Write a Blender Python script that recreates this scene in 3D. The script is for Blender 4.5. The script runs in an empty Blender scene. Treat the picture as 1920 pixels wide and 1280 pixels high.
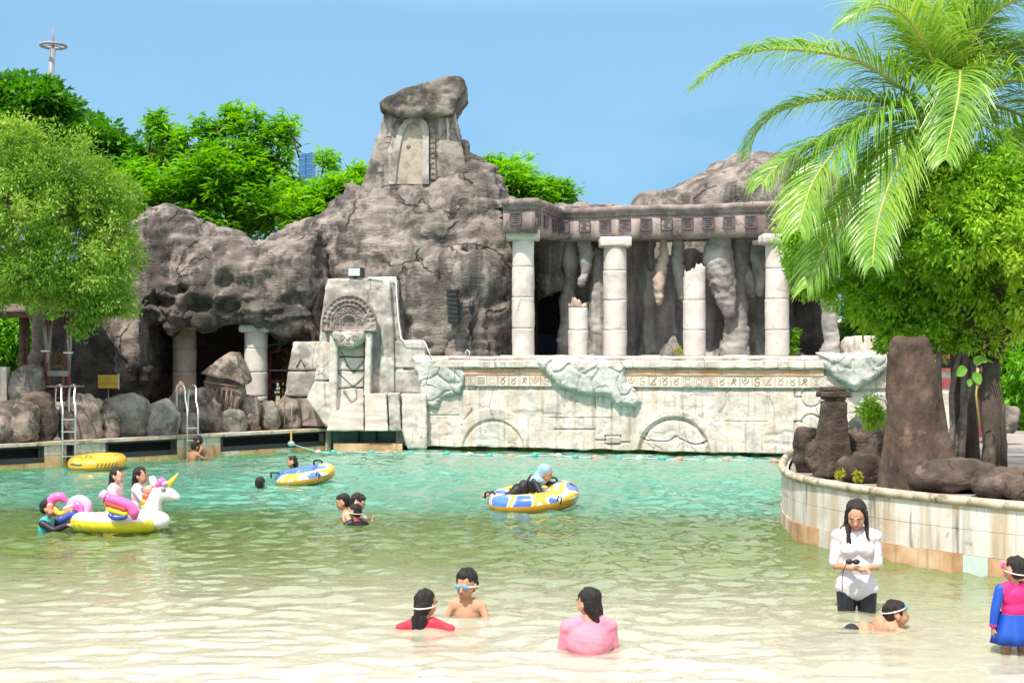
import bpy, bmesh, math, random
import numpy as np
from mathutils import Vector, Matrix, Euler
R = math.radians
random.seed(7)
RNG = np.random.default_rng(11)
SC = bpy.context.scene
COL = SC.collection

# ---------------------------------------------------------------- camera
F = 2400.0; HZ = 670.0; CH = 2.2          # focal length in photo pixels, horizon row, eye height over the water
cam_d = bpy.data.cameras.new('camera'); cam = bpy.data.objects.new('camera', cam_d); COL.objects.link(cam)
cam_d.sensor_width = 36.0; cam_d.lens = 36.0*F/1920.0
cam_d.shift_y = 30.0/1920.0
cam_d.clip_start = 0.1; cam_d.clip_end = 6000
cam.location = (0, 0, CH); cam.rotation_euler = (R(90), 0, 0)
SC.camera = cam
# ---------------------------------------------------------------- world, sun, exposure
SUN_EL = R(58); SUN_AZ = R(205)            # azimuth clockwise from +Y: behind the camera, a little left
w = bpy.data.worlds.new('World'); SC.world = w; w.use_nodes = True
nt = w.node_tree; nt.nodes.clear()
sky = nt.nodes.new('ShaderNodeTexSky'); sky.sky_type = 'NISHITA'; sky.sun_disc = False
sky.sun_elevation = SUN_EL; sky.sun_rotation = SUN_AZ
sky.air_density = 1.0; sky.dust_density = 0.2; sky.ozone_density = 2.0; sky.altitude = 0
bg = nt.nodes.new('ShaderNodeBackground'); bg.inputs['Strength'].default_value = 0.13
wo = nt.nodes.new('ShaderNodeOutputWorld')
tint = nt.nodes.new('ShaderNodeMix'); tint.data_type = 'RGBA'; tint.inputs[0].default_value = .78
nt.links.new(sky.outputs[0], tint.inputs[6]); tint.inputs[7].default_value = (1.15, 3.25, 5.35, 1)   # the flat azure of a hazy tropical noon
# bright cloud added above about fifteen degrees, mostly unseen, to whiten water glints
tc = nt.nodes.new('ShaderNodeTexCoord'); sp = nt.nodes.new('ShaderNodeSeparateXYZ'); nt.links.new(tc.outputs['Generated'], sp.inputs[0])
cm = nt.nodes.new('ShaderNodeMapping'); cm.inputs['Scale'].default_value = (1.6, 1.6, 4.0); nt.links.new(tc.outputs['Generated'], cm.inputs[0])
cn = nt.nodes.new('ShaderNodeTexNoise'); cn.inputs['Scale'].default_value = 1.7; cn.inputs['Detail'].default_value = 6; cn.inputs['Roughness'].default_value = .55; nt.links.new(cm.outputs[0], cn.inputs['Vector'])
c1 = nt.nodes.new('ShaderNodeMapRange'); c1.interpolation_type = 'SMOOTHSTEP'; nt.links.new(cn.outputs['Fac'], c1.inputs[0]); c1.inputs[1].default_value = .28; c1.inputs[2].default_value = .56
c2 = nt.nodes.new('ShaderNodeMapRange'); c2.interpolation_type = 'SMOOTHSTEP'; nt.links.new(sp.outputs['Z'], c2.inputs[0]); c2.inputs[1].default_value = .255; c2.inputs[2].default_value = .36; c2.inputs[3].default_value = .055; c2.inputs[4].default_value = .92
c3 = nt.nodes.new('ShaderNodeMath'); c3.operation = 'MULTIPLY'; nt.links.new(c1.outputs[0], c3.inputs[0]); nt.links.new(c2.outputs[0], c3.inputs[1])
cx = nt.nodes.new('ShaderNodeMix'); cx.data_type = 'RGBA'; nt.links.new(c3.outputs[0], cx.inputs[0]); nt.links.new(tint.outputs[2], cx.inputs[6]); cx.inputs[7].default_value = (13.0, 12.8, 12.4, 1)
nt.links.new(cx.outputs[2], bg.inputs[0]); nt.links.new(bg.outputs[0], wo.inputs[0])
sd = bpy.data.lights.new('sun', 'SUN'); sd.energy = 4.7; sd.angle = R(0.53); sd.color = (1.0, 0.90, 0.79)
sun = bpy.data.objects.new('sun', sd); COL.objects.link(sun)
S = Vector((math.sin(SUN_AZ)*math.cos(SUN_EL), math.cos(SUN_AZ)*math.cos(SUN_EL), math.sin(SUN_EL)))
sun.rotation_euler = S.to_track_quat('Z', 'Y').to_euler(); sun.location = (0, 0, 30)
SC.view_settings.view_transform = 'Standard'; SC.view_settings.look = 'None'
SC.view_settings.exposure = 0.30; SC.view_settings.gamma = 1.0
try: SC.view_settings.use_curve_mapping = False
except Exception: pass
SC.render.engine = 'CYCLES'
SC.cycles.use_denoising = True
SC.cycles.max_bounces = 7; SC.cycles.transparent_max_bounces = 10; SC.cycles.caustics_reflective = False; SC.cycles.caustics_refractive = False

# ---------------------------------------------------------------- helpers
def P(u, v, Y): return Vector(((u-960.0)/F*Y, Y, CH+(HZ-v)/F*Y))
def Yw(v): return F*CH/(v-HZ)               # distance of a point on the water seen at row v
def tag(o, label=None, cat=None, group=None, kind=None):
    if label: o['label'] = label
    if cat: o['category'] = cat
    if group: o['group'] = group
    if kind: o['kind'] = kind
    return o
def empty(name, loc=(0, 0, 0), rz=0, label=None, cat=None, group=None):
    o = bpy.data.objects.new(name, None); COL.objects.link(o)
    o.location = loc; o.rotation_euler = (0, 0, rz); o.empty_display_size = .1
    return tag(o, label, cat, group)
def wmat(o):
    m = Matrix.LocRotScale(o.location, o.rotation_euler, None)
    return m if o.parent is None else wmat(o.parent) @ o.matrix_parent_inverse @ m
def obj(name, me, mat=None, parent=None, world=True):
    """link a mesh; with world=True its coordinates are world ones even under a moved parent"""
    o = bpy.data.objects.new(name, me); COL.objects.link(o)
    if mat is not None:
        ms = mat if isinstance(mat, (list, tuple)) else [mat]
        if not me.materials:
            for m in ms: me.materials.append(m)
    if parent is not None:
        o.parent = parent
        if world:
            M = wmat(parent)
            o.matrix_parent_inverse = M.inverted()
    return o
def mesh_np(name, V, Fa, smooth=True):
    """V (n,3), Fa list of int arrays (k,3)/(k,4) """
    V = np.asarray(V, dtype=np.float32)
    if not isinstance(Fa, list): Fa = [Fa]
    Fa = [np.asarray(f, dtype=np.int32) for f in Fa if len(f)]
    me = bpy.data.meshes.new(name)
    me.vertices.add(len(V)); me.vertices.foreach_set('co', V.ravel())
    nl = sum(f.size for f in Fa); npoly = sum(len(f) for f in Fa)
    me.loops.add(nl); me.loops.foreach_set('vertex_index', np.concatenate([f.ravel() for f in Fa]))
    me.polygons.add(npoly)
    tot = np.concatenate([np.full(len(f), f.shape[1], dtype=np.int32) for f in Fa])
    st = np.concatenate([[0], np.cumsum(tot)[:-1]]).astype(np.int32)
    me.polygons.foreach_set('loop_start', st)
    me.polygons.foreach_set('loop_total', tot)
    if smooth: me.polygons.foreach_set('use_smooth', np.ones(npoly, dtype=bool))
    me.update(calc_edges=True); me.validate()
    return me
class MB:
    def __init__(s): s.v = []; s.f = []; s.m = []; s.sm = []
    def add(s, vs, fs, mi=0, sm=False):
        b = len(s.v); s.v += [tuple(v) for v in vs]
        for f in fs: s.f.append([b+i for i in f]); s.m.append(mi); s.sm.append(sm)
    def box(s, c, d, rot=None, mi=0):
        hx, hy, hz = d[0]/2, d[1]/2, d[2]/2
        vs = [Vector((x, y, z)) for z in (-hz, hz) for y in (-hy, hy) for x in (-hx, hx)]
        if rot is not None: vs = [rot @ v for v in vs]
        c = Vector(c)
        s.add([c+v for v in vs], [(0,2,3,1),(4,5,7,6),(0,1,5,4),(2,6,7,3),(0,4,6,2),(1,3,7,5)], mi)
        return s
    def quadbox(s, a, b, c, d, off, mi=0):
        """prism from four corners, extruded by vector off"""
        q = [Vector(a), Vector(b), Vector(c), Vector(d)]; o = Vector(off)
        s.add(q+[p+o for p in q], [(0,1,2,3),(7,6,5,4),(0,4,5,1),(1,5,6,2),(2,6,7,3),(3,7,4,0)], mi)
        return s
    def tube(s, pts, rad, n=8, mi=0, closed=False, cap=True):
        pts = [Vector(p) for p in pts]; N = len(pts)
        if not hasattr(rad, '__len__'): rad = [rad]*N
        up = None; rings = []
        for i, p in enumerate(pts):
            a = pts[(i-1) % N] if (i > 0 or closed) else p; b = pts[(i+1) % N] if (i < N-1 or closed) else p
            t = (b-a).normalized() if (b-a).length > 1e-9 else Vector((0,0,1))
            if up is None: up = t.orthogonal().normalized()
            up = up - t*up.dot(t)
            if up.length < 1e-6: up = t.orthogonal()
            up.normalize(); w2 = t.cross(up)
            rings.append([p+(up*math.cos(k*2*math.pi/n)+w2*math.sin(k*2*math.pi/n))*rad[i] for k in range(n)])
        fs = []
        M = N if closed else N-1
        for i in range(M):
            for k in range(n):
                a = i*n+k; b = i*n+(k+1) % n; j = (i+1) % N
                fs.append((a, b, j*n+(k+1) % n, j*n+k))
        vs = [v for r_ in rings for v in r_]
        if cap and not closed:
            fs.append(tuple(range(n))[::-1]); fs.append(tuple((N-1)*n+k for k in range(n)))
        s.add(vs, fs, mi, True); return s
    def sphere(s, c, r, n=8, m=6, rot=None, mi=0):
        if not hasattr(r, '__len__'): r = (r, r, r)
        c = Vector(c); vs = []
        for i in range(1, m):
            th = math.pi*i/m
            for k in range(n):
                ph = 2*math.pi*k/n
                v = Vector((r[0]*math.sin(th)*math.cos(ph), r[1]*math.sin(th)*math.sin(ph), r[2]*math.cos(th)))
                vs.append(c+(rot @ v if rot is not None else v))
        a = Vector((0,0,r[2])); b = -a
        if rot is not None: a = rot @ a; b = rot @ b
        vs += [c+a, c+b]; T = (m-1)*n; fs = []
        for k in range(n):
            k2 = (k+1) % n
            fs.append((T, k, k2)); fs.append((T+1, (m-2)*n+k2, (m-2)*n+k))
            for i in range(m-2): fs.append((i*n+k, (i+1)*n+k, (i+1)*n+k2, i*n+k2))
        s.add(vs, fs, mi, True); return s
    def lathe(s, prof, c, n=24, mi=0, sx=1, sy=1, sm=True):
        c = Vector(c); vs = []; fs = []
        for (r, z) in prof:
            for k in range(n):
                a = 2*math.pi*k/n; vs.append(c+Vector((r*math.cos(a)*sx, r*math.sin(a)*sy, z)))
        for i in range(len(prof)-1):
            for k in range(n):
                k2 = (k+1) % n; fs.append((i*n+k, i*n+k2, (i+1)*n+k2, (i+1)*n+k))
        fs.append(tuple(range(n))[::-1]); fs.append(tuple((len(prof)-1)*n+k for k in range(n)))
        s.add(vs, fs, mi, sm); return s
    def mesh(s, name='mesh'):
        me = bpy.data.meshes.new(name); me.from_pydata(s.v, [], s.f)
        me.polygons.foreach_set('material_index', s.m); me.polygons.foreach_set('use_smooth', s.sm)
        me.update(); return me
    def build(s, name, mat, parent=None, world=True):
        return obj(name, s.mesh(name), mat, parent, world)
def copy_part(src, parent):
    c = src.copy(); COL.objects.link(c); c.parent = parent; return c
def copy_tree(o, parent=None):
    c = o.copy(); COL.objects.link(c)
    if parent is not None: c.parent = parent
    for ch in list(o.children): copy_tree(ch, c)
    return c

# ---- numpy noise
def _h(i, j, k, seed):
    n = (i.astype(np.int64)*73856093) ^ (j.astype(np.int64)*19349663) ^ (k.astype(np.int64)*83492791) ^ (seed*2654435761)
    n = (n ^ (n >> 13)) * 1274126177 & 0xffffffff
    n = (n ^ (n >> 16)) * 2246822519 & 0xffffffff
    return ((n ^ (n >> 15)) & 0xffffff) / float(0xffffff)
def vnoise(p, seed=0):
    p = np.asarray(p, dtype=np.float64)
    i = np.floor(p); f = p-i; i = i.astype(np.int64); f = f*f*f*(f*(f*6-15)+10)
    r = 0
    for dx in (0, 1):
        for dy in (0, 1):
            for dz in (0, 1):
                w_ = (f[:,0] if dx else 1-f[:,0])*(f[:,1] if dy else 1-f[:,1])*(f[:,2] if dz else 1-f[:,2])
                r = r + w_*_h(i[:,0]+dx, i[:,1]+dy, i[:,2]+dz, seed)
    return r*2-1
def fbm(p, oct=4, seed=0, gain=.5):
    a = 1; r = 0; t = 0; p = np.asarray(p, dtype=np.float64)
    for o in range(oct):
        r = r + a*vnoise(p*(2.03**o)+o*7.3, seed+o); t += a; a *= gain
    return r/t*1.6
def worley(p, seed=0):
    p = np.asarray(p, dtype=np.float64); i = np.floor(p).astype(np.int64); f1 = np.full(len(p), 9.); f2 = np.full(len(p), 9.)
    for dx in (-1, 0, 1):
        for dy in (-1, 0, 1):
            for dz in (-1, 0, 1):
                a, b, c = i[:,0]+dx, i[:,1]+dy, i[:,2]+dz
                q = np.stack([a+_h(a, b, c, seed+1), b+_h(a, b, c, seed+2), c+_h(a, b, c, seed+3)], 1)
                d = np.sqrt(((p-q)**2).sum(1))
                m = d < f1; f2 = np.where(m, f1, np.minimum(f2, d)); f1 = np.where(m, d, f1)
    return f1, f2
def get_np(me):
    n = len(me.vertices); V = np.empty(n*3, dtype=np.float32); me.vertices.foreach_get('co', V)
    N = np.empty(n*3, dtype=np.float32); me.vertex_normals.foreach_get('vector', N)
    return V.reshape(-1, 3).astype(np.float64), N.reshape(-1, 3).astype(np.float64)
def set_np(me, V):
    me.vertices.foreach_set('co', V.astype(np.float32).ravel()); me.update()
def remesh(me, voxel, smooth=4, factor=.5):
    o = bpy.data.objects.new('tmp', me); COL.objects.link(o)
    m = o.modifiers.new('r', 'REMESH'); m.mode = 'VOXEL'; m.voxel_size = voxel; m.use_smooth_shade = True
    if smooth: s_ = o.modifiers.new('s', 'SMOOTH'); s_.factor = factor; s_.iterations = smooth
    dg = bpy.context.evaluated_depsgraph_get(); dg.update()
    ev = o.evaluated_get(dg); out = bpy.data.meshes.new_from_object(ev)
    bpy.data.objects.remove(o); bpy.data.meshes.remove(me)
    out.polygons.foreach_set('use_smooth', np.ones(len(out.polygons), dtype=bool)); out.materials.clear()
    return out
def spl(keys, x):
    """smooth monotone-ish interpolation of (x, val...) keys"""
    k = np.array(keys, dtype=float); x = np.clip(x, k[0,0], k[-1,0])
    return np.stack([np.interp(x, k[:,0], k[:,c]) for c in range(1, k.shape[1])], -1)

# ---- materials
def _n(nt, t, **kw):
    n = nt.nodes.new(t)
    for k, v in kw.items(): setattr(n, k, v)
    return n
def mat(name, stops, scale=2.0, detail=6, rough=.85, bump=.3, bscale=None, stretch=(1,1,1), bdist=.02, dirt=None, streak=None,
        cracks=None, spec=.3, rseed=0.0, metallic=0, coord='pos', sheen=0, coat=0, bdetail=8):
    """stops [(pos,(r,g,b))]; dirt=(scale, lo, hi, colour, amount); streak=(hscale, colour, amount) vertical runs; cracks=(scale, depth)"""
    m = bpy.data.materials.new(name); m.use_nodes = True; t = m.node_tree; b = t.nodes['Principled BSDF']; L = t.links.new
    if coord == 'pos': src = _n(t, 'ShaderNodeNewGeometry').outputs['Position']
    else: src = _n(t, 'ShaderNodeTexCoord').outputs['Object']
    mp = _n(t, 'ShaderNodeMapping'); L(src, mp.inputs[0]); mp.inputs['Scale'].default_value = stretch; mp.inputs['Location'].default_value = (rseed, rseed*1.7, rseed*.3)
    no = _n(t, 'ShaderNodeTexNoise'); no.inputs['Scale'].default_value = scale; no.inputs['Detail'].default_value = detail; no.inputs['Roughness'].default_value = .62
    L(mp.outputs[0], no.inputs['Vector'])
    cr = _n(t, 'ShaderNodeValToRGB'); e = cr.color_ramp.elements
    while len(e) < len(stops): e.new(.5)
    for i, (p_, c_) in enumerate(stops): e[i].position = p_; e[i].color = (*c_, 1)
    L(no.outputs['Fac'], cr.inputs[0]); col = cr.outputs[0]
    def mixin(fac, c_, col):
        mx = _n(t, 'ShaderNodeMix', data_type='RGBA'); L(fac, mx.inputs[0]); L(col, mx.inputs[6]); mx.inputs[7].default_value = (*c_, 1); return mx.outputs[2]
    def ramp(s_, lo, hi, amt):
        mr = _n(t, 'ShaderNodeMapRange'); L(s_, mr.inputs[0]); mr.inputs[1].default_value = lo; mr.inputs[2].default_value = hi; mr.inputs[3].default_value = 0; mr.inputs[4].default_value = amt; return mr.outputs[0]
    for k, d_ in enumerate(dirt or []):
        sc_, lo, hi, c_, amt = d_
        n2 = _n(t, 'ShaderNodeTexNoise'); n2.inputs['Scale'].default_value = sc_; n2.inputs['Detail'].default_value = 7; n2.inputs['Roughness'].default_value = .68
        mp2 = _n(t, 'ShaderNodeMapping'); L(src, mp2.inputs[0]); mp2.inputs['Location'].default_value = (3.1*k+rseed, 5.7, 1.3*k); L(mp2.outputs[0], n2.inputs['Vector'])
        col = mixin(ramp(n2.outputs['Fac'], lo, hi, amt), c_, col)
    if streak:
        for (hs, c_, amt, lo, hi) in streak:
            n3 = _n(t, 'ShaderNodeTexNoise'); n3.inputs['Scale'].default_value = 1; n3.inputs['Detail'].default_value = 4
            mp3 = _n(t, 'ShaderNodeMapping'); L(src, mp3.inputs[0]); mp3.inputs['Scale'].default_value = (hs, hs, hs*.07); L(mp3.outputs[0], n3.inputs['Vector'])
            col = mixin(ramp(n3.outputs['Fac'], lo, hi, amt), c_, col)
    h = _n(t, 'ShaderNodeTexNoise'); h.inputs['Scale'].default_value = bscale or scale*6; h.inputs['Detail'].default_value = bdetail; h.inputs['Roughness'].default_value = .65
    L(mp.outputs[0], h.inputs['Vector']); hh = h.outputs['Fac']
    if cracks:
        vo = _n(t, 'ShaderNodeTexVoronoi', feature='DISTANCE_TO_EDGE'); vo.inputs['Scale'].default_value = cracks[0]
        wn = _n(t, 'ShaderNodeTexNoise'); wn.inputs['Scale'].default_value = cracks[0]*1.5; wn.inputs['Detail'].default_value = 4
        L(src, wn.inputs['Vector'])
        va = _n(t, 'ShaderNodeVectorMath', operation='MULTIPLY_ADD'); L(wn.outputs['Color'], va.inputs[0]); va.inputs[1].default_value = (.7/cracks[0],)*3; L(src, va.inputs[2])
        L(va.outputs[0], vo.inputs['Vector'])
        cf = ramp(vo.outputs['Distance'], 0, cracks[2] if len(cracks) > 2 else .03, 1)
        inv = _n(t, 'ShaderNodeMath', operation='SUBTRACT'); inv.inputs[0].default_value = 1; L(cf, inv.inputs[1])
        # break the network up so only some cracks show
        mk = ramp(wn.outputs['Fac'], .5, .58, 1)
        mm = _n(t, 'ShaderNodeMath', operation='MULTIPLY'); L(inv.outputs[0], mm.inputs[0]); L(mk, mm.inputs[1])
        m3 = _n(t, 'ShaderNodeMath', operation='MULTIPLY'); L(mm.outputs[0], m3.inputs[0]); m3.inputs[1].default_value = .75
        col = mixin(m3.outputs[0], (.07, .06, .055), col)
        ad = _n(t, 'ShaderNodeMath', operation='SUBTRACT'); L(hh, ad.inputs[0])
        m4 = _n(t, 'ShaderNodeMath', operation='MULTIPLY'); L(mm.outputs[0], m4.inputs[0]); m4.inputs[1].default_value = cracks[1]; L(m4.outputs[0], ad.inputs[1]); hh = ad.outputs[0]
    if bump:
        bp = _n(t, 'ShaderNodeBump'); bp.inputs['Strength'].default_value = bump; bp.inputs['Distance'].default_value = bdist
        L(hh, bp.inputs['Height']); L(bp.outputs[0], b.inputs['Normal'])
    L(col, b.inputs['Base Color']); b.inputs['Roughness'].default_value = rough; b.inputs['Specular IOR Level'].default_value = spec
    b.inputs['Metallic'].default_value = metallic; b.inputs['Coat Weight'].default_value = coat
    return m
def flat(name, c, rough=.5, spec=.4, metallic=0, var=.06, scale=9, bump=.06, coat=0, coord='pos'):
    a = tuple(max(0, x*(1-var)) for x in c); b = tuple(min(1, x*(1+var)) for x in c)
    return mat(name, [(.35, a), (.65, b)], scale=scale, rough=rough, spec=spec, metallic=metallic, bump=bump, bdist=.005, coat=coat, coord=coord)
def leafmat(name, cols, trans=.35, rough=.45, spec=.35):
    m = bpy.data.materials.new(name); m.use_nodes = True; t = m.node_tree; b = t.nodes['Principled BSDF']; L = t.links.new
    g = _n(t, 'ShaderNodeNewGeometry'); cr = _n(t, 'ShaderNodeValToRGB'); e = cr.color_ramp.elements
    while len(e) < len(cols): e.new(.5)
    for i, c_ in enumerate(cols): e[i].position = i/(len(cols)-1); e[i].color = (*c_, 1)
    no = _n(t, 'ShaderNodeTexNoise'); no.inputs['Scale'].default_value = .9; no.inputs['Detail'].default_value = 2; L(g.outputs['Position'], no.inputs['Vector'])
    a = _n(t, 'ShaderNodeMath', operation='MULTIPLY_ADD'); L(g.outputs['Random Per Island'], a.inputs[0]); a.inputs[1].default_value = .6
    s_ = _n(t, 'ShaderNodeMath', operation='MULTIPLY_ADD'); L(no.outputs['Fac'], s_.inputs[0]); s_.inputs[1].default_value = 1.6; s_.inputs[2].default_value = -.6; L(s_.outputs[0], a.inputs[2])
    L(a.outputs[0], cr.inputs[0]); L(cr.outputs[0], b.inputs['Base Color']); b.inputs['Roughness'].default_value = rough; b.inputs['Specular IOR Level'].default_value = spec
    tr = _n(t, 'ShaderNodeBsdfTranslucent'); hs = _n(t, 'ShaderNodeHueSaturation'); hs.inputs['Value'].default_value = 1.5; hs.inputs['Saturation'].default_value = 1.1; hs.inputs['Hue'].default_value = .485
    L(cr.outputs[0], hs.inputs['Color']); L(hs.outputs[0], tr.inputs[0])
    mx = _n(t, 'ShaderNodeMixShader'); mx.inputs[0].default_value = trans; L(b.outputs[0], mx.inputs[1]); L(tr.outputs[0], mx.inputs[2])
    L(mx.outputs[0], t.nodes['Material Output'].inputs[0]); return m

M = {}
M['rock'] = mat('rock', [(.28, (.12,.106,.098)), (.46, (.24,.208,.190)), (.62, (.34,.297,.272)), (.8, (.45,.40,.37))], scale=.8, rough=.92, bump=1.0, bscale=6, stretch=(.8,.8,2.6), bdist=.08,
    dirt=[(1.3, .49, .57, (.07,.062,.056), .8), (.5, .54, .62, (.12,.108,.095), .7), (3.2, .58, .70, (.40,.35,.32), .5)], streak=[(1.5, (.075,.07,.065), .8, .50, .60), (3.5, (.38,.35,.33), .45, .56, .66)], cracks=(.55, 1.2, .025), spec=.2)
M['rock_grey'] = mat('rock_grey', [(.28, (.09,.08,.074)), (.5, (.22,.185,.17)), (.72, (.37,.32,.295))], scale=1.0, rough=.93, bump=1.0, bscale=7, stretch=(.8,.8,2.4), bdist=.07,
    dirt=[(1.3, .49, .58, (.05,.047,.044), .8), (2.6, .58, .7, (.36,.32,.29), .5)], streak=[(1.7, (.055,.052,.048), .75, .50, .60), (3.5, (.36,.34,.32), .4, .57, .66)], cracks=(.7, 1.2, .02), spec=.2)
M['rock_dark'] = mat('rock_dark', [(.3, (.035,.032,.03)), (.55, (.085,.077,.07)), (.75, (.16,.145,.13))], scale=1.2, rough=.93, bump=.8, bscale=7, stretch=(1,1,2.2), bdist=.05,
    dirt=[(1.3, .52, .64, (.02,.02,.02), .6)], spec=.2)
M['boulder'] = mat('boulder', [(.3, (.11,.085,.072)), (.5, (.26,.205,.172)), (.7, (.40,.325,.28))], scale=2.2, rough=.9, bump=.8, bscale=16, bdist=.03,
    dirt=[(1.8, .47, .56, (.045,.04,.034), .85), (2.5, .6, .7, (.30,.19,.15), .6), (5, .58, .66, (.45,.42,.39), .4)], spec=.2)
M['boulder_red'] = mat('boulder_red', [(.3, (.038,.029,.025)), (.5, (.10,.073,.06)), (.72, (.21,.16,.135))], scale=2.4, rough=.88, bump=.9, bscale=14, bdist=.035, stretch=(1,1,1.8),
    dirt=[(1.4, .5, .62, (.035,.028,.024), .75), (3.0, .6, .7, (.30,.22,.18), .5)], cracks=(1.6, 1.0, .018), spec=.25)
M['stump'] = mat('stump', [(.3, (.035,.024,.02)), (.5, (.09,.062,.05)), (.72, (.18,.125,.095))], scale=2.6, rough=.9, bump=1, bscale=26, bdist=.025, stretch=(1,1,.55),
    dirt=[(2.2, .6, .72, (.34,.20,.14), .75), (1.4, .52, .64, (.025,.02,.017), .7)], spec=.2)
M['plaster'] = mat('plaster', [(.3, (.46,.405,.355)), (.5, (.65,.585,.53)), (.7, (.72,.665,.62))], scale=1.6, rough=.88, bump=.6, bscale=14, bdist=.025,
    dirt=[(1.2, .53, .64, (.54,.40,.29), .5), (2.8, .50, .66, (.36,.345,.33), .75), (7, .58, .70, (.16,.15,.13), .7)], streak=[(4, (.50,.36,.25), .5, .57, .67), (9, (.22,.20,.16), .6, .56, .70)], cracks=(.8, .6, .010), spec=.2)
M['totem'] = mat('totem', [(.3, (.33,.30,.265)), (.5, (.53,.485,.445)), (.7, (.66,.62,.58))], scale=1.5, rough=.9, bump=.5, bscale=12, bdist=.02,
    dirt=[(1.2, .49, .60, (.19,.18,.17), .75), (2.2, .62, .74, (.52,.36,.26), .5), (6, .58, .7, (.14,.135,.13), .6)], streak=[(4, (.17,.165,.16), .65, .5, .7)], cracks=(.7, .6, .010), spec=.2)
M['teal_rock'] = mat('teal_rock', [(.3, (.27,.28,.265)), (.5, (.48,.485,.46)), (.7, (.64,.62,.59))], scale=1.8, rough=.9, bump=.7, bscale=12, bdist=.03,
    dirt=[(1.6, .54, .66, (.15,.20,.19), .7), (5, .6, .72, (.60,.58,.55), .5)], cracks=(1.9, 1.3, .022), spec=.2)
M['orange_band'] = mat('orange_band', [(.3, (.50,.22,.12)), (.5, (.60,.36,.24)), (.7, (.68,.50,.38))], scale=2.5, rough=.85, bump=.4, bscale=14, dirt=[(3, .56, .68, (.30,.18,.12), .6)], spec=.2)
M['tile_relief'] = mat('tile_relief', [(.3, (.50,.38,.29)), (.5, (.66,.58,.50)), (.7, (.70,.66,.62))], scale=1.7, rough=.85, bump=.4, bscale=18, dirt=[(2.2, .54, .66, (.55,.30,.20), .45)], spec=.2)
M['glyph'] = mat('glyph', [(.3, (.26,.13,.09)), (.7, (.44,.25,.18))], scale=3, rough=.85, bump=.2)
M['glyph_faint'] = mat('glyph_faint', [(.3, (.38,.28,.22)), (.7, (.52,.42,.34))], scale=3, rough=.85, bump=.2)
M['column'] = mat('column', [(.3, (.46,.40,.36)), (.5, (.62,.57,.53)), (.7, (.68,.645,.61))], scale=1.6, rough=.85, bump=.4, bscale=14, bdist=.015,
    dirt=[(2.6, .6, .72, (.42,.32,.26), .5), (5, .62, .72, (.25,.22,.2), .5)], cracks=(1.3, .7, .012), spec=.25)
M['column_tan'] = mat('column_tan', [(.3, (.30,.22,.17)), (.5, (.46,.37,.30)), (.7, (.56,.48,.41))], scale=1.8, rough=.88, bump=.4, bscale=14, dirt=[(2.6, .55, .7, (.17,.12,.09), .6)], cracks=(1.3, .7, .012))
M['entab'] = mat('entab', [(.3, (.15,.115,.11)), (.5, (.27,.215,.205)), (.7, (.42,.355,.335))], scale=1.3, rough=.9, bump=.6, bscale=12, bdist=.02,
    dirt=[(1.6, .53, .66, (.09,.078,.075), .65), (3, .6, .72, (.50,.46,.43), .6)], streak=[(4.5, (.48,.43,.40), .5, .52, .72)], cracks=(.8, .8, .014), spec=.2)
M['tower_stone'] = mat('tower_stone', [(.3, (.17,.145,.13)), (.5, (.31,.27,.245)), (.7, (.44,.40,.37))], scale=1.6, rough=.9, bump=.8, bscale=12, bdist=.03, dirt=[(1.6, .50, .60, (.085,.078,.07), .8)], streak=[(2.6, (.09,.085,.078), .65, .52, .64), (4, (.52,.49,.46), .5, .56, .66)], cracks=(.9, 1, .014), spec=.2)
M['cap_stone'] = mat('cap_stone', [(.3, (.10,.09,.078)), (.5, (.22,.195,.175)), (.7, (.36,.32,.29))], scale=1.5, rough=.92, bump=1, bscale=9, bdist=.05, dirt=[(1.4, .47, .57, (.045,.045,.04), .85), (3, .58, .68, (.36,.25,.2), .5)], streak=[(2.2, (.05,.05,.045), .6, .52, .62)], spec=.2)
M['medal'] = mat('medal', [(.3, (.07,.06,.065)), (.6, (.15,.125,.13)), (.8, (.24,.205,.205))], scale=3, rough=.85, bump=.6, bscale=20)
M['cave'] = mat('cave', [(.3, (.17,.16,.15)), (.5, (.33,.315,.30)), (.7, (.50,.485,.465))], scale=1.2, rough=.92, bump=.5, bscale=8, bdist=.03,
    dirt=[(1.2, .52, .66, (.09,.085,.08), .75), (2.5, .6, .75, (.40,.31,.23), .5)], streak=[(3.0, (.08,.078,.075), .75, .47, .66), (5.5, (.55,.53,.5), .5, .56, .72)], spec=.15)
M['stalac'] = mat('stalac', [(.3, (.20,.187,.175)), (.5, (.34,.325,.31)), (.7, (.48,.46,.445))], scale=1.6, rough=.9, bump=.6, bscale=10, bdist=.03, dirt=[(1.8, .55, .7, (.16,.15,.14), .65)], spec=.15)
M['poolwall'] = mat('poolwall', [(.3, (.34,.29,.23)), (.5, (.52,.47,.40)), (.7, (.62,.58,.52))], scale=2.2, rough=.75, bump=.3, bscale=20, bdist=.01, dirt=[(1.6, .52, .66, (.42,.27,.14), .6), (5, .6, .72, (.16,.14,.10), .6)],
    streak=[(9, (.17,.15,.11), .6, .55, .72)], spec=.3)
M['tile_pale'] = mat('tile_pale', [(.3, (.50,.45,.39)), (.5, (.64,.60,.55)), (.7, (.70,.69,.66))], scale=1.5, rough=.7, bump=.25, bscale=20, bdist=.008, dirt=[(1.5, .53, .64, (.56,.38,.22), .65), (6, .60, .69, (.20,.18,.14), .7)],
    streak=[(5, (.48,.36,.22), .7, .50, .62), (12, (.13,.11,.08), .7, .56, .68), (9, (.30,.26,.20), .5, .55, .7)], spec=.35)
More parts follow.
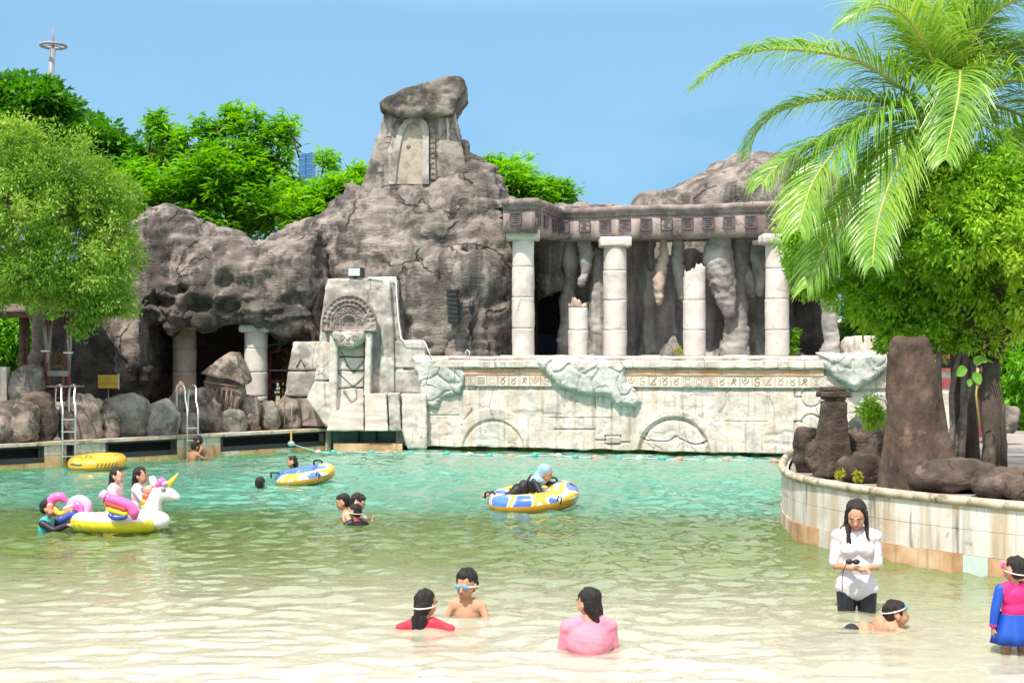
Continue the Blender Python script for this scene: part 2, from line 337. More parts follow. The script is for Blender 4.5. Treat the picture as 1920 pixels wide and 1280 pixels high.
M['tile_orange'] = mat('tile_orange', [(.3, (.36,.19,.09)), (.5, (.55,.34,.19)), (.7, (.66,.50,.34))], scale=2.2, rough=.7, bump=.3, bscale=20, bdist=.01, dirt=[(2.5, .56, .68, (.28,.17,.08), .6), (8, .66, .72, (.07,.05,.03), .8)],
    streak=[(8, (.24,.15,.07), .6, .55, .7)], spec=.35)
M['tile_blue'] = flat('tile_blue', (.50,.60,.55), rough=.5)
M['coping'] = mat('coping', [(.3, (.34,.29,.20)), (.5, (.50,.44,.33)), (.7, (.60,.55,.45))], scale=3, rough=.8, bump=.7, bscale=20, bdist=.012, dirt=[(4, .52, .62, (.28,.21,.11), .7), (6, .55, .64, (.10,.085,.055), .75)], spec=.3)
M['algae'] = mat('algae', [(.3, (.03,.045,.008)), (.6, (.09,.13,.015)), (.8, (.16,.20,.03))], scale=5, rough=.7, bump=.4, streak=[(10, (.02,.02,.008), .6, .5, .7)])
M['dark'] = flat('dark_recess', (.012,.013,.012), rough=.8)
M['blackfr'] = flat('black_frame', (.025,.028,.032), rough=.55)
M['steel'] = flat('steel', (.75,.73,.72), rough=.25, metallic=1, var=.03, bump=.02)
M['steel_paint'] = flat('steel_paint', (.24,.26,.30), rough=.4)
M['white_paint'] = flat('white_paint', (.75,.75,.74), rough=.5)
M['red_wood'] = mat('red_wood', [(.3, (.20,.04,.045)), (.7, (.36,.09,.10))], scale=5, rough=.65, bump=.3, dirt=[(6, .6, .7, (.4,.3,.28), .5)])
M['brown_wood'] = mat('brown_wood', [(.3, (.06,.04,.03)), (.7, (.16,.11,.08))], scale=5, rough=.7, bump=.3)
M['pale_wood'] = mat('pale_wood', [(.3, (.25,.21,.18)), (.7, (.42,.38,.34))], scale=5, rough=.7, bump=.3)
M['bark'] = mat('bark', [(.3, (.03,.024,.02)), (.6, (.09,.072,.06)), (.8, (.17,.14,.12))], scale=5, rough=.92, bump=.9, bscale=18, stretch=(1,1,.5))
M['bark_grey'] = mat('bark_grey', [(.3, (.12,.10,.09)), (.6, (.22,.19,.17)), (.8, (.33,.30,.27))], scale=5, rough=.92, bump=.7, bscale=18, stretch=(1,1,2.5))
M['leaf_willow'] = leafmat('leaf_willow', [(.06,.17,.02), (.14,.30,.035), (.25,.43,.06), (.42,.54,.13)], trans=.42)
M['leaf_dark'] = leafmat('leaf_dark', [(.02,.10,.008), (.05,.21,.015), (.10,.32,.02)], trans=.35)
M['leaf_bright'] = leafmat('leaf_bright', [(.04,.20,.012), (.12,.36,.02), (.24,.52,.05)], trans=.5)
M['leaf_bush'] = leafmat('leaf_bush', [(.06,.20,.012), (.15,.37,.022), (.28,.52,.04), (.42,.56,.07)], trans=.42)
M['leaf_yellow'] = leafmat('leaf_yellow', [(.22,.30,.03), (.42,.42,.05)])
M['leaf_palm'] = leafmat('leaf_palm', [(.09,.24,.03), (.17,.36,.05), (.27,.47,.075), (.38,.52,.10)], trans=.36, rough=.32, spec=.5)
M['rachis'] = flat('rachis', (.36,.38,.10), rough=.5)

# ================================================================ SETTING
class Plane:
    def __init__(s, A, B):
        s.A = Vector((A[0], A[1], 0)); d = Vector((B[0]-A[0], B[1]-A[1], 0)); s.len = d.length; s.d = d.normalized()
        s.n = Vector((s.d.y, -s.d.x, 0))            # towards the camera side
    def tz(s, u, v):
        k = (u-960)/F; t = (k*s.A.y-s.A.x)/(s.d.x-k*s.d.y); Y = s.A.y+t*s.d.y
        return t, CH+(HZ-v)/F*Y
    def pt(s, t, z, off=0): return s.A+s.d*t+s.n*off+Vector((0, 0, z))
    def uv(s, u, v, off=0):
        t, z = s.tz(u, v); return s.pt(t, z, off)
    def rot(s): return Matrix((s.d, -s.n, Vector((0, 0, 1)))).transposed()   # local x along, local y into the wall

def sheet(name, pts, z, m, kind='structure'):
    mb = MB(); mb.add([(x, y, z) for x, y in pts], [tuple(range(len(pts)))]); o = mb.build(name, m); o['kind'] = kind; return o

M['ground'] = mat('ground', [(.3, (.10,.13,.05)), (.6, (.22,.20,.14)), (.8, (.30,.27,.21))], scale=.4, rough=.95, bump=.4)
M['deck'] = mat('deck', [(.3, (.20,.18,.16)), (.6, (.33,.30,.27)), (.8, (.42,.39,.36))], scale=1.5, rough=.9, bump=.3)
sheet('ground', [(-1500,-400), (1500,-400), (1500,3000), (-1500,3000)], -1.9, M['ground'])
sheet('terrace', [(-600,33), (-5.2,33), (-5.2,32.2), (2.0,32.2), (2,33), (600,33), (600,1500), (-600,1500)], .42, M['ground'])
LW = Plane((-12.4, 22.56), (-4.45, 30.65))
sheet('deck', [(-40,22.6), (-12.4,22.6), (-4.5,30.7), (-4.5,33.05), (-40,33.05)], .47, M['deck'])

# pool floor: sand coloured beach entry, painted turquoise towards the deep end
def floor_mat():
    m = bpy.data.materials.new('pool_floor'); m.use_nodes = True; t = m.node_tree; b = t.nodes['Principled BSDF']; L = t.links.new
    g = _n(t, 'ShaderNodeNewGeometry'); sx = _n(t, 'ShaderNodeSeparateXYZ'); L(g.outputs['Position'], sx.inputs[0])
    no = _n(t, 'ShaderNodeTexNoise'); no.inputs['Scale'].default_value = .5; no.inputs['Detail'].default_value = 5; L(g.outputs['Position'], no.inputs['Vector'])
    a = _n(t, 'ShaderNodeMath', operation='MULTIPLY_ADD'); L(no.outputs['Fac'], a.inputs[0]); a.inputs[1].default_value = 1.6; L(sx.outputs['Y'], a.inputs[2])
    a2 = _n(t, 'ShaderNodeMath', operation='MULTIPLY_ADD'); L(sx.outputs['X'], a2.inputs[0]); a2.inputs[1].default_value = .10; L(a.outputs[0], a2.inputs[2])
    mr = _n(t, 'ShaderNodeMapRange'); L(a2.outputs[0], mr.inputs[0]); mr.inputs[1].default_value = 8; mr.inputs[2].default_value = 38
    cr = _n(t, 'ShaderNodeValToRGB'); e = cr.color_ramp.elements
    st = [(0, (.68,.64,.54)), (.13, (.62,.58,.46)), (.20, (.28,.29,.11)), (.40, (.09,.13,.035)), (.47, (.09,.40,.29)), (.70, (.08,.44,.34)), (1, (.16,.52,.36))]
    while len(e) < len(st): e.new(.5)
    for i, (p_, c_) in enumerate(st): e[i].position = p_; e[i].color = (*c_, 1)
    L(mr.outputs[0], cr.inputs[0]); L(cr.outputs[0], b.inputs['Base Color']); b.inputs['Roughness'].default_value = .8
    return m
def water_mat():
    m = bpy.data.materials.new('pool_water'); m.use_nodes = True; t = m.node_tree; t.nodes.clear(); L = t.links.new
    out = _n(t, 'ShaderNodeOutputMaterial')
    g = _n(t, 'ShaderNodeNewGeometry'); sx = _n(t, 'ShaderNodeSeparateXYZ'); L(g.outputs['Position'], sx.inputs[0])
    a2 = _n(t, 'ShaderNodeMath', operation='MULTIPLY_ADD'); L(sx.outputs['X'], a2.inputs[0]); a2.inputs[1].default_value = .12; L(sx.outputs['Y'], a2.inputs[2])
    mr = _n(t, 'ShaderNodeMapRange'); L(a2.outputs[0], mr.inputs[0]); mr.inputs[1].default_value = 8; mr.inputs[2].default_value = 32
    cr = _n(t, 'ShaderNodeValToRGB'); e = cr.color_ramp.elements
    st = [(0, (.70,.67,.57)), (.12, (.50,.50,.36)), (.24, (.20,.27,.09)), (.39, (.11,.20,.05)), (.45, (.12,.36,.25)), (.62, (.15,.45,.33)), (.85, (.26,.50,.37)), (1, (.22,.48,.28))]
    while len(e) < len(st): e.new(.5)
    for i, (p_, c_) in enumerate(st): e[i].position = p_; e[i].color = (*c_, 1)
    L(mr.outputs[0], cr.inputs[0])
    bn = _n(t, 'ShaderNodeTexNoise'); bn.inputs['Scale'].default_value = 6; bn.inputs['Detail'].default_value = 3; L(g.outputs['Position'], bn.inputs['Vector'])
    bp = _n(t, 'ShaderNodeBump'); bp.inputs['Strength'].default_value = .55; bp.inputs['Distance'].default_value = .02; L(bn.outputs['Fac'], bp.inputs['Height'])
    dt = _n(t, 'ShaderNodeVectorMath', operation='DOT_PRODUCT'); L(g.outputs['Position'], dt.inputs[0]); dt.inputs[1].default_value = tuple(LW.n)
    ed = _n(t, 'ShaderNodeMapRange'); L(dt.outputs['Value'], ed.inputs[0]); ed.inputs[1].default_value = LW.n.dot(LW.A); ed.inputs[2].default_value = LW.n.dot(LW.A)+1.5; ed.inputs[3].default_value = .85; ed.inputs[4].default_value = 0
    gx = _n(t, 'ShaderNodeMix', data_type='RGBA'); L(ed.outputs[0], gx.inputs[0]); L(cr.outputs[0], gx.inputs[6]); gx.inputs[7].default_value = (.07, .34, .03, 1)
    df = _n(t, 'ShaderNodeBsdfDiffuse'); L(gx.outputs[2], df.inputs[0])
    tr = _n(t, 'ShaderNodeBsdfTransparent'); tr.inputs[0].default_value = (.90, .97, .94, 1)
    m1 = _n(t, 'ShaderNodeMixShader'); m1.inputs[0].default_value = .6; L(tr.outputs[0], m1.inputs[1]); L(df.outputs[0], m1.inputs[2])
    gl = _n(t, 'ShaderNodeBsdfGlossy'); gl.inputs['Roughness'].default_value = .0; L(bp.outputs[0], gl.inputs['Normal'])
    fr = _n(t, 'ShaderNodeFresnel'); fr.inputs['IOR'].default_value = 1.5; L(bp.outputs[0], fr.inputs['Normal'])
    m2 = _n(t, 'ShaderNodeMixShader'); L(fr.outputs[0], m2.inputs[0]); L(m1.outputs[0], m2.inputs[1]); L(gl.outputs[0], m2.inputs[2])
    L(m2.outputs[0], out.inputs[0]); return m
def build_pool():
    ys = np.concatenate([[-30, 0, 5, 7, 8], np.arange(9, 36, 1.0)]); xs = np.linspace(-16, 13, 30)
    def fz(y): return np.interp(y, [-30, 0, 6.5, 8, 11, 16, 20, 36], [.9, .35, .04, -.10, -.24, -.34, -.38, -.40])
    X, Y = np.meshgrid(xs, ys); V = np.stack([X.ravel(), Y.ravel(), fz(Y.ravel())], 1); n, m_ = len(ys), len(xs)
    i = (np.arange(n-1)[:,None]*m_+np.arange(m_-1)[None]).ravel()
    o = obj('pool_floor', mesh_np('pool_floor', V, np.stack([i, i+1, i+m_+1, i+m_], 1)), floor_mat()); o['kind'] = 'structure'
    ys = [6.6]
    while ys[-1] < 34: ys.append(ys[-1]+max(.028, ys[-1]*.0030))
    ys = np.array(ys); xs = np.arange(-15, 12, .06); X, Y = np.meshgrid(xs, ys); p = np.stack([X.ravel(), Y.ravel(), np.zeros(X.size)], 1)
    q = p*np.array([.8, 1.15, 1]) + 0
    wob = fbm(p*.5, 2, 5)[:,None]*np.array([1, .6, 0])*.5
    rg = lambda s_, sd: (1-np.abs(vnoise((q+wob*.7)*s_+3.3, sd))*2)
    h = .014*vnoise((q+wob)*1.7, 1)+.020*vnoise((q+wob*.7)*3.3+3.3, 2)+.013*rg(2.9, 12)+.015*vnoise(q*6.9, 3)+.008*rg(6.1, 13)
    # calmer and livelier zones
    h *= (.6+.7*np.clip(.5+fbm(p*.28, 2, 9), 0, 1.3))*np.interp(p[:,1], [8, 12, 17, 30], [.75, 1.0, 1.05, .9])
    rng = np.random.default_rng(3)
    for (u, v, a, r) in ((225,1000,.02,1.6), (640,985,.015,1.5), (80,1000,.015,.9), (1000,960,.01,1.2), (1600,1150,.012,.9), (1105,1217,.010,.9), (870,1150,.012,.9), (800,1180,.010,.8), (550,905,.012,1.2)):
        c = P(u, v, Yw(v)); d = np.hypot(p[:,0]-c.x, p[:,1]-c.y); h += 1.6*a*np.exp(-(d/r)**2)*np.sin(d*16+rng.random()*6)*.55
    V = p.copy(); V[:,2] = h; n, m_ = len(ys), len(xs); i = (np.arange(n-1)[:,None]*m_+np.arange(m_-1)[None]).ravel()
    o = obj('water', mesh_np('water', V, np.stack([i, i+1, i+m_+1, i+m_], 1)), water_mat()); o['kind'] = 'structure'
build_pool()

# ---------------------------------------------------------------- left pool wall with overflow slots
def pool_edge():
    root = empty('pool_edge_wall', LW.pt(0, 0), 0, 'long tan pool edge wall with black overflow slots on the left side', 'pool wall')
    t_of = lambda u: LW.tz(u, 850)[0]
    te = LW.len; rot = LW.rot()
    def block(t0, t1, z0, z1, off, dep): # solid from offset off inwards
        mb = MB(); mb.box(LW.pt((t0+t1)/2, (z0+z1)/2, off-dep/2), (t1-t0-.006, dep, z1-z0), rot); return mb
    slots = [(-60, 83), (198, 332), (414, 612)]
    solids = [(83, 125), (143, 198), (332, 414), (612, 621)]
    for (a, b) in solids:
        t0, t1 = t_of(a), t_of(b); n = max(1, round((t1-t0)/.34))
        for k in range(n):
            x0 = t0+(t1-t0)*k/n; x1 = t0+(t1-t0)*(k+1)/n
            block(x0, x1, .24, .436, random.uniform(-.004, .006), .3).build('wall_tile', M['poolwall'], root)
            block(x0, x1, -.4, .236, random.uniform(-.004, .006), .3).build('wall_tile', M['poolwall'] if k % 2 else M['tile_orange'], root)
    for (a, b) in slots:
        t0, t1 = t_of(a), t_of(b)
        f = MB(); f.box(LW.pt((t0+t1)/2, .27, -.28), (t1-t0, .02, .34), rot); s_ = f.build('overflow_slot', M['dark'], root)
        g = MB(); g.box(LW.pt((t0+t1)/2, .155, -.02), (t1-t0-.01, .05, .10), rot); g.box(LW.pt((t0+t1)/2, .415, -.03), (t1-t0-.01, .05, .035), rot)
        for tt in (t0+.03, t1-.03): g.box(LW.pt(tt, .285, -.025), (.05, .05, .225), rot)
        g.build('slot_frame', M['blackfr'], s_)
        n = max(1, round((t1-t0)/.5))
        for k in range(n):
            x0 = t0+(t1-t0)*k/n; x1 = t0+(t1-t0)*(k+1)/n
            block(x0, x1, -.4, .10, random.uniform(-.004, .004), .3).build('wall_tile', M['tile_orange'] if k % 3 else M['poolwall'], root)
    block(t_of(125), t_of(143), -.4, .44, -.16, .2).build('ladder_recess', M['boulder_red'], root)
    n = 12
    for k in range(n):
        x0 = te*k/n; x1 = te*(k+1)/n
        block(x0, x1, .44, .50, .03+random.uniform(-.006, .006), .42).build('coping_stone', M['coping'] if k % 3 else M['poolwall'], root)
    # dead end post beside the totem
    block(te-.02, te+.10, -.4, .48, .05, .5).build('end_post', M['poolwall'], root)
pool_edge()

# ---------------------------------------------------------------- curved planter on the right
def planter():
    ctl = [(1500, 21.5), (1478, 19.3), (1468, 17.9), (1467, 16.9), (1478, 16.1), (1500, 15.45), (1560, 14.7), (1650, 13.9), (1750, 13.3), (1850, 12.82), (1920, 12.55), (2050, 12.1), (2300, 11.6)]
    pts = [Vector(((u-960)/F*Y, Y, 0)) for u, Y in ctl]
    fine = []
    for i in range(len(pts)-1):   # catmull-rom
        p0 = pts[max(i-1, 0)]; p1 = pts[i]; p2 = pts[i+1]; p3 = pts[min(i+2, len(pts)-1)]
        for k in range(12):
            s = k/12; fine.append(.5*((2*p1)+(p2-p0)*s+(2*p0-5*p1+4*p2-p3)*s*s+(3*p1-p0-3*p2+p3)*s**3))
    fine.append(pts[-1])
    cum = [0]
    for a, b in zip(fine, fine[1:]): cum.append(cum[-1]+(b-a).length)
    tot = cum[-1]
    def at(s):
        s = max(0, min(tot-1e-6, s)); i = int(np.searchsorted(cum, s, side='right'))-1; i = min(i, len(fine)-2)
        f = (s-cum[i])/(cum[i+1]-cum[i]); p = fine[i].lerp(fine[i+1], f); d = (fine[i+1]-fine[i]).normalized()
        return p, Vector((d.y, -d.x, 0)) if d.y < 0 or d.x > 0 else Vector((d.y, -d.x, 0))
    root = empty('planter_wall', fine[36], 0, 'curved cream tiled planter wall with rounded coping on the right', 'planter wall')
    # outward normal must point towards the pool (left/front)
    def nrm(s):
        p, n = at(s); q = at(min(s+.05, tot))[0]-p; n = Vector((q.y, -q.x, 0)).normalized()
        return p, n
    def seg(s0, s1, z0, z1, off, dep, m, name, sub=3):
        mb = MB(); vs = []; 
        for k in range(sub+1):
            p, n = nrm(s0+(s1-s0)*k/sub)
            for o_ in (off, off-dep):
                for z in (z0, z1): vs.append(p+n*o_+Vector((0, 0, z)))
        fs = []
        for k in range(sub):
            a = k*4; b = a+4
            fs += [(a, b, b+1, a+1), (a+2, a+3, b+3, b+2), (a+1, b+1, b+3, a+3), (a, a+2, b+2, b)]
        fs += [(0, 1, 3, 2), (sub*4, sub*4+2, sub*4+3, sub*4+1)]
        mb.add(vs, fs); return mb.build(name, m, root)
    s = 0.0; k = 0; g = .004
    while s < tot-.05:
        L_ = .52+.1*random.random(); s1 = min(tot, s+L_)
        zt = .198+.01*random.random()
        seg(s, s1-g, zt, .455, random.uniform(0, .006), .12, M['tile_pale'], 'wall_tile')
        seg(s, s1-g, .459, .70, random.uniform(0, .006), .12, M['tile_pale'], 'wall_tile')
        h = s
        nn = random.choice((1, 2, 2, 3))
        for j in range(nn):
            a = s+(s1-s)*j/nn; b = s+(s1-s)*(j+1)/nn
            mm = M['tile_orange'] if random.random() < .8 else M['tile_pale']
            if 6.35 < a+cum[36] and random.random() < .06: mm = M['tile_blue']
            seg(a, b-g, -.5, zt-.004, .012+random.uniform(0, .007), .12, mm, 'wall_tile', 2)
        s = s1; k += 1
    s = 0.0
    while s < tot-.05:
        s1 = min(tot, s+.85+.2*random.random()); pp = []
        for j in range(9):
            p, n = nrm(s+(s1-.012-s)*j/8); pp.append(p+n*(.0)+Vector((0, 0, .742)))
        mb = MB(); mb.tube(pp, .05, 10); mb.build('coping_stone', M['coping'], root); s = s1
    # solid core and soil
    mb = MB(); vs = []
    for p in fine[::3]:
        vs.append(p+Vector((.10, .06, -.8)))
    top = [v+Vector((.0, .0, 1.50)) for v in vs]
    back = [Vector((14, 11.6, -.8)), Vector((40, 11.6, -.8)), Vector((40, 33, -.8)), Vector((9.5, 33, -.8)), Vector((9.3, 27.5, -.8))]
    vs2 = vs+back; top2 = top+[b+Vector((0, 0, 1.50)) for b in back]; n = len(vs2)
    mb.add(vs2+top2, [tuple(range(n, 2*n))]+[(i, (i+1) % n, n+(i+1) % n, n+i) for i in range(n)])
    o = mb.build('planting_bed', M['deck']); o['kind'] = 'structure'
planter()

# ---------------------------------------------------------------- temple wall
TW = Plane((-2.2875, 30.5), (6.10, 28.10))
def seg_d(T, Z, a, b):
    ax, az = a; bx, bz = b; dx, dz = bx-ax, bz-az; L2 = dx*dx+dz*dz
    s = np.clip(((T-ax)*dx+(Z-az)*dz)/L2, 0, 1); return np.hypot(T-ax-s*dx, Z-az-s*dz)
def wall_relief(T, Z):
    q = np.stack([T, Z, T*0], 1)
    h = .016*fbm(q*1.3, 4, 21)+.005*fbm(q*7, 3, 22)
    tz = TW.tz
    # arch one: raised ring, dished lunette
    c = tz(925, 846); d = np.hypot(T-c[0], (Z-c[1])); 
    ring = np.clip((1.03-d)/.03, 0, 1)*np.clip((d-.74)/.03, 0, 1); h += .05*ring
    lun = np.clip((.70-d)/.04, 0, 1); h += .028*lun - .05*lun*np.exp(-((d)/.3)**2)
    c = tz(1264, 850); d = np.hypot(T-c[0], (Z-c[1])*.98)
    ring = np.clip((.98-d)/.03, 0, 1)*np.clip((d-.80)/.03, 0, 1); h += .06*ring
    gap = np.clip((.80-d)/.02, 0, 1)*np.clip((d-.73)/.02, 0, 1); h -= .045*gap*(1+.5*fbm(q*9, 2, 4))
    lun = np.clip((.73-d)/.03, 0, 1); h += .035*lun
    def groove(u0, v0, u1, v1, w=.013, dp=.045, wob=0):
        nonlocal h
        a, b = tz(u0, v0), tz(u1, v1); d_ = seg_d(T+wob*fbm(q*5, 2, 7), Z+wob*fbm(q*5+9, 2, 8), a, b); h = h-dp*1.4*np.exp(-(d_/(w*1.15))**2)
    for g_ in ((1116, 745, 1116, 842), (1147, 755, 1147, 842), (1040, 805, 1114, 805), (1117, 825, 1136, 825), (1165, 829, 1180, 829), (1020, 783, 1147, 783, .008, .02),
               (900, 688, 1000, 688), (1490, 724, 1490, 744), (1490, 744, 1503, 744), (1490, 790, 1490, 850), (1490, 790, 1502, 790), (1538, 744, 1596, 744), (1596, 744, 1596, 726),
               (870, 730, 891, 730), (891, 730, 891, 724), (1440, 852, 1490, 852, .01, .02), (1368, 730, 1352, 790, .02, .02, .05), (1362, 775, 1366, 850, .01, .02), (790, 778, 860, 778, .01, .03), (1340, 790, 1440, 790, .008, .015)):
        groove(*g_)
    # little plaque
    a, b = tz(1136, 817), tz(1163, 832); inside = (T > a[0]) & (T < b[0]) & (Z < a[1]) & (Z > b[1]); h = h+.03*inside
    groove(1135, 817, 1163, 817); groove(1163, 817, 1163, 832); groove(1135, 832, 1163, 832); groove(1135, 817, 1135, 832)
    for (u, v, r, z0) in ((1521, 744, .215, None), (1521, 795, .215, .0), (778, 812, .12, None)):
        c = tz(u, v); d = np.hypot(T-c[0], Z-c[1]); s_ = np.exp(-((d-r)/.014)**2)
        if z0 is not None: s_ = s_*(Z > c[1])
        h -= .05*s_
    # cracked line across lunette two
    groove(1200, 822, 1270, 824, .012, .05, .05); groove(1270, 824, 1315, 831, .012, .05, .08); groove(1315, 831, 1327, 826, .012, .05)
    groove(862, 795, 885, 770, .02, .04, .06)
    # eroded hollow under the frieze
    z1 = 1.53; h -= .05*np.exp(-((Z-z1+.02)/.05)**2)
    h -= .03*np.clip(fbm(q*np.array([1.2, 2.5, 1])+4, 4, 31)-.25, 0, 1)*2
    return h
def temple_wall():
    root = empty('temple_wall', TW.pt(0, .1), 0, 'long whitewashed ruin wall with half round arches carved above the pool rope', 'wall')
    t0 = TW.tz(742, 800)[0]; t1 = TW.tz(1900, 800)[0]
    ts = np.arange(t0, t1, .0145); zs = np.arange(.10, 2.14, .0145); T, Z = np.meshgrid(ts, zs); T = T.ravel(); Z = Z.ravel()
    h = wall_relief(T, Z); zb = Z.copy(); lowest = Z < .105; zb[lowest] += .03*fbm(np.stack([T[lowest]*2, T[lowest]*0, T[lowest]*0], 1), 3, 5)
    nA = np.array(TW.A); dA = np.array(TW.d); nn = np.array(TW.n)
    V = nA+T[:,None]*dA+h[:,None]*nn; V[:,2] = zb
    n, m_ = len(zs), len(ts); i = (np.arange(n-1)[:,None]*m_+np.arange(m_-1)[None]).ravel(); quads = np.stack([i, i+1, i+m_+1, i+m_], 1)
    # underside lip going back
    base = len(V); low = V[:m_]-nn*.22; V = np.concatenate([V, low]); j = np.arange(m_-1); q2 = np.stack([base+j, base+j+1, j+1, j], 1)
    obj('wall_face', mesh_np('wall_face', V, [quads, q2]), M['plaster'], root)
    rot = TW.rot()
    def bx(ta, tb, z0, z1, off, dep, name, m, par=root):
        mb = MB(); mb.box(TW.pt((ta+tb)/2, (z0+z1)/2, off-dep/2), (tb-ta, dep, z1-z0), rot); return mb.build(name, m, par)
    # weedy foot of the wall with black outlets
    mb = MB(); mb.box(TW.pt((t0+t1)/2, -.15, -.20), (t1-t0, .14, .55), rot); mb.build('wall_foot', M['algae'], root)
    for (a, b) in ((793, 824), (890, 909), (949, 968), (1035, 1080), (1207, 1230), (1308, 1328), (1385, 1408), (1424, 1448), (1472, 1490)):
        bx(TW.tz(a, 850)[0], TW.tz(b, 850)[0], -.1, .09, -.125, .02, 'outlet', M['dark'])
    # orange band, frieze tiles
    for (ua, ub) in ((869, 1030), (1170, 1545)):
        ta, tb = TW.tz(ua, 700)[0], TW.tz(ub, 700)[0]
        n = max(1, round((tb-ta)/.75))
        for k in range(n):
            bx(ta+(tb-ta)*k/n+.003, ta+(tb-ta)*(k+1)/n-.003, 1.80, 1.945, .075+random.uniform(-.004, .004), .12, 'band_stone', M['orange_band'])
    pitch = .262
    def tile(tc, kind, idx):
        c = TW.pt(tc, 1.665, 0); sz = .25
        o = bx(tc-sz/2, tc+sz/2, 1.54, 1.792, .055+random.uniform(-.006, .006), .1, 'frieze_tile', M['tile_relief'])
        g = MB(); off = .062
        def line(pts, closed=False, r=.008): g.tube([TW.pt(tc+x, 1.665+z, off) for x, z in pts], r, 5, closed=closed)
        if kind == 'sq':
            for a in (.098, .055): line([(-a, -a), (a, -a), (a, a), (-a, a)], True, .006)
            if idx % 3 == 0: line([(-.02, -.02), (.02, -.02), (.02, .02), (-.02, .02)], True, .006)
        elif kind == 'bars':
            for z in (-.08, -.045, -.01, .03, .07): line([(-.09, z), (.09, z)], r=.006)
        else:
            j = idx % 6
            if j == 0: line([(-.06, .07), (-.06, .01), (-.03, -.04), (.03, -.04), (.07, .02), (.07, .08)]); line([(-.02, .08), (.03, .08)]); line([(-.03, .03), (.03, .03)])
            elif j == 1: line([(.05, .08), (-.03, .08), (-.05, .04), (-.01, .0), (.06, .0)]); line([(-.05, -.08), (.04, -.08), (.06, -.03), (0, .0)]); line([(-.05, .0), (-.05, -.08)])
            elif j == 2: line([(.07, .10), (.0, .02), (-.07, -.07), (.06, -.07), (.0, .02)])
            elif j == 3: line([(-.06, .09), (.06, -.01), (.03, -.07), (-.04, -.07), (-.05, -.01), (.06, .09)])
            elif j == 4: line([(.05*math.cos(a), -.03+.045*math.sin(a)) for a in np.linspace(0, 6.28, 9)[:-1]], True); line([(-.06, .08), (0, .02), (.06, .08)])
            else: line([(-.06, -.06), (-.01, .0), (.05, -.06)]); line([(-.03, .04), (.02, .08), (.06, .04), (.02, .01), (-.03, .04)])
            line([(-.1, -.1), (-.1, .1)], r=.004)
        g.build('glyph', M['glyph'] if kind == 'fig' and idx % 3 != 1 else M['glyph_faint'], o)
    ta = TW.tz(873, 712)[0]+.14
    for k, kd in enumerate(('sq', 'bars', 'sq', 'fig', 'fig', 'fig', 'fig', 'fig')): tile(ta+k*pitch, kd, k)
    ta = TW.tz(1173, 712)[0]+.14
    for k, kd in enumerate(('fig', 'fig', 'fig', 'fig', 'fig', 'sq', 'sq', 'sq', 'fig', 'fig', 'fig', 'fig', 'fig', 'fig', 'fig', 'fig', 'sq', 'sq', 'sq')): tile(ta+k*pitch*.975, kd, k+(0 if k < 5 else 2))
    ta = TW.tz(1630, 712)[0]
    for k in range(5): tile(ta+k*pitch, 'sq', k)
    # projecting lip and the stones above it
    def lip(ta, tb, zt, zb, off, name, m, seed):
        n = int((tb-ta)/.04)+2; prof = [(0, zb), (off*.8, zb), (off, zb+.03), (off, zt-.035), (off*.85, zt), (-.02, zt)]
        vs = []; 
        for k in range(n):
            t = ta+(tb-ta)*k/(n-1)
            for j, (o_, z) in enumerate(prof):
                a = .012*fbm(np.array([[t*3, j*.7, seed]]), 3, 3)[0]; b2 = .014*fbm(np.array([[t*4, j*.9, seed+5]]), 3, 9)[0]
                vs.append(TW.pt(t, z+(b2 if 0 < j < 5 else 0), o_+(a if j else 0)))
        m_ = len(prof); fs = [(k*m_+j, (k+1)*m_+j, (k+1)*m_+j+1, k*m_+j+1) for k in range(n-1) for j in range(m_-1)]
        fs += [tuple(range(m_)), tuple((n-1)*m_+j for j in range(m_))[::-1]]
        mb = MB(); mb.add(vs, fs, 0, False); return mb.build(name, m, root)
    ta, tb = TW.tz(812, 680)[0], t1; n = 8
    for k in range(n): lip(ta+(tb-ta)*k/n+.004, ta+(tb-ta)*(k+1)/n-.004, 2.14, 1.955, .17+random.uniform(-.008, .008), 'ledge_slab', M['plaster'], k)
    t = TW.tz(806, 668)[0]; k = 0
    while t < t1-.2:
        L_ = random.uniform(.38, .75); hh = 2.235+random.uniform(-.012, .02)
        lip(t, min(t1, t+L_)-.006, hh, 2.142, .10+random.uniform(-.015, .015), 'top_stone', (M['tile_relief'], M['column'], M['tile_pale'])[k % 3], k*3.3); t += L_; k += 1
    return root
TWROOT = temple_wall()
# stage floor behind the wall
mb = MB(); a = [TW.pt(-.6, 0, -.12), TW.pt(TW.len+5, 0, -.12)]
mb.add([(a[0].x, a[0].y, 2.2), (a[1].x, a[1].y, 2.2), (13, 40, 2.2), (-2.6, 40, 2.2)], [(0, 1, 2, 3)]); o = mb.build('stage_floor', M['deck']); o['kind'] = 'structure'

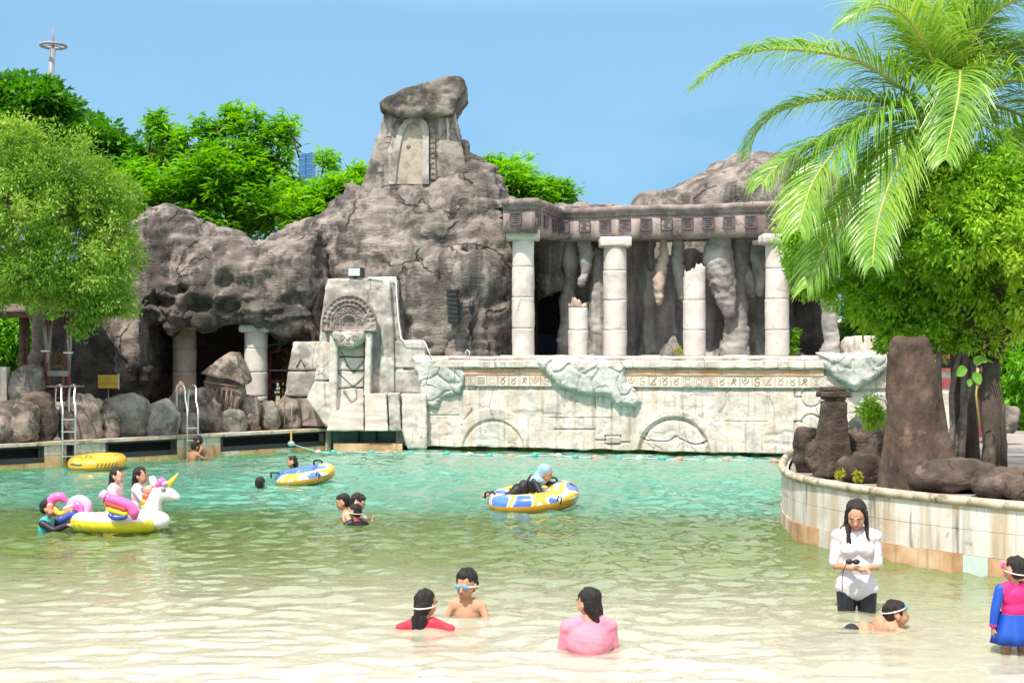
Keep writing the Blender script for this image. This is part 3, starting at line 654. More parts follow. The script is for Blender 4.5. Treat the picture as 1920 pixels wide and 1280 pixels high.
def poly_sd(T, Z, poly):
    """signed distance, positive inside"""
    n = len(poly); d = np.full(len(T), 1e9); ins = np.zeros(len(T), bool)
    for i in range(n):
        a, b = poly[i], poly[(i+1) % n]; d = np.minimum(d, seg_d(T, Z, a, b))
        c = ((a[1] > Z) != (b[1] > Z)) & (T < (b[0]-a[0])*(Z-a[1])/((b[1]-a[1]) or 1e-9)+a[0]); ins ^= c
    return np.where(ins, d, -d)
def blob(name, poly_uv, plane, thick, m, parent=None, res=.022, off=0, seed=0, rad=.12, crack=.9, cd=.06):
    poly = [plane.tz(u, v) for u, v in poly_uv]; ts = [p[0] for p in poly]; zs = [p[1] for p in poly]
    a = np.arange(min(ts)-.06, max(ts)+.08, res); b = np.arange(min(zs)-.06, max(zs)+.08, res); T, Z = np.meshgrid(a, b); T = T.ravel(); Z = Z.ravel()
    q = np.stack([T, Z, T*0+seed], 1); d = poly_sd(T+.03*fbm(q*4, 2, 4), Z+.03*fbm(q*4+5, 2, 6), poly)
    f1, f2 = worley(q*1.6+.3*np.stack([fbm(q*2, 2, 1), fbm(q*2+7, 2, 2), T*0], 1), seed+3)
    h = thick*np.sqrt(np.clip(d/rad, 0, 1)*(2-np.clip(d/rad, 0, 1)))
    h = h+thick*.35*fbm(q*1.5, 4, seed)*np.clip(d/rad, 0, 1)+.012*fbm(q*8, 3, seed)-cd*crack*np.exp(-((f2-f1)/.05)**2)*np.clip(d/.05, 0, 1)
    h = np.where(d <= 0, -.06, h)+off
    V = np.array(plane.A)+T[:,None]*np.array(plane.d)+h[:,None]*np.array(plane.n); V[:,2] = Z
    n_, m_ = len(b), len(a); i = (np.arange(n_-1)[:,None]*m_+np.arange(m_-1)[None]).ravel(); Q = np.stack([i, i+1, i+m_+1, i+m_], 1)
    keep = (d[Q] > -.0).any(1); Q = Q[keep]
    used = np.unique(Q); mp = np.full(len(V), -1); mp[used] = np.arange(len(used))
    return obj(name, mesh_np(name, V[used], mp[Q]), m, parent)
blob('rock_overlay', [(776, 664), (830, 667), (866, 676), (872, 700), (868, 738), (846, 742), (830, 745), (820, 765), (793, 757), (788, 720), (778, 690)], TW, .14, M['teal_rock'], TWROOT, seed=1)
blob('rock_overlay', [(1006, 672), (1100, 668), (1172, 676), (1176, 715), (1188, 728), (1205, 752), (1192, 763), (1156, 762), (1145, 744), (1088, 742), (1056, 728), (1030, 705), (1014, 690)], TW, .20, M['teal_rock'], TWROOT, seed=5)
blob('rock_overlay', [(1532, 662), (1600, 660), (1680, 660), (1672, 690), (1640, 712), (1604, 731), (1572, 715), (1550, 695)], TW, .24, M['teal_rock'], TWROOT, seed=9)

# ---------------------------------------------------------------- rocks
def displace(me, amp=.2, sc=.7, seed=0, lump=.0, lsc=.8, fine=.02, strata=.02, pits=(), crease=0.0):
    V, N = get_np(me); q = V+seed*3.7
    d = amp*fbm(q*sc, 4, seed)
    if lump:
        f1, f2 = worley(q*lsc+.35*fbm(q*1.1, 2, 5)[:,None], seed); d += lump*(.55-f1)*1.6
        if crease: d -= crease*np.exp(-((f2-f1)/.06)**2)
    d += fine*fbm(q*np.array([4, 4, 9]), 3, seed+2)
    if strata: d += strata*(np.abs(((V[:,2]*3.1+.8*fbm(q*.8, 3, 8)) % 1)-.5)*2-.5)
    V2 = V+N*d[:,None]
    for (u, v, rp, dp) in pits:
        Y = V2[:,1]; uu = 960+V2[:,0]/Y*F; vv = HZ-(V2[:,2]-CH)/Y*F
        g = np.exp(-(((uu-u+7*fbm(q*1.6, 2, 61))/(rp*1.25))**2+((vv-v+6*fbm(q*1.9+3, 2, 62))/(rp*.75))**2)**1.1)*(N[:,1] < .2); V2[:,1] += g*dp*.75
    set_np(me, V2)
def sweep_rock(name, keys, m, label, cat='rock', n=150, ring=90, p=.75, parent=None, group=None, **kw):
    """keys: (u, vtop, vbottom, Yfront, Ydepth).  closed ring cross-sections swept along u"""
    us = np.linspace(keys[0][0], keys[-1][0], n); K = spl(keys, us); V = []
    kk = np.array([.25, .5, .25])
    th = np.linspace(0, 2*np.pi, ring, endpoint=False)
    c = np.sign(np.cos(th))*np.abs(np.cos(th))**p; s_ = np.sign(np.sin(th))*np.abs(np.sin(th))**p
    end = np.clip(np.minimum(np.arange(n), np.arange(n)[::-1])/(n*.04), 0, 1)**.5
    for i, u in enumerate(us):
        vt, vb, Y0, D = K[i]; Yc = Y0+D/2
        zt = CH+(HZ-vt)/F*Yc; zb = CH+(HZ-vb)/F*Yc; zc = (zt+zb)/2; hz = (zt-zb)/2*(.3+.7*end[i]); lean = .22*D
        y = Yc-D/2*c+lean*(s_)*.6; z = zc+hz*s_; x = (u-960)/F*Yc
        V.append(np.stack([np.full(ring, x), y, z], 1))
    V = np.concatenate(V+[np.array([V[0].mean(0), V[-1].mean(0)])]); T = n*ring
    i, k = np.meshgrid(np.arange(n-1), np.arange(ring), indexing='ij'); i = i.ravel(); k = k.ravel(); k2 = (k+1) % ring
    Q = np.stack([i*ring+k, (i+1)*ring+k, (i+1)*ring+k2, i*ring+k2], 1)
    k = np.arange(ring); k2 = (k+1) % ring
    T1 = np.stack([np.full(ring, T), k, k2], 1); T2 = np.stack([np.full(ring, T+1), (n-1)*ring+k2, (n-1)*ring+k], 1)
    me = mesh_np(name, V, [Q, T1, T2]); displace(me, **kw)
    return tag(obj(name, me, m, parent), label, cat, group)
def poly_rock(name, poly, Y, thick, m, label=None, cat=None, voxel=.05, smooth=8, parent=None, seed=0, amp=.05, lean=0, **kw):
    mb = MB(); n = len(poly); a = [P(u, v, Y) for u, v in poly]; zb = min(p.z for p in a); b = [p+Vector((0, thick, 0)) for p in a]
    if lean: a = [p+Vector((0, lean*(p.z-zb), 0)) for p in a]
    mb.add(a+b, [tuple(range(n)), tuple(range(n, 2*n))[::-1]]+[(i, n+i, n+(i+1) % n, (i+1) % n) for i in range(n)])
    me = mb.mesh(); me = remesh(me, voxel, smooth); displace(me, amp=amp, seed=seed, strata=kw.pop('strata', 0), fine=kw.pop('fine', .015), **kw)
    return tag(obj(name, me, m, parent), label, cat)
_ico = bmesh.new(); bmesh.ops.create_icosphere(_ico, subdivisions=5, radius=1); _im = bpy.data.meshes.new('ico'); _ico.to_mesh(_im); _ico.free(); ICO, _ = get_np(_im); ICOF = np.array([p.vertices[:] for p in _im.polygons])
_ico = bmesh.new(); bmesh.ops.create_icosphere(_ico, subdivisions=4, radius=1); _im2 = bpy.data.meshes.new('ico4'); _ico.to_mesh(_im2); _ico.free(); ICO4, _ = get_np(_im2); ICOF4 = np.array([p.vertices[:] for p in _im2.polygons])
def boulder(u0, u1, vt, vb, Y, m, label, seed=0, depth=1.0, p=.8, amp=.16, rot=0, group='boulders along the pool edge', sc=1.1, parent=None, name='boulder'):
    c = P((u0+u1)/2, (vt+vb)/2, Y); rx = (u1-u0)/2/F*Y; rz = (vb-vt)/2/F*Y; I, FF = (ICO4, ICOF4) if rx < .8 else (ICO, ICOF)
    q = np.sign(I)*np.abs(I)**p; V = q*np.array([rx, rx*depth, rz]); r = min(rx, rz)
    if rot: cs, sn = math.cos(rot), math.sin(rot); V = np.stack([V[:,0]*cs-V[:,2]*sn, V[:,1], V[:,0]*sn+V[:,2]*cs], 1)
    V = V+np.array(c)
    me = mesh_np(name, V, FF); displace(me, amp=amp*r*1.25, sc=sc/r*.6, seed=seed, fine=.075*r, strata=.02*r, lump=.16*r, lsc=.95/r, crease=.09*r)
    return tag(obj(name, me, m, parent), label, 'boulder' if not parent else None, group if not parent else None)

PITS = [(421,529,17,.7), (334,545,13,.45), (303,566,15,.6), (357,571,16,.6), (425,573,17,.7), (472,562,14,.3), (462,540,24,.22), (313,484,14,.25), (312,512,14,.3), (388,575,8,.4), (560,560,18,.35), (590,580,20,.5), (500,520,14,.25)]
sweep_rock('rock_arch', [(225,440,742,31.6,2.6), (255,420,742,31.3,2.8), (285,397,744,31.1,3), (296,392,700,31.0,3), (303,389,618,31.0,3), (315,387,612,30.9,3), (340,396,634,30.8,3), (352,408,628,30.8,3.1), (360,418,618,30.8,3.1), (380,432,614,30.8,3.1),
    (405,440,626,30.8,3.2), (430,444,608,30.8,3.2), (455,455,604,30.8,3.2), (478,461,606,30.8,3.2), (500,452,622,30.8,3.2), (540,443,634,30.8,3.3), (575,436,632,30.8,3.4), (600,430,628,30.8,3.4), (612,428,700,31.2,3.2), (640,425,745,31.6,3)],
    M['rock_grey'], 'pitted grey rock arch overhanging the cave mouth and its two pillars', n=230, ring=150, amp=.22, sc=.55, lump=.12, lsc=.8, fine=.045, strata=.07, pits=PITS, seed=2, crease=.05)
sweep_rock('cave_side_rock', [(100,640,748,32.4,1.8), (135,560,748,32.2,2.2), (170,520,748,32.0,2.4), (210,470,748,31.7,2.6), (250,470,748,31.4,2.6), (285,500,748,31.2,2.4), (300,640,748,31.3,2.0)],
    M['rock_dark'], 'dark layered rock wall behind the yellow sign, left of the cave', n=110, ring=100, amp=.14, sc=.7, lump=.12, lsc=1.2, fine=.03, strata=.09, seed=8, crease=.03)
sweep_rock('rock_mountain', [(440,478,604,32.6,3), (480,452,606,32.4,3.2), (520,440,606,32.3,3.4), (560,428,610,32.2,3.6), (590,410,640,32.0,4.2), (604,400,720,31.9,4.4), (640,372,760,31.6,4.6), (668,350,760,31.4,4.8), (700,342,760,31.2,5), (760,335,760,31.1,5), (830,335,760,31.1,5), (868,328,760,31.1,5), (885,320,760,31.2,4.9),
    (905,315,760,31.3,4.8), (915,325,760,31.4,4.7), (932,354,760,31.6,4.5), (948,374,760,31.9,4.2), (965,392,745,32.4,3.6), (1000,396,560,32.9,3.2), (1040,392,556,33.2,3.0), (1060,384,470,33.4,2.8), (1090,377,452,33.5,2.8), (1130,378,452,33.5,2.8), (1165,388,452,33.5,2.8), (1200,392,452,33.5,2.6)],
    M['rock'], 'big brown rock mountain with horizontal layers carrying the stone tower', n=330, ring=220, amp=.32, sc=.42, lump=.24, lsc=.5, fine=.05, strata=.08, seed=4, crease=.07,
    pits=[(752,362,10,.5), (822,452,20,.6), (868,470,8,.4), (950,560,10,.5), (760,600,7,.35), (668,560,12,.4), (878,560,9,.3)])
sweep_rock('rock_hill', [(1180,400,480,35,2), (1196,376,480,35,3), (1215,369,480,35,3.4), (1252,366,480,35,3.6), (1290,342,480,35,4), (1335,312,480,35,4), (1365,292,480,35,4), (1390,281,480,35,4), (1425,280,480,35,4), (1455,290,480,35,4), (1510,300,480,35,4), (1570,340,480,35,4), (1630,420,480,35,3), (1680,470,480,35,2)],
    M['rock'], 'smooth brown rock hump rising behind the colonnade roof', n=140, ring=110, amp=.16, sc=.6, lump=.22, lsc=.6, fine=.025, strata=.02, seed=6, crease=.04)
# dark ceiling and back of the cave
def cave_back():
    mb = MB(); mb.box((-8.6, 35.3, 1.6), (4.2, .3, 3.2)); mb.box((-6.6, 34.2, 1.75), (.25, 2.4, 2.5)); mb.box((-8.0, 33.6, 3.3), (4.6, 3.6, .3))
    me = remesh(mb.mesh(), .1, 3); displace(me, amp=.12, sc=1, fine=.03, strata=.03)
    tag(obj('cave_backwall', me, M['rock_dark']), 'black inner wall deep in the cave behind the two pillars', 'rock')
cave_back()

# stone tower on the mountain
M['tower_stone2'] = mat('tower_stone2', [(.3, (.26,.235,.21)), (.5, (.42,.385,.355)), (.7, (.54,.50,.47))], scale=2.5, rough=.9, bump=.6, bscale=14, bdist=.02, dirt=[(2, .5, .62, (.13,.12,.11), .7)])
M['niche_stone'] = mat('niche_stone', [(.3, (.30,.25,.20)), (.5, (.42,.36,.30)), (.7, (.52,.46,.39))], scale=2.5, rough=.9, bump=.6, bscale=14, bdist=.02, dirt=[(2.5, .52, .64, (.17,.15,.13), .7)])
def tower():
    root = empty('stone_tower', P(775, 350, 33.6), 0, 'tapering stone tower with arched niche under a slanting cap rock', 'tower')
    Y = 32.75
    poly_rock('tower_body', [(655,400), (676,352), (692,310), (706,270), (722,208), (852,206), (858,240), (866,270), (872,300), (884,352), (905,400)], Y, 2.0, M['tower_stone'], voxel=.045, smooth=3, parent=root, seed=3, amp=.05, sc=1.2, lump=.03, lsc=1.5, fine=.02)
    poly_rock('cap_rock', [(709,192), (714,184), (738,174), (765,163), (800,154), (832,145), (862,143), (869,152), (871,168), (864,186), (852,200), (848,216), (800,216), (740,216), (718,206)], Y-.35, 1.8, M['cap_stone'], voxel=.04, smooth=9, parent=root, seed=7, amp=.07, sc=1.2, fine=.025)
    pl = lambda u, v, o: P(u, v, Y-o)
    band = [(729,345), (734,300), (741,262), (748,240), (758,226), (774,219), (790,221), (800,229), (804,245), (804,345)]
    mb = MB(); w_ = 9
    # flat arch frame: strip extruded
    inn = [(741,345), (746,300), (752,264), (757,246), (764,234), (774,228), (784,231), (790,240), (792,252), (791,345)]
    n = len(band); vs = [pl(*p, .09) for p in band]+[pl(*p, .09) for p in inn]+[pl(*p, -.1) for p in band]+[pl(*p, -.1) for p in inn]
    fs = []
    for i in range(n-1):
        fs += [(i, i+1, n+i+1, n+i), (i, 2*n+i, 2*n+i+1, i+1), (n+i, n+i+1, 3*n+i+1, 3*n+i)]
    mb.add(vs, fs); mb.build('arch_frame', M['tower_stone2'], root)
    mb = MB(); vs = [pl(*p, .03) for p in inn]; mb.add(vs+[v+Vector((0, .2, 0)) for v in vs], [tuple(range(n))]+[(i, i+1, n+i+1, n+i) for i in range(n-1)]); mb.build('niche_panel', M['niche_stone'], root)
    for k in range(10):
        v = 246+k*9.6; mb = MB(); mb.box(pl(811+k*.15, v, .0), (.125, .12, .115)); b_ = mb.build('glyph_block', M['tower_stone'], root)
        g = MB(); g.sphere(pl(811+k*.15, v, .06), (.03, .02, .03), 6, 4); g.build('boss', M['entab'], b_)
    for k in range(7):
        v = 252+k*11; mb = MB(); mb.box(pl(729-k*2.6, v, -.02), (.12, .12, .12)); mb.build('glyph_block', M['tower_stone'], root)
    mb = MB(); q = [(836,212), (854,212), (862,262), (862,300), (850,330), (842,326)]
    vs = [P(u, v, Y-.05+(u-836)*.012) for u, v in q]; mb.add(vs+[v+Vector((0, .4, 0)) for v in vs], [tuple(range(6))]+[(i, (i+1) % 6, 6+(i+1) % 6, 6+i) for i in range(6)]); mb.build('pale_facet', M['totem'], root)
    poly_rock('side_crag', [(858,262), (878,264), (878,285), (905,298), (920,330), (930,352), (850,352), (846,310)], Y+.25, 1.2, M['rock'], voxel=.05, smooth=4, parent=root, seed=9, amp=.06, sc=1.3, fine=.025)
tower()

# ---------------------------------------------------------------- columns
def drum(c, r, z0, z1, m, parent, seed, top=None, name='drum', n=36):
    zs = [z0+.002, z0+.010]+list(np.linspace(z0+.05, z1-.05, max(2, int((z1-z0)/.07))))+[z1-.010, z1-.002]; rr = [r-.010, r]+[r]*(len(zs)-4)+[r, r-.010]
    th = np.linspace(0, 2*np.pi, n, endpoint=False); V = []
    for i, (z, q) in enumerate(zip(zs, rr)):
        x = np.cos(th)*q; y = np.sin(th)*q; pp = np.stack([c[0]+x, c[1]+y, np.full(n, z)], 1)
        d = .010*fbm(pp*2.2+seed, 3, seed)+.004*fbm(pp*9, 2, seed+1); pp[:,0] += np.cos(th)*d; pp[:,1] += np.sin(th)*d
        if top is not None:
            f = i/(len(zs)-1); cut = top(pp[:,0]-c[0], pp[:,1]-c[1]); zc = z0+(z1-z0)*f; pp[:,2] = z0+(pp[:,2]-z0)*(cut-z0)/(z1-z0)
        V.append(pp)
    extra = [V[-1].mean(0)+np.array([0, 0, -.02 if top is None else -.08])]
    if top is not None:
        inner = V[-1].copy(); inner[:,:2] = (inner[:,:2]+np.array(c[:2]))/2; inner[:,2] += RNG.uniform(-.10, .06, n); V.append(inner)
    V = np.concatenate(V+[np.array(extra)]); N = (len(V)-1)//n
    i, k = np.meshgrid(np.arange(N-1), np.arange(n), indexing='ij'); i = i.ravel(); k = k.ravel(); k2 = (k+1) % n
    Q = np.stack([i*n+k, i*n+k2, (i+1)*n+k2, (i+1)*n+k], 1); k = np.arange(n); T = np.stack([(N-1)*n+k, (N-1)*n+(k+1) % n, np.full(n, N*n)], 1)
    return obj(name, mesh_np(name, V, [Q, T], smooth=top is None), m, parent)
def column(uc, wpx, Y, vb, vt, joints, label, cap=None, broken=None, m=None, group='pale stone columns', seed=0, topm=None):
    m = m or M['column']; c = P(uc, 670, Y); r = wpx/2/F*Y; Z = lambda v: CH+(HZ-v)/F*Y
    root = empty('column', (c.x, c.y, Z(vb)), 0, label, 'column', group)
    js = [vb]+[j for j in joints if vt < j < vb]+[vt]; js = sorted(js, reverse=True)
    for i in range(len(js)-1):
        z0, z1 = Z(js[i]), Z(js[i+1]); last = i == len(js)-2
        top = None
        if last and broken:
            slope, jag = broken
            def top(x, y, z1=z1): 
                q = np.stack([x*9+seed, y*9, x*0], 1); return z1+slope*x/r*.5+jag*(fbm(q, 3, seed)-.4)+jag*.4*RNG.uniform(-1, 1, len(x))
        drum((c.x, c.y), r*(1-.01*i), z0, z1, (topm if last and topm else m), root, seed+i, top)
    if cap:
        w2, v0, v1 = cap; w3 = w2/F*Y; mb = MB(); mb.box((c.x, c.y, (Z(v0)+Z(v1))/2), (w3, w3*.85, Z(v1)-Z(v0))); me = remesh(mb.mesh(), .035, 2); displace(me, amp=.012, sc=3, fine=.012, strata=0, seed=seed)
        obj('capital', me, m, root)
    return root
column(981, 42, 30.95, 668, 450, (501, 558, 616), 'tall pale column at the left corner of the roofed colonnade', cap=(62, 451, 432), seed=1)
column(1153, 44.5, 31.6, 668, 462, (508, 563, 619), 'tall pale column standing just left of the rear wall middle, full height', cap=(58, 463, 446), seed=11)
column(1457, 45, 30.7, 668, 457, (504, 561, 619), 'tall pale column nearest the palm fronds under the roof', cap=(62, 458, 440), seed=21)
column(1302, 42, 31.2, 668, 505, (563, 619), 'broken pale column with jagged top between two full columns', broken=(.22, .16), seed=31)
column(1084, 36, 31.2, 668, 566, (577, 619), 'short broken column stub with crumbling pinkish top beside the dark doorway', broken=(-.12, .14), seed=41, topm=M['column_tan'])
column(480, 44, 31.5, 752, 622, (653, 697, 742), 'pale pillar with square capital right of the cave mouth', cap=(56, 623, 609), seed=51, group='pillars in the cave mouth')
column(346, 44, 32.3, 752, 617, (653, 696, 740), 'tan weathered pillar standing inside the dark cave mouth', cap=(66, 618, 612), m=M['column_tan'], seed=61, group='pillars in the cave mouth')

# ---------------------------------------------------------------- entablature
def entablature():
    ptsuv = [(944, 30.55), (1001, 30.3), (1046, 32.3), (1300, 31.45), (1480, 30.85), (1580, 30.5)]
    path = [Vector(((u-960)/F*Y, Y, 0)) for u, Y in ptsuv]
    zt = lambda v, Y: CH+(HZ-v)/F*Y
    Zt = 5.95; Zb = 5.16
    root = empty('colonnade_roof', path[0]+Vector((0, 0, Zb)), 0, 'long weathered roof beam with square medallions resting on the columns', 'roof beam')
    dirs = [(b-a).normalized() for a, b in zip(path, path[1:])]; nr = [Vector((d.y, -d.x, 0)) for d in dirs]
    def off(i, o):
        if i == 0: return path[0]+nr[0]*o
        if i == len(path)-1: return path[-1]+nr[-1]*o
        b = (nr[i-1]+nr[i]).normalized(); return path[i]+b*(o/max(.35, b.dot(nr[i])))
    def loft(prof, name, m, amp=.006):
        # subdivide the path
        vs = []; cols = 0; fr = []
        for i in range(len(path)-1):
            k = max(1, int((path[i+1]-path[i]).length/.12)); fr += [(i, j/k) for j in range(k)]
        fr.append((len(path)-2, 1.0)); m_ = len(prof)
        for (i, f) in fr:
            for (o, z) in prof: vs.append(off(i, o).lerp(off(i+1, o), f)+Vector((0, 0, z)))
        V = np.array([tuple(v) for v in vs]); V += amp*np.stack([fbm(V*3, 3, 1), fbm(V*3+5, 3, 2), 2*fbm(V*2.2+9, 3, 3)], 1)
        n = len(fr); i, j = np.meshgrid(np.arange(n-1), np.arange(m_), indexing='ij'); i = i.ravel(); j = j.ravel(); j2 = (j+1) % m_
        Q = np.stack([i*m_+j, (i+1)*m_+j, (i+1)*m_+j2, i*m_+j2], 1)
        me = mesh_np(name, V, [Q, np.array([list(range(m_))]), np.array([[(n-1)*m_+j for j in range(m_)][::-1]])], smooth=False)
        return obj(name, me, m, root)
    loft([(0, Zb), (0.0, Zb+.10), (.015, Zb+.12), (.015, 5.70), (-1.3, 5.70), (-1.3, Zb)], 'frieze_beam', M['entab'])
    loft([(.02, 5.702), (.05, 5.74), (.05, 5.79), (.13, 5.82), (.14, Zt-.02), (.11, Zt), (-1.5, Zt), (-1.5, 5.702)], 'cornice', M['entab'], .012)
    # medallions
    for (u, i, wpx) in [(968, 0, 22), (1006, 1, 10), (1020, 1, 10), (1037, 1, 10), (1058, 2, 21), (1097, 2, 21), (1135, 2, 20), (1172, 2, 19), (1212, 2, 22), (1250, 2, 21), (1289, 2, 22), (1328, 3, 22), (1367, 3, 20), (1408, 3, 22), (1447, 3, 22), (1486, 4, 22), (1525, 4, 22)]:
        pl = Plane(path[i], path[i+1]); c = pl.tz(u, 410)[0]; wd = .29 if i != 1 else .30; r_ = pl.rot()
        mb = MB(); z = 5.49
        mb.box(pl.pt(c, z, .02), (wd, .07, .30), r_)
        o = mb.build('medallion', M['medal'] if random.random() < .75 else M['entab'], root)
        g = MB()
        for (dx, dz, w_, h_) in ((0, .135, wd, .03), (0, -.135, wd, .03), (-wd/2+.015, 0, .03, .30), (wd/2-.015, 0, .03, .30)): g.box(pl.pt(c+dx, z+dz, .06), (w_, .03, h_), r_)
        for k in range(4): g.box(pl.pt(c+random.uniform(-.03, .03), z-.08+k*.05, .06), (wd*.5, .02, .018), r_)
        g.build('carving', M['medal'], o)
entablature()

# grotto wall behind the columns
def grotto():
    root = empty('grotto_wall', P(1200, 660, 33.6), 0, 'grey stained grotto wall with hanging dripstone behind the columns', 'rock wall')
    GP = Plane(((1052-960)/F*33.8, 33.8), ((1500-960)/F*32.9, 32.9))
    a = np.arange(0, GP.len+.1, .035); b = np.arange(2.15, 5.75, .035); T, Z = np.meshgrid(a, b); T = T.ravel(); Z = Z.ravel()
    q = np.stack([T, Z, T*0], 1)
    h = .42*fbm(q*np.array([.95, .22, 1])+3, 3, 41)+.10*fbm(q*np.array([3.2, .8, 1]), 3, 42)+.02*fbm(q*8, 3, 43)+.35*np.clip((2.9-Z)/.8, 0, 1)**2
    V = np.array(GP.A)+T[:,None]*np.array(GP.d)+h[:,None]*np.array(GP.n); V[:,2] = Z
    n_, m_ = len(b), len(a); i = (np.arange(n_-1)[:,None]*m_+np.arange(m_-1)[None]).ravel()
    obj('back_wall', mesh_np('back_wall', V, np.stack([i, i+1, i+m_+1, i+m_], 1)), M['cave'], root)
    def drip(pts, Y, name='stalactite', m=None, seed=0, am=.05):
        mb = MB(); pp = [P(u, v, Y) for u, v, r in pts]; rr = [r/F*Y for u, v, r in pts]
        for k in range(len(pp)):
            mb.sphere(pp[k], rr[k], 14, 10)
            if k:
                mb.tube([pp[k-1], pp[k]], [rr[k-1], rr[k]], 14)
        me = remesh(mb.mesh(), .045, 4); displace(me, amp=am, sc=2.0, seed=seed, fine=.03, strata=0); obj(name, me, m or M['stalac'], root)
    drip([(1093,440,16), (1099,475,13), (1098,505,11), (1091,530,7)], 32.6, seed=1, m=M['stalac'])
    drip([(1244,445,9), (1244,480,10), (1238,515,13), (1234,540,12), (1236,562,11)], 32.3, seed=2, m=M['column_tan'])
    drip([(1272,450,10), (1270,490,11), (1276,530,12), (1278,555,9)], 32.5, seed=3)
    drip([(1222,440,10), (1220,500,8)], 32.9, seed=4, m=M['cave'])
    drip([(1350,440,24), (1348,490,30), (1356,530,27), (1362,562,20), (1366,584,14)], 32.0, seed=5)
    drip([(1388,440,22), (1384,520,20), (1380,600,22), (1378,665,30)], 32.4, name='dripstone_pillar', seed=6)
    drip([(1420,470,16), (1428,515,18), (1424,548,9)], 32.1, seed=7)
    drip([(1398,500,11), (1404,530,17), (1410,548,11)], 32.3, seed=8, m=M['cave'])
    drip([(1258,640,12), (1258,672,26)], 32.9, name='dripstone_mound', seed=10, m=M['cave'])
    drip([(1120,480,18), (1128,540,24), (1125,665,26)], 33.0, name='dripstone_pillar', seed=13, m=M['cave'])
    drip([(1068,440,18), (1066,520,15), (1062,600,14), (1060,670,16)], 33.0, name='dripstone_pillar', seed=14, m=M['cave'])
    drip([(1028,445,34), (1030,500,28), (1032,530,24)], 32.7, name='hanging_rock', seed=15, m=M['rock_grey'], am=.10)
    drip([(1450,440,20), (1445,520,14)], 32.8, name='hanging_rock', seed=16, m=M['cave'])
    # dark doorway with blue screen
    mb = MB(); mb.box(P(1030, 610, 36.2)+Vector((0, 0, .3)), (2.2, .2, 3.2)); mb.box(P(1000, 610, 34.8), (.2, 2.8, 3)); mb.build('doorway_back', M['dark'], root)
    mb = MB(); mb.box(P(1024, 648, 35.2), (.8, .05, .62)); tag(mb.build('blue_panel', flat('blue_panel', (.01, .03, .07), rough=.6)), 'dark blue board low in the doorway behind the left columns', 'board')
grotto()
sweep_rock('dark_rock', [(1470,455,668,33.4,1.5), (1490,450,668,32.6,2.0), (1510,470,668,32.4,2), (1528,520,668,32.4,2), (1540,640,668,32.4,1.6), (1560,650,668,32.4,1.4), (1590,645,668,32.4,1.2)], M['rock_dark'],
    'near black rock standing right of the last full column', n=60, ring=70, amp=.12, sc=1, lump=.1, lsc=1.4, strata=.02, seed=12)

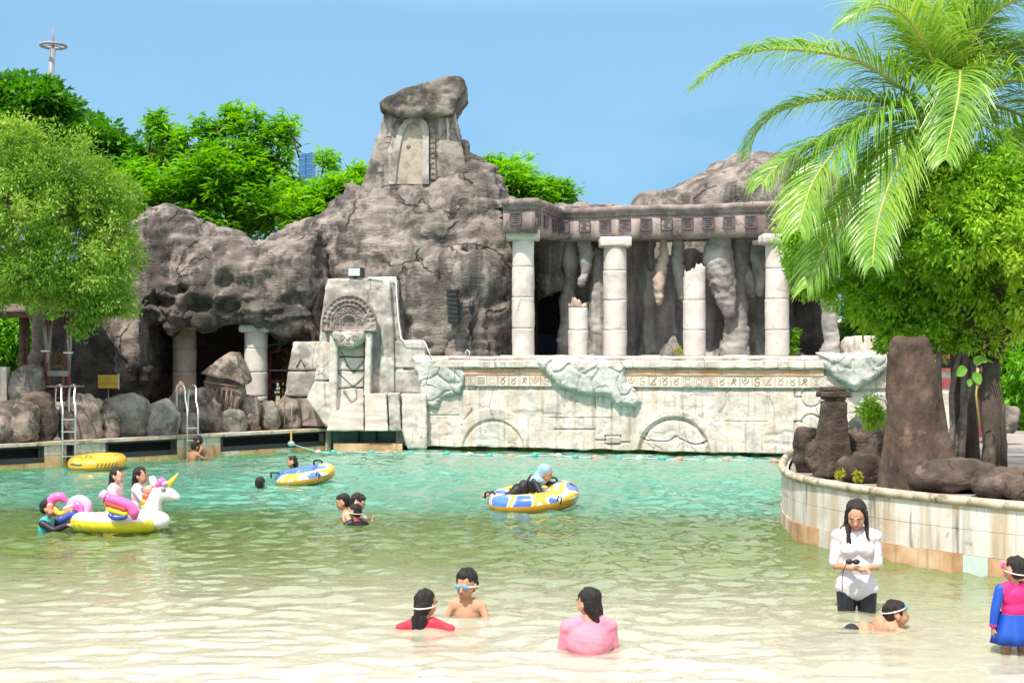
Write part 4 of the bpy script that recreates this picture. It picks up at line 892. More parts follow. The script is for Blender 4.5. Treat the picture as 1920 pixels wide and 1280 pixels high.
# ================================================================ TOTEM
def totem():
    root = empty('stone_totem', P(670, 808, 30.0), 0, 'tall stone totem with fan headdress and frowning face above the water', 'totem')
    Y = 30.2
    def slab(name, q, y0, dep, m=None, par=root, lean=0, rem=.04, amp=.02, seed=0, sm=2):
        mb = MB(); a = [P(u, v, y0) for u, v in q]; n = len(a); zb = min(p.z for p in a)
        a = [p+Vector((0, lean*(p.z-zb), 0)) for p in a]; b = [Vector((p.x, y0+dep, p.z)) for p in a]
        mb.add(a+b, [tuple(range(n)), tuple(range(n, 2*n))[::-1]]+[(i, n+i, n+(i+1) % n, (i+1) % n) for i in range(n)])
        if not rem: return obj(name, mb.mesh(), m or M['totem'], par)
        me = remesh(mb.mesh(), rem, sm); displace(me, amp=amp, sc=1.3, seed=seed, fine=.012, strata=0); return obj(name, me, m or M['totem'], par)
    slab('backing_slab', [(612,521), (742,521), (746,600), (757,662), (757,808), (640,808), (604,780), (585,745), (590,700), (597,640), (604,570)], Y+.25, .9, lean=.02, seed=1)
    # left leg of stacked blocks
    slab('block', [(601,640), (628,640), (626,712), (590,712)], Y+.0, .5, M['plaster'], seed=2, rem=.03, amp=.012)
    slab('block', [(590,715), (626,715), (622,800), (612,800), (575,748)], Y-.03, .5, M['plaster'], seed=3, rem=.03, amp=.012)
    slab('pilaster', [(618,622), (633,622), (631,770), (620,790), (617,700)], Y-.08, .4, M['column'], rem=.03, seed=4, amp=.01)
    slab('pilaster', [(684,622), (696,622), (694,742), (682,742)], Y-.10, .45, M['column'], rem=.03, seed=5, amp=.01)
    slab('pilaster', [(716,524), (730,524), (738,622), (740,740), (712,740)], Y+.16, .4, M['totem'], rem=.035, seed=6, amp=.012)
    slab('niche_stone', [(634,640), (683,640), (683,668), (634,668)], Y+.12, .4, M['column_tan'], rem=.03, seed=7, amp=.008)
    slab('niche_stone', [(634,670), (683,670), (682,694), (634,694)], Y+.12, .4, M['column'], rem=.03, seed=8, amp=.008)
    slab('niche_stone', [(634,696), (682,696), (682,726), (634,726)], Y+.12, .4, M['column'], rem=.03, seed=9, amp=.008)
    slab('niche_stone', [(634,728), (682,728), (682,765), (622,770)], Y+.10, .4, M['column'], rem=.03, seed=10, amp=.008)
    g = MB()
    for a, b in (((648,683), (664,698)), ((664,698), (682,676)), ((634,698), (662,725)), ((662,725), (682,706)), ((640,660), (655,690))): g.tube([P(*a, Y+.11), P(*b, Y+.11)], .011, 6)
    g.build('groove_line', M['medal'], root)
    slab('bib', [(640,729), (668,727), (668,748), (660,754), (652,745)], Y+.03, .2, M['totem'], rem=.03, seed=11)
    # smooth pinkish base slabs
    M['pink_plaster'] = mat('pink_plaster', [(.3, (.52,.40,.34)), (.5, (.64,.55,.50)), (.7, (.66,.63,.60))], scale=1.6, stretch=(1,1,5), rough=.85, bump=.15)
    slab('base_slab', [(621,771), (650,762), (682,744), (682,808), (611,808)], Y-.16, .8, M['pink_plaster'], rem=.03, seed=12, amp=.01)
    slab('base_slab', [(684,738), (724,738), (728,808), (684,808)], Y-.20, .8, M['pink_plaster'], rem=.03, seed=13, amp=.006)
    slab('base_slab', [(727,736), (748,736), (752,808), (730,808)], Y-.14, .8, M['totem'], rem=.03, seed=14, amp=.006)
    # headdress: half disc with carved rings
    c = P(654, 622, Y-.12); s_ = Y/F; res = .016; rad = 51*s_
    a = np.arange(-rad-.05, rad+.05, res); b = np.arange(-.02, 72*s_+.03, res); X, Z = np.meshgrid(a, b); X = X.ravel(); Z = Z.ravel()
    zz = np.clip(Z-14*s_, 0, None)*.93; d = np.hypot(X, zz)+np.where(Z < 14*s_, 0, 0); ang = np.arctan2(zz+.02, X)
    h = np.full(len(X), .0); q = np.stack([X, Z, X*0], 1)
    for r0, hh, w_ in ((50, .05, 1.6), (41, .055, 1.8), (33.5, .05, 1.4), (28.5, .035, 1.2), (16, .05, 2.2), (11.5, .0, 1)): h += hh*np.exp(-((d-r0*s_)/(w_*s_))**2)
    h += .03*np.clip(np.sin(ang*34), 0, 1)*((d > 42.5*s_) & (d < 49*s_)); h += .025*np.clip(np.sin(ang*30), -.3, 1)*((d > 35*s_) & (d < 40*s_))
    h -= .05*(d < 10.5*s_)*(Z > 9*s_); h += .02*fbm(q*12, 3, 4)*(d > 29*s_)+.012*fbm(q*6, 3, 5)
    for k in range(9):
        t_ = math.pi*(k+.5)/9; kx, kz = 23*s_*math.cos(t_), 14*s_*.93*.3+23*s_*math.sin(t_); dk = np.hypot(X-kx, zz-23*s_*math.sin(t_)); h += .045*np.exp(-((dk-2.6*s_)/(1.4*s_))**2)
    h += .03*(Z < 4*s_)*(np.abs(X) < 46*s_)
    ins = (d <= 51*s_) & (Z >= 0); y = np.where(ins, -h, .25); V = np.stack([c.x+X, c.y+y, c.z+Z], 1)
    n_, m_ = len(b), len(a); i = (np.arange(n_-1)[:,None]*m_+np.arange(m_-1)[None]).ravel(); Q = np.stack([i, i+1, i+m_+1, i+m_], 1); Q = Q[ins[Q].any(1)]
    used = np.unique(Q); mp = np.full(len(V), -1); mp[used] = np.arange(len(used)); hd = obj('headdress', mesh_np('headdress', V[used], mp[Q]), M['entab'], root)
    mb = MB(); th = np.linspace(0, math.pi, 20); prof = [(50*s_*math.cos(t), 14*s_+50*s_*math.sin(t)*1.03) for t in th]; prof = [(50*s_, 0)]+prof+[(-50*s_, 0)]
    vs = [c+Vector((x, .04, z)) for x, z in prof]; vb = [v+Vector((0, .42, 0)) for v in vs]; n = len(vs)
    mb.add(vs+vb, [tuple(range(n)), tuple(range(n, 2*n))[::-1]]+[(i, (i+1) % n, n+(i+1) % n, n+i) for i in range(n)]); mb.build('headdress_core', M['entab'], hd)
    # face
    mb = MB(); f = P(655, 634, Y-.02)
    mb.box(f+Vector((0, .02, .06)), (.74, .4, .20)); mb.sphere(f+Vector((0, .0, -.03)), (.36, .22, .22), 16, 10); mb.sphere(f+Vector((0, -.06, -.13)), (.22, .16, .13), 14, 8)
    me = remesh(mb.mesh(), .03, 4); displace(me, amp=.015, sc=3, fine=.01, strata=0); fc = obj('face', me, M['totem'], root)
    g = MB()
    for sx in (-1, 1):
        g = MB(); g.tube([f+Vector((sx*.16+.065*math.cos(t), -.215, .035+.055*math.sin(t))) for t in np.linspace(0, 6.28, 10)[:-1]], .016, 6, closed=True)
        g.build('eye_ring', M['totem'], fc)
        g = MB(); g.sphere(f+Vector((sx*.16, -.2, .035)), (.03, .03, .025), 8, 6); g.build('carved_eye', M['totem'], fc)
    g = MB()
    for r_ in (.13, .085): g.tube([f+Vector((r_*math.cos(t), -.235, -.17+r_*.75*math.sin(t))) for t in np.linspace(.15, 3.0, 9)], .017, 6)
    g.tube([f+Vector((-.12, -.23, -.17)), f+Vector((.12, -.23, -.17))], .014, 6); g.tube([f+Vector((0, -.23, .05)), f+Vector((0, -.25, -.05))], .03, 6)
    g.build('carved_mouth', M['totem'], fc)
    # side wings
    slab('wing_block', [(549,640), (600,640), (594,694), (540,694)], Y+.45, .6, M['totem'], rem=.035, seed=15)
    slab('wing_block', [(540,697), (593,697), (584,742), (534,742)], Y+.42, .6, M['totem'], rem=.035, seed=16)
    slab('wing_block', [(534,745), (590,745), (612,800), (540,800)], Y+.46, .6, M['entab'], rem=.035, seed=17)
    g = MB(); g.tube([P(556,688,Y+.43), P(564,672,Y+.43), P(572,688,Y+.43)], .02, 6); g.build('carving', M['medal'], root)
    slab('wing_block', [(738,640), (797,640), (800,690), (738,690)], Y+.25, .9, M['totem'], rem=.035, seed=18)
    slab('wing_block', [(738,693), (800,693), (800,736), (738,736)], Y+.24, .9, M['totem'], rem=.035, seed=19)
    slab('wing_block', [(753,738), (800,738), (800,842), (764,842), (753,806)], Y-.02, .9, M['plaster'], rem=.035, seed=20)
    # recess below
    mb = MB(); mb.box(P(690, 829, Y+.62), (1.9, .1, .62)); mb.build('recess_wall', M['tile_deep'] if 'tile_deep' in M else flat('tile_deep', (.02, .12, .08), rough=.4), root)
    mb = MB(); mb.box(P(688, 842, Y+.25)+Vector((.05, 0, 0)), (1.62, .5, .30)); mb.build('recess_sill', M['tile_orange'], root)
    for u in (673, 706): mb = MB(); mb.box(P(u, 816, Y+.45), (.03, .1, .3)); mb.build('recess_bar', M['dark'], root)
totem()
def floodlight():
    root = empty('floodlight', P(665, 520, 30.6), 0, 'square black floodlight on top of the stone totem', 'floodlight'); c = P(665, 510, 30.5)
    mb = MB(); mb.box(c+Vector((.02, .1, 0)), (.33, .22, .22)); mb.build('housing', M['blackfr'], root)
    for k in range(5): mb = MB(); mb.box(c+Vector((.20, .04+k*.035, 0)), (.03, .012, .2)); mb.build('cooling_fin', M['blackfr'], root)
    mb = MB(); mb.box(c+Vector((-.01, -.018, 0)), (.27, .015, .18)); mb.build('glass', flat('lamp_glass', (.55, .6, .66), rough=.15, spec=.8), root)
    mb = MB(); mb.box(c+Vector((0, .1, -.15)), (.08, .08, .10)); mb.build('bracket', M['blackfr'], root)
floodlight()
mb = MB(); mb.tube([P(u, v, y) for u, v, y in ((690,521,30.5), (742,520,30.42), (744,560,30.4), (747,600,30.4), (752,634,30.4), (756,639,30.35), (793,639,30.35), (797,643,30.35), (806,664,30.2))], .018, 6)
tag(mb.build('conduit_pipe', M['white_paint']), 'thin white pipe running down the right edge of the totem', 'pipe')
def speaker():
    root = empty('loudspeaker', P(850, 575, 30.6), 0, 'tall black slatted loudspeaker hung on the rock face', 'loudspeaker')
    rt = Matrix.Rotation(R(-12), 3, 'Z') @ Matrix.Rotation(R(3), 3, 'Y')
    for k in range(4): mb = MB(); mb.box(P(849+k*1.0, 550+k*16.5, 30.55), (.25, .3, .195), rt); mb.build('speaker_box', M['blackfr'], root)
    for k in range(8): mb = MB(); mb.box(P(848+k*.5, 546+k*8.2, 30.39), (.22, .02, .012), rt); mb.build('grille_bar', M['dark'], root)
    mb = MB(); mb.tube([P(861,576,30.6), P(890,575,30.8)], .02, 6); mb.build('arm', M['blackfr'], root)
    b = empty('speaker_mount', P(882, 660, 30.9), 0, 'dark upright bracket pole bolted to the rock beside the loudspeaker', 'bracket')
    mb = MB(); mb.tube([P(885,563,30.9), P(884,600,30.9), P(883,628,30.95)], [.05, .04, .03], 8); mb.tube([P(883,628,30.95), P(878,664,30.9)], .022, 6); mb.build('pole', M['blackfr'], b)
    mb = MB(); mb.sphere(P(884, 578, 30.85), (.08, .06, .15), 10, 8); mb.build('clamp', M['blackfr'], b)
speaker()
mb = MB(); mb.tube([P(875,668,30.0), P(873,660,30.0), P(876,656,30.0), P(880,659,30.0), P(880,668,30.0)], .012, 6); tag(mb.build('cable_loop', M['white_paint']), 'small white cable loop sticking up from the wall top', 'cable')

# ================================================================ BOULDERS
LWY = lambda u: LW.tz(u, 850)[0]*LW.d.y+LW.A.y
bs = [(-45,28,775,838,.55,'boulder','low brown boulder at the far left edge of the picture'),
      (-25,72,748,836,.62,'boulder','wide pinkish brown boulder second from the left edge'),
      (34,104,733,834,.8,'boulder_red','tall rounded brown boulder left of the first pool ladder'),
      (16,84,686,765,1.9,'boulder_g','mossy grey boulder behind the front row at the far left'),
      (112,194,740,834,.75,'boulder','big round boulder right of the first pool ladder'),
      (186,224,767,826,.55,'boulder','small slim boulder below the yellow sign'),
      (192,278,743,826,.85,'boulder_g','large dark grey rounded boulder right of the yellow sign'),
      (262,338,752,824,.75,'boulder_p','pale topped broad boulder left of the second ladder'),
      (330,372,772,822,.7,'boulder','small stepped boulder behind the second ladder'),
      (312,416,724,820,1.15,'boulder','tall boulder with light mottled top behind the second ladder'),
      (402,460,768,818,.7,'boulder_g','low grey boulder under the fallen gabled stone'),
      (440,492,738,815,.9,'boulder','reddish boulder right of the fallen gabled stone'),
      (484,524,750,812,.8,'boulder_g','narrow boulder in front of the red wooden chair'),
      (516,567,747,811,.85,'boulder','dark streaked boulder below the totem wing'),
      (560,609,754,808,.8,'boulder_g','rightmost boulder of the row touching the totem base')]
M['boulder_g'] = mat('boulder_g', [(.3, (.09,.08,.068)), (.5, (.20,.18,.155)), (.7, (.33,.30,.265))], scale=2.4, rough=.92, bump=.8, bscale=16, bdist=.03, dirt=[(1.6, .5, .62, (.05,.052,.035), .8), (4, .6, .7, (.42,.40,.38), .5)], spec=.2)
M['boulder_p'] = mat('boulder_p', [(.3, (.16,.14,.12)), (.5, (.36,.33,.295)), (.7, (.52,.48,.44))], scale=2.0, rough=.92, bump=.8, bscale=16, bdist=.03, dirt=[(2.2, .52, .64, (.07,.062,.055), .8)], spec=.2)
for k, (u0, u1, vt, vb, dy, m_, lb) in enumerate(bs):
    uc = (u0+u1)/2; Y = LWY(uc)+dy
    boulder(u0, u1, vt, vb+3, Y, M[m_], lb, seed=k+1, depth=.75, rot=random.uniform(-.12, .12), p=.72, amp=.13)
M['boulder_red2'] = mat('boulder_red2', [(.3, (.10,.065,.055)), (.5, (.22,.155,.13)), (.72, (.36,.26,.22))], scale=3, rough=.9, bump=.8, bscale=14, bdist=.03, dirt=[(2, .52, .64, (.06,.065,.055), .8)])
# fallen gabled stone
def gable():
    root = empty('fallen_gable', P(415, 790, 30.4), 0, 'tilted carved stone shrine with a peaked top among the boulders', 'carved stone')
    Y = 29.4
    poly_rock('block', [(386,700), (444,712), (452,738), (428,800), (372,790), (376,735)], Y, .75, M['boulder_red2'], voxel=.028, smooth=2, parent=root, seed=3, amp=.03, sc=2.2, lean=.12)
    poly_rock('peaked_cap', [(372,701), (384,690), (404,676), (428,659), (436,660), (444,680), (459,712), (455,722), (440,714), (400,706)], Y-.06, .95, M['boulder'], voxel=.028, smooth=2, parent=root, seed=5, amp=.035, sc=2.2, lean=.25)
    for k in range(6):
        mb = MB(); u = 390+k*9; mb.tube([P(u, 722+k*1.5, Y-.03+.05), P(u-5, 760+k*1.5+random.uniform(-8, 8), Y-.05)], .022, 5); mb.build('carved_ridge', M['boulder_red2'], root)
    mb = MB(); mb.tube([P(382, 716, Y), P(444, 725, Y)], .025, 5); mb.build('carved_ridge', M['boulder_red2'], root)
gable()
# pool ladders
def ladder(ul, ur, vtop, uc, vc, vb, Y, label):
    """ul, ur: the two rails where they come down; uc: shift of the hoop's rear foot"""
    root = empty('pool_ladder', P((ul+ur)/2, 850, Y), 0, label, 'ladder', 'steel pool ladders')
    for u, du in ((ul, -28), (ur, -26)):
        pts = []
        H = [(u+du-4, vtop+52, .75), (u+du-4, vtop+22, .75), (u+du, vtop+6, .68), (u+du+9, vtop, .55), (u+du+17, vtop+5, .38), (u-6, vtop+26, .2), (u, vtop+46, .06), (u+1, vtop+70, 0), (u+1, vb, 0)]
        for (a, b, dy) in H: pts.append(P(a, b, Y)+Vector((0, dy*.8, 0)))
        fine = []
        for i in range(len(pts)-1):
            p0, p1, p2, p3 = pts[max(i-1,0)], pts[i], pts[i+1], pts[min(i+2, len(pts)-1)]
            for k in range(5): s = k/5; fine.append(.5*((2*p1)+(p2-p0)*s+(2*p0-5*p1+4*p2-p3)*s*s+(3*p1-p0-3*p2+p3)*s**3))
        fine.append(pts[-1]); mb = MB(); mb.tube(fine, .022, 8); mb.build('rail', M['steel'], root)
    v = vc
    while v < vb: mb = MB(); mb.box((P(ul, v, Y)+P(ur, v, Y))/2, ((ur-ul)/F*Y, .07, .025)); mb.build('rung', M['steel'], root); v += 23
ladder(116, 140, 722, 0, 786, 878, LWY(128)-.10, 'steel pool ladder near the yellow tube on the left')
ladder(350, 370, 723, 0, 802, 865, LWY(355)-.10, 'steel pool ladder above the two boys by the pool wall')

def sign():
    Y = 30.0; c = P(202.5, 715, Y); root = empty('warning_sign', P(203, 745, Y), 0, 'small yellow warning sign on a thin post above the boulders', 'sign')
    mb = MB(); mb.box(c, (.46, .025, .31)); b = mb.build('board', flat('sign_yellow', (.62, .42, .05), rough=.5), root)
    mb = MB(); mb.tube([c+Vector((.0, .03, -.1)), c+Vector((0, .03, -.95))], .012, 6); mb.build('post', M['steel_paint'], root)
    mb = MB(); mb.box(c+Vector((.245, .02, .0)), (.02, .03, .36)); mb.build('edge_strip', M['white_paint'], root)
    def txt(s, x, z, size, par):
        cu = bpy.data.curves.new('t', 'FONT'); cu.body = s; cu.size = size; cu.align_x = 'CENTER'; cu.align_y = 'CENTER'; cu.extrude = .002
        o = bpy.data.objects.new('tmp', cu); COL.objects.link(o); dg = bpy.context.evaluated_depsgraph_get(); dg.update()
        me = bpy.data.meshes.new_from_object(o.evaluated_get(dg)); bpy.data.objects.remove(o)
        me.transform(Matrix.Translation(c+Vector((x, -.016, z))) @ Matrix.Rotation(R(90), 4, 'X')); me.materials.clear(); obj('lettering', me, M['glyph'], par)
    txt('AWAS', 0, .07, .06, b); txt('1,5 m', 0, .015, .04, b); txt('KEDALAMAN AIR', 0, -.05, .05, b)
sign()
# red wooden lifeguard chair on the left, shelter beam, second chair behind the pillars
def left_shelter():
    Y = 27.6
    root = empty('lifeguard_chair', P(112, 745, Y), 0, 'red wooden lifeguard chair with tall pale braces under the willow', 'chair')
    def bar(a, b, w_, name, m, dy=0): mb = MB(); mb.tube([P(*a, Y+dy), P(*b, Y+dy)], w_, 4); mb.build(name, m, root)
    bar((88,740), (88,598), .045, 'post', M['red_wood']); bar((130,740), (128,598), .045, 'post', M['red_wood']); bar((96,740), (94,600), .04, 'post', M['brown_wood'], .6); bar((124,740), (123,600), .04, 'post', M['brown_wood'], .6)
    for a, b in (((86,610), (92,700)), ((82,612), (88,660)), ((134,612), (130,700)), ((126,610), (131,690)), ((96,610), (90,690))): bar(a, b, .028, 'brace', M['pale_wood'], -.03)
    for v, h, m in ((700,.11,'pale_wood'), (730,.06,'red_wood'), (746,.06,'red_wood')): mb = MB(); mb.box(P(109, v, Y-.03), (.46, .05, h)); mb.build('crossboard', M[m], root)
    mb = MB(); mb.box(P(120, 724, Y), (.72, .5, .03)); mb.build('seat', M['pale_wood'], root)
    for (u, v) in ((86,658), (128,661)): mb = MB(); mb.box(P(u, v, Y-.05), (.17, .12, .035)); mb.build('collar', M['white_paint'], root)
    # bench rail behind
    t = empty('slatted_bench', P(70, 720, 29.3), 0, 'brown slatted wooden bench behind the lifeguard chair', 'bench')
    for k in range(9): mb = MB(); mb.box(P(44+k*9, 674, 29.3), (.07, .03, .30)); mb.build('slat', M['wood_tan'], t)
    for v in (664, 686): mb = MB(); mb.box(P(82, v, 29.26), (1.1, .03, .07)); mb.build('rail', M['wood_tan'], t)
    for u in (42, 120): mb = MB(); mb.box(P(u, 700, 29.3), (.08, .08, .95)); mb.build('leg', M['wood_tan'], t)
    s_ = empty('shelter', P(60, 745, 29), 0, 'dark timber shelter with brown roof beam under the leaves at left', 'shelter')
    mb = MB(); mb.quadbox(P(-60,588,28.6), P(205,586,28.6), P(205,592,28.6), P(-60,597,28.6), (0,.18,0)); mb.build('roof_beam', M['brown_wood'], s_)
    for (u, w_) in ((42, .10), (50, .05), (-10, .09)): mb = MB(); mb.tube([P(u, 745, 28.9), P(u+2, 592, 28.9)], w_, 6); mb.build('post', M['brown_wood'], s_)
    mb = MB(); mb.quadbox(P(-80,590,28.8), P(210,586,28.8), P(160,572,32.5), P(-80,574,32.5), (0,0,.05)); mb.build('roof', M['brown_wood'], s_)
    mb = MB(); mb.box(P(5, 722, 27.2), (.24, .2, .78)); tag(mb.build('white_post', M['plaster']), 'short whitewashed post at the left edge above the boulders', 'post')
M['wood_tan'] = mat('wood_tan', [(.3, (.13,.075,.035)), (.7, (.26,.17,.09))], scale=6, rough=.75, bump=.3)
left_shelter()
def red_chair():
    Y = 33.2; root = empty('lifeguard_chair', P(523, 750, Y), 0, 'red wooden lifeguard chair behind the pillar and totem wing', 'chair')
    def bar(a, b, w_, name, m, dy=0): mb = MB(); mb.tube([P(*a, Y+dy), P(*b, Y+dy)], w_, 4); mb.build(name, m, root)
    bar((504,755), (508,658), .055, 'post', M['red_wood']); bar((538,745), (541,655), .05, 'post', M['red_wood']); bar((527,750), (528,655), .045, 'post', M['red_wood'], .6)
    bar((504,661), (546,652), .045, 'top_rail', M['red_wood']); bar((503,715), (545,713), .06, 'crossboard', M['red_wood']); bar((503,732), (545,731), .03, 'crossboard', M['red_wood']); bar((503,740), (545,738), .05, 'crossboard', M['red_wood'])
    bar((505,694), (545,694), .018, 'hand_rail', M['white_paint'], -.05); bar((500,648), (542,642), .03, 'roof_slat', M['pale_wood'], .2); bar((519,735), (516,750), .015, 'rope', M['white_paint'], -.1)
red_chair()

# ================================================================ LANE ROPE
def rope():
    root = empty('lane_rope', P(900, 852, Yw(852)), 0, 'lane rope with pink, teal and white floats along the temple wall', 'float rope')
    fl = [(597,846,'p'), (625,846,'t'), (657,846,'r'), (696,847,'t'), (727,847,'r'), (770,848,'t'), (838,850,'t'), (880,851,'w'), (918,852,'t'), (957,853,'r'), (1003,853,'t'), (1047,853,'w'), (1079,855,'t'), (1116,856,'r'), (1159,857,'t'), (1199,857,'w'),
          (1241,859,'t'), (1274,860,'r'), (1319,860,'t'), (1362,861,'r'), (1408,862,'t'), (1452,864,'r')]
    cols = {'p': flat('float_pink', (.62,.38,.38)), 't': flat('float_teal', (.06,.36,.33)), 'r': flat('float_red', (.62,.27,.22)), 'w': flat('float_white', (.6,.56,.48))}
    mb = MB(); mb.sphere((0, 0, 0), (.075, .06, .058), 12, 8); mb.tube([(-.09, 0, 0), (.09, 0, 0)], .022, 8); fm = {}
    for k, m in cols.items(): me = mb.mesh('float'); me.materials.append(m); fm[k] = me
    pts = []
    for (u, v, c) in fl:
        p = P(u, v+1, Yw(v+3.2)); p.z = .022+random.uniform(-.01, .012); pts.append(p)
        o = bpy.data.objects.new('float', fm[c]); COL.objects.link(o); o.parent = root; o.matrix_parent_inverse = Matrix.Translation(-root.location); o.location = p; o.scale = (random.uniform(.92, 1.1),)*3; o.rotation_euler = (0, random.uniform(-.3, .3), random.uniform(-.5, .5))
    end = P(546, 832, LWY(546)-.1); mb = MB(); mb.tube([end]+pts+[Vector((6.3, 27.9, .02))], .012, 5); mb.build('rope', flat('rope_blue', (.35,.55,.62)), root)
    mb = MB(); mb.sphere(end, (.09, .05, .07), 8, 6); mb.build('knot', flat('rope_knot', (.25,.42,.5)), root)
    h = empty('rope_hook', P(546, 800, LWY(546)), 0, 'thin steel hook post with yellow strap holding the rope end', 'hook'); Y = LWY(546)-.06
    mb = MB(); mb.tube([P(533, 802, Y+.3), P(534, 752, Y+.3), P(547, 752, Y), P(547, 805, Y)], .012, 6); mb.build('post', M['steel_paint'], h)
    mb = MB(); mb.box(P(546, 820, Y), (.04, .02, .36)); mb.build('strap', flat('strap_yellow', (.6,.38,.05)), h)
rope()

# ================================================================ PLANTER ISLAND
boulder(1488, 1545, 795, 885, 16.7, M['boulder_red'], 'dark grooved boulder at the tip of the planter', 101, .8, group='boulders in the planter')
boulder(1512, 1556, 820, 888, 16.0, M['boulder_red'], 'narrow upright boulder just left of the short dark pillar', 102, .8, group='boulders in the planter')
boulder(1486, 1512, 838, 876, 16.9, M['boulder_red'], 'smallest boulder at the left tip of the planter', 103, .9, group='boulders in the planter')
boulder(1556, 1668, 802, 890, 16.4, M['boulder_red'], 'large layered brown boulder between pillar and stump', 104, .8, p=.85, group='boulders in the planter')
boulder(1568, 1662, 852, 905, 15.4, M['boulder_red'], 'low boulder at the foot of the big stump, left side', 105, .8, group='boulders in the planter')
boulder(1700, 1868, 857, 925, 14.4, M['boulder_dk'] if 'boulder_dk' in M else M['boulder_red'], 'wide flat dark boulder right of the big stump', 106, .8, group='boulders in the planter')
boulder(1828, 1960, 878, 938, 13.7, M['boulder_red'], 'low dark boulder at the right edge above the coping', 107, .8, group='boulders in the planter')
boulder(1888, 1990, 892, 945, 13.3, M['boulder_red'], 'brown boulder cut off by the right edge of the picture', 108, .8, group='boulders in the planter')
boulder(1590, 1680, 778, 830, 19.5, M['boulder_g'], 'grey boulder behind the leafy shrub in the planter', 109, .8, group='boulders in the planter')
boulder(1858, 1912, 755, 812, 22, M['boulder_g'], 'pale grey boulder behind the dark tree trunk', 110, .8, group='boulders in the planter')
def stump():
    # concrete tree stump
    zs = np.linspace(0, 1, 60); n = 90; th = np.linspace(0, 2*np.pi, n, endpoint=False); Y = 14.75; prof = [(0,1652,1800,912), (.12,1650,1788,872), (.3,1654,1772,820), (.5,1656,1762,770), (.7,1659,1755,715), (.88,1660,1750,665), (.96,1664,1747,640), (1,1674,1738,630)]
    K = spl(prof, zs); V = []
    for i, s_ in enumerate(zs):
        u0, u1, v = K[i]; c = P((u0+u1)/2, v, Y); r = (u1-u0)/2/F*Y; V.append(np.stack([c.x+r*np.cos(th), c.y+r*np.sin(th), np.full(n, c.z)], 1))
    V = np.concatenate(V+[V[-1].mean(0)[None]+np.array([[0,0,.02]])]); N = len(zs)
    i, k = np.meshgrid(np.arange(N-1), np.arange(n), indexing='ij'); i = i.ravel(); k = k.ravel(); k2 = (k+1) % n
    Q = np.stack([i*n+k, i*n+k2, (i+1)*n+k2, (i+1)*n+k], 1); k = np.arange(n); T = np.stack([(N-1)*n+k, (N-1)*n+(k+1) % n, np.full(n, N*n)], 1)
    me = mesh_np('stump', V, [Q, T]); Vv, Nn = get_np(me); q = Vv*np.array([3.0, 3.0, .55]); d = .05*fbm(q, 4, 5)+.012*fbm(Vv*9, 3, 6)+.05*fbm(Vv*1.4, 2, 9)
    set_np(me, Vv+Nn*d[:,None]); tag(obj('stump', me, M['stump']), 'massive brown artificial tree stump standing on the planter', 'stump')
stump()
def short_pillar():
    Y = 15.9; root = empty('short_pillar', P(1562, 890, Y), 0, 'short dark tapered stone pillar with stepped cap on the planter', 'pillar')
    mb = MB(); zb, zt = P(0, 893, Y).z, P(0, 750, Y).z; cx = P(1562, 0, Y).x; s_ = Y/F; rt = Matrix.Rotation(R(18), 3, 'Z')
    q = []
    for (z, w_) in ((zb, 34), (zt, 22)):
        for a, b in ((-1,-1), (1,-1), (1,1), (-1,1)): q.append(Vector((cx, Y, z))+rt @ Vector((a*w_*.82*s_, b*w_*.82*s_, 0)))
    mb.add(q, [(0,1,5,4), (1,2,6,5), (2,3,7,6), (3,0,4,7), (4,5,6,7), (3,2,1,0)]); me = remesh(mb.mesh(), .018, 2); displace(me, amp=.012, sc=5, fine=.01, strata=0); obj('shaft', me, M['boulder_red'], root)
    for (v0, v1, w_) in ((750, 744, 20), (744, 733, 27), (733, 725, 22)):
        mb = MB(); mb.box((cx, Y, P(0, (v0+v1)/2, Y).z), (2*w_*.85*s_, 2*w_*.85*s_, (v0-v1)*s_*.97), rt); me = remesh(mb.mesh(), .012, 1); displace(me, amp=.008, sc=6, fine=.006, strata=0); obj('cap_step', me, M['boulder_red'], root)
short_pillar()
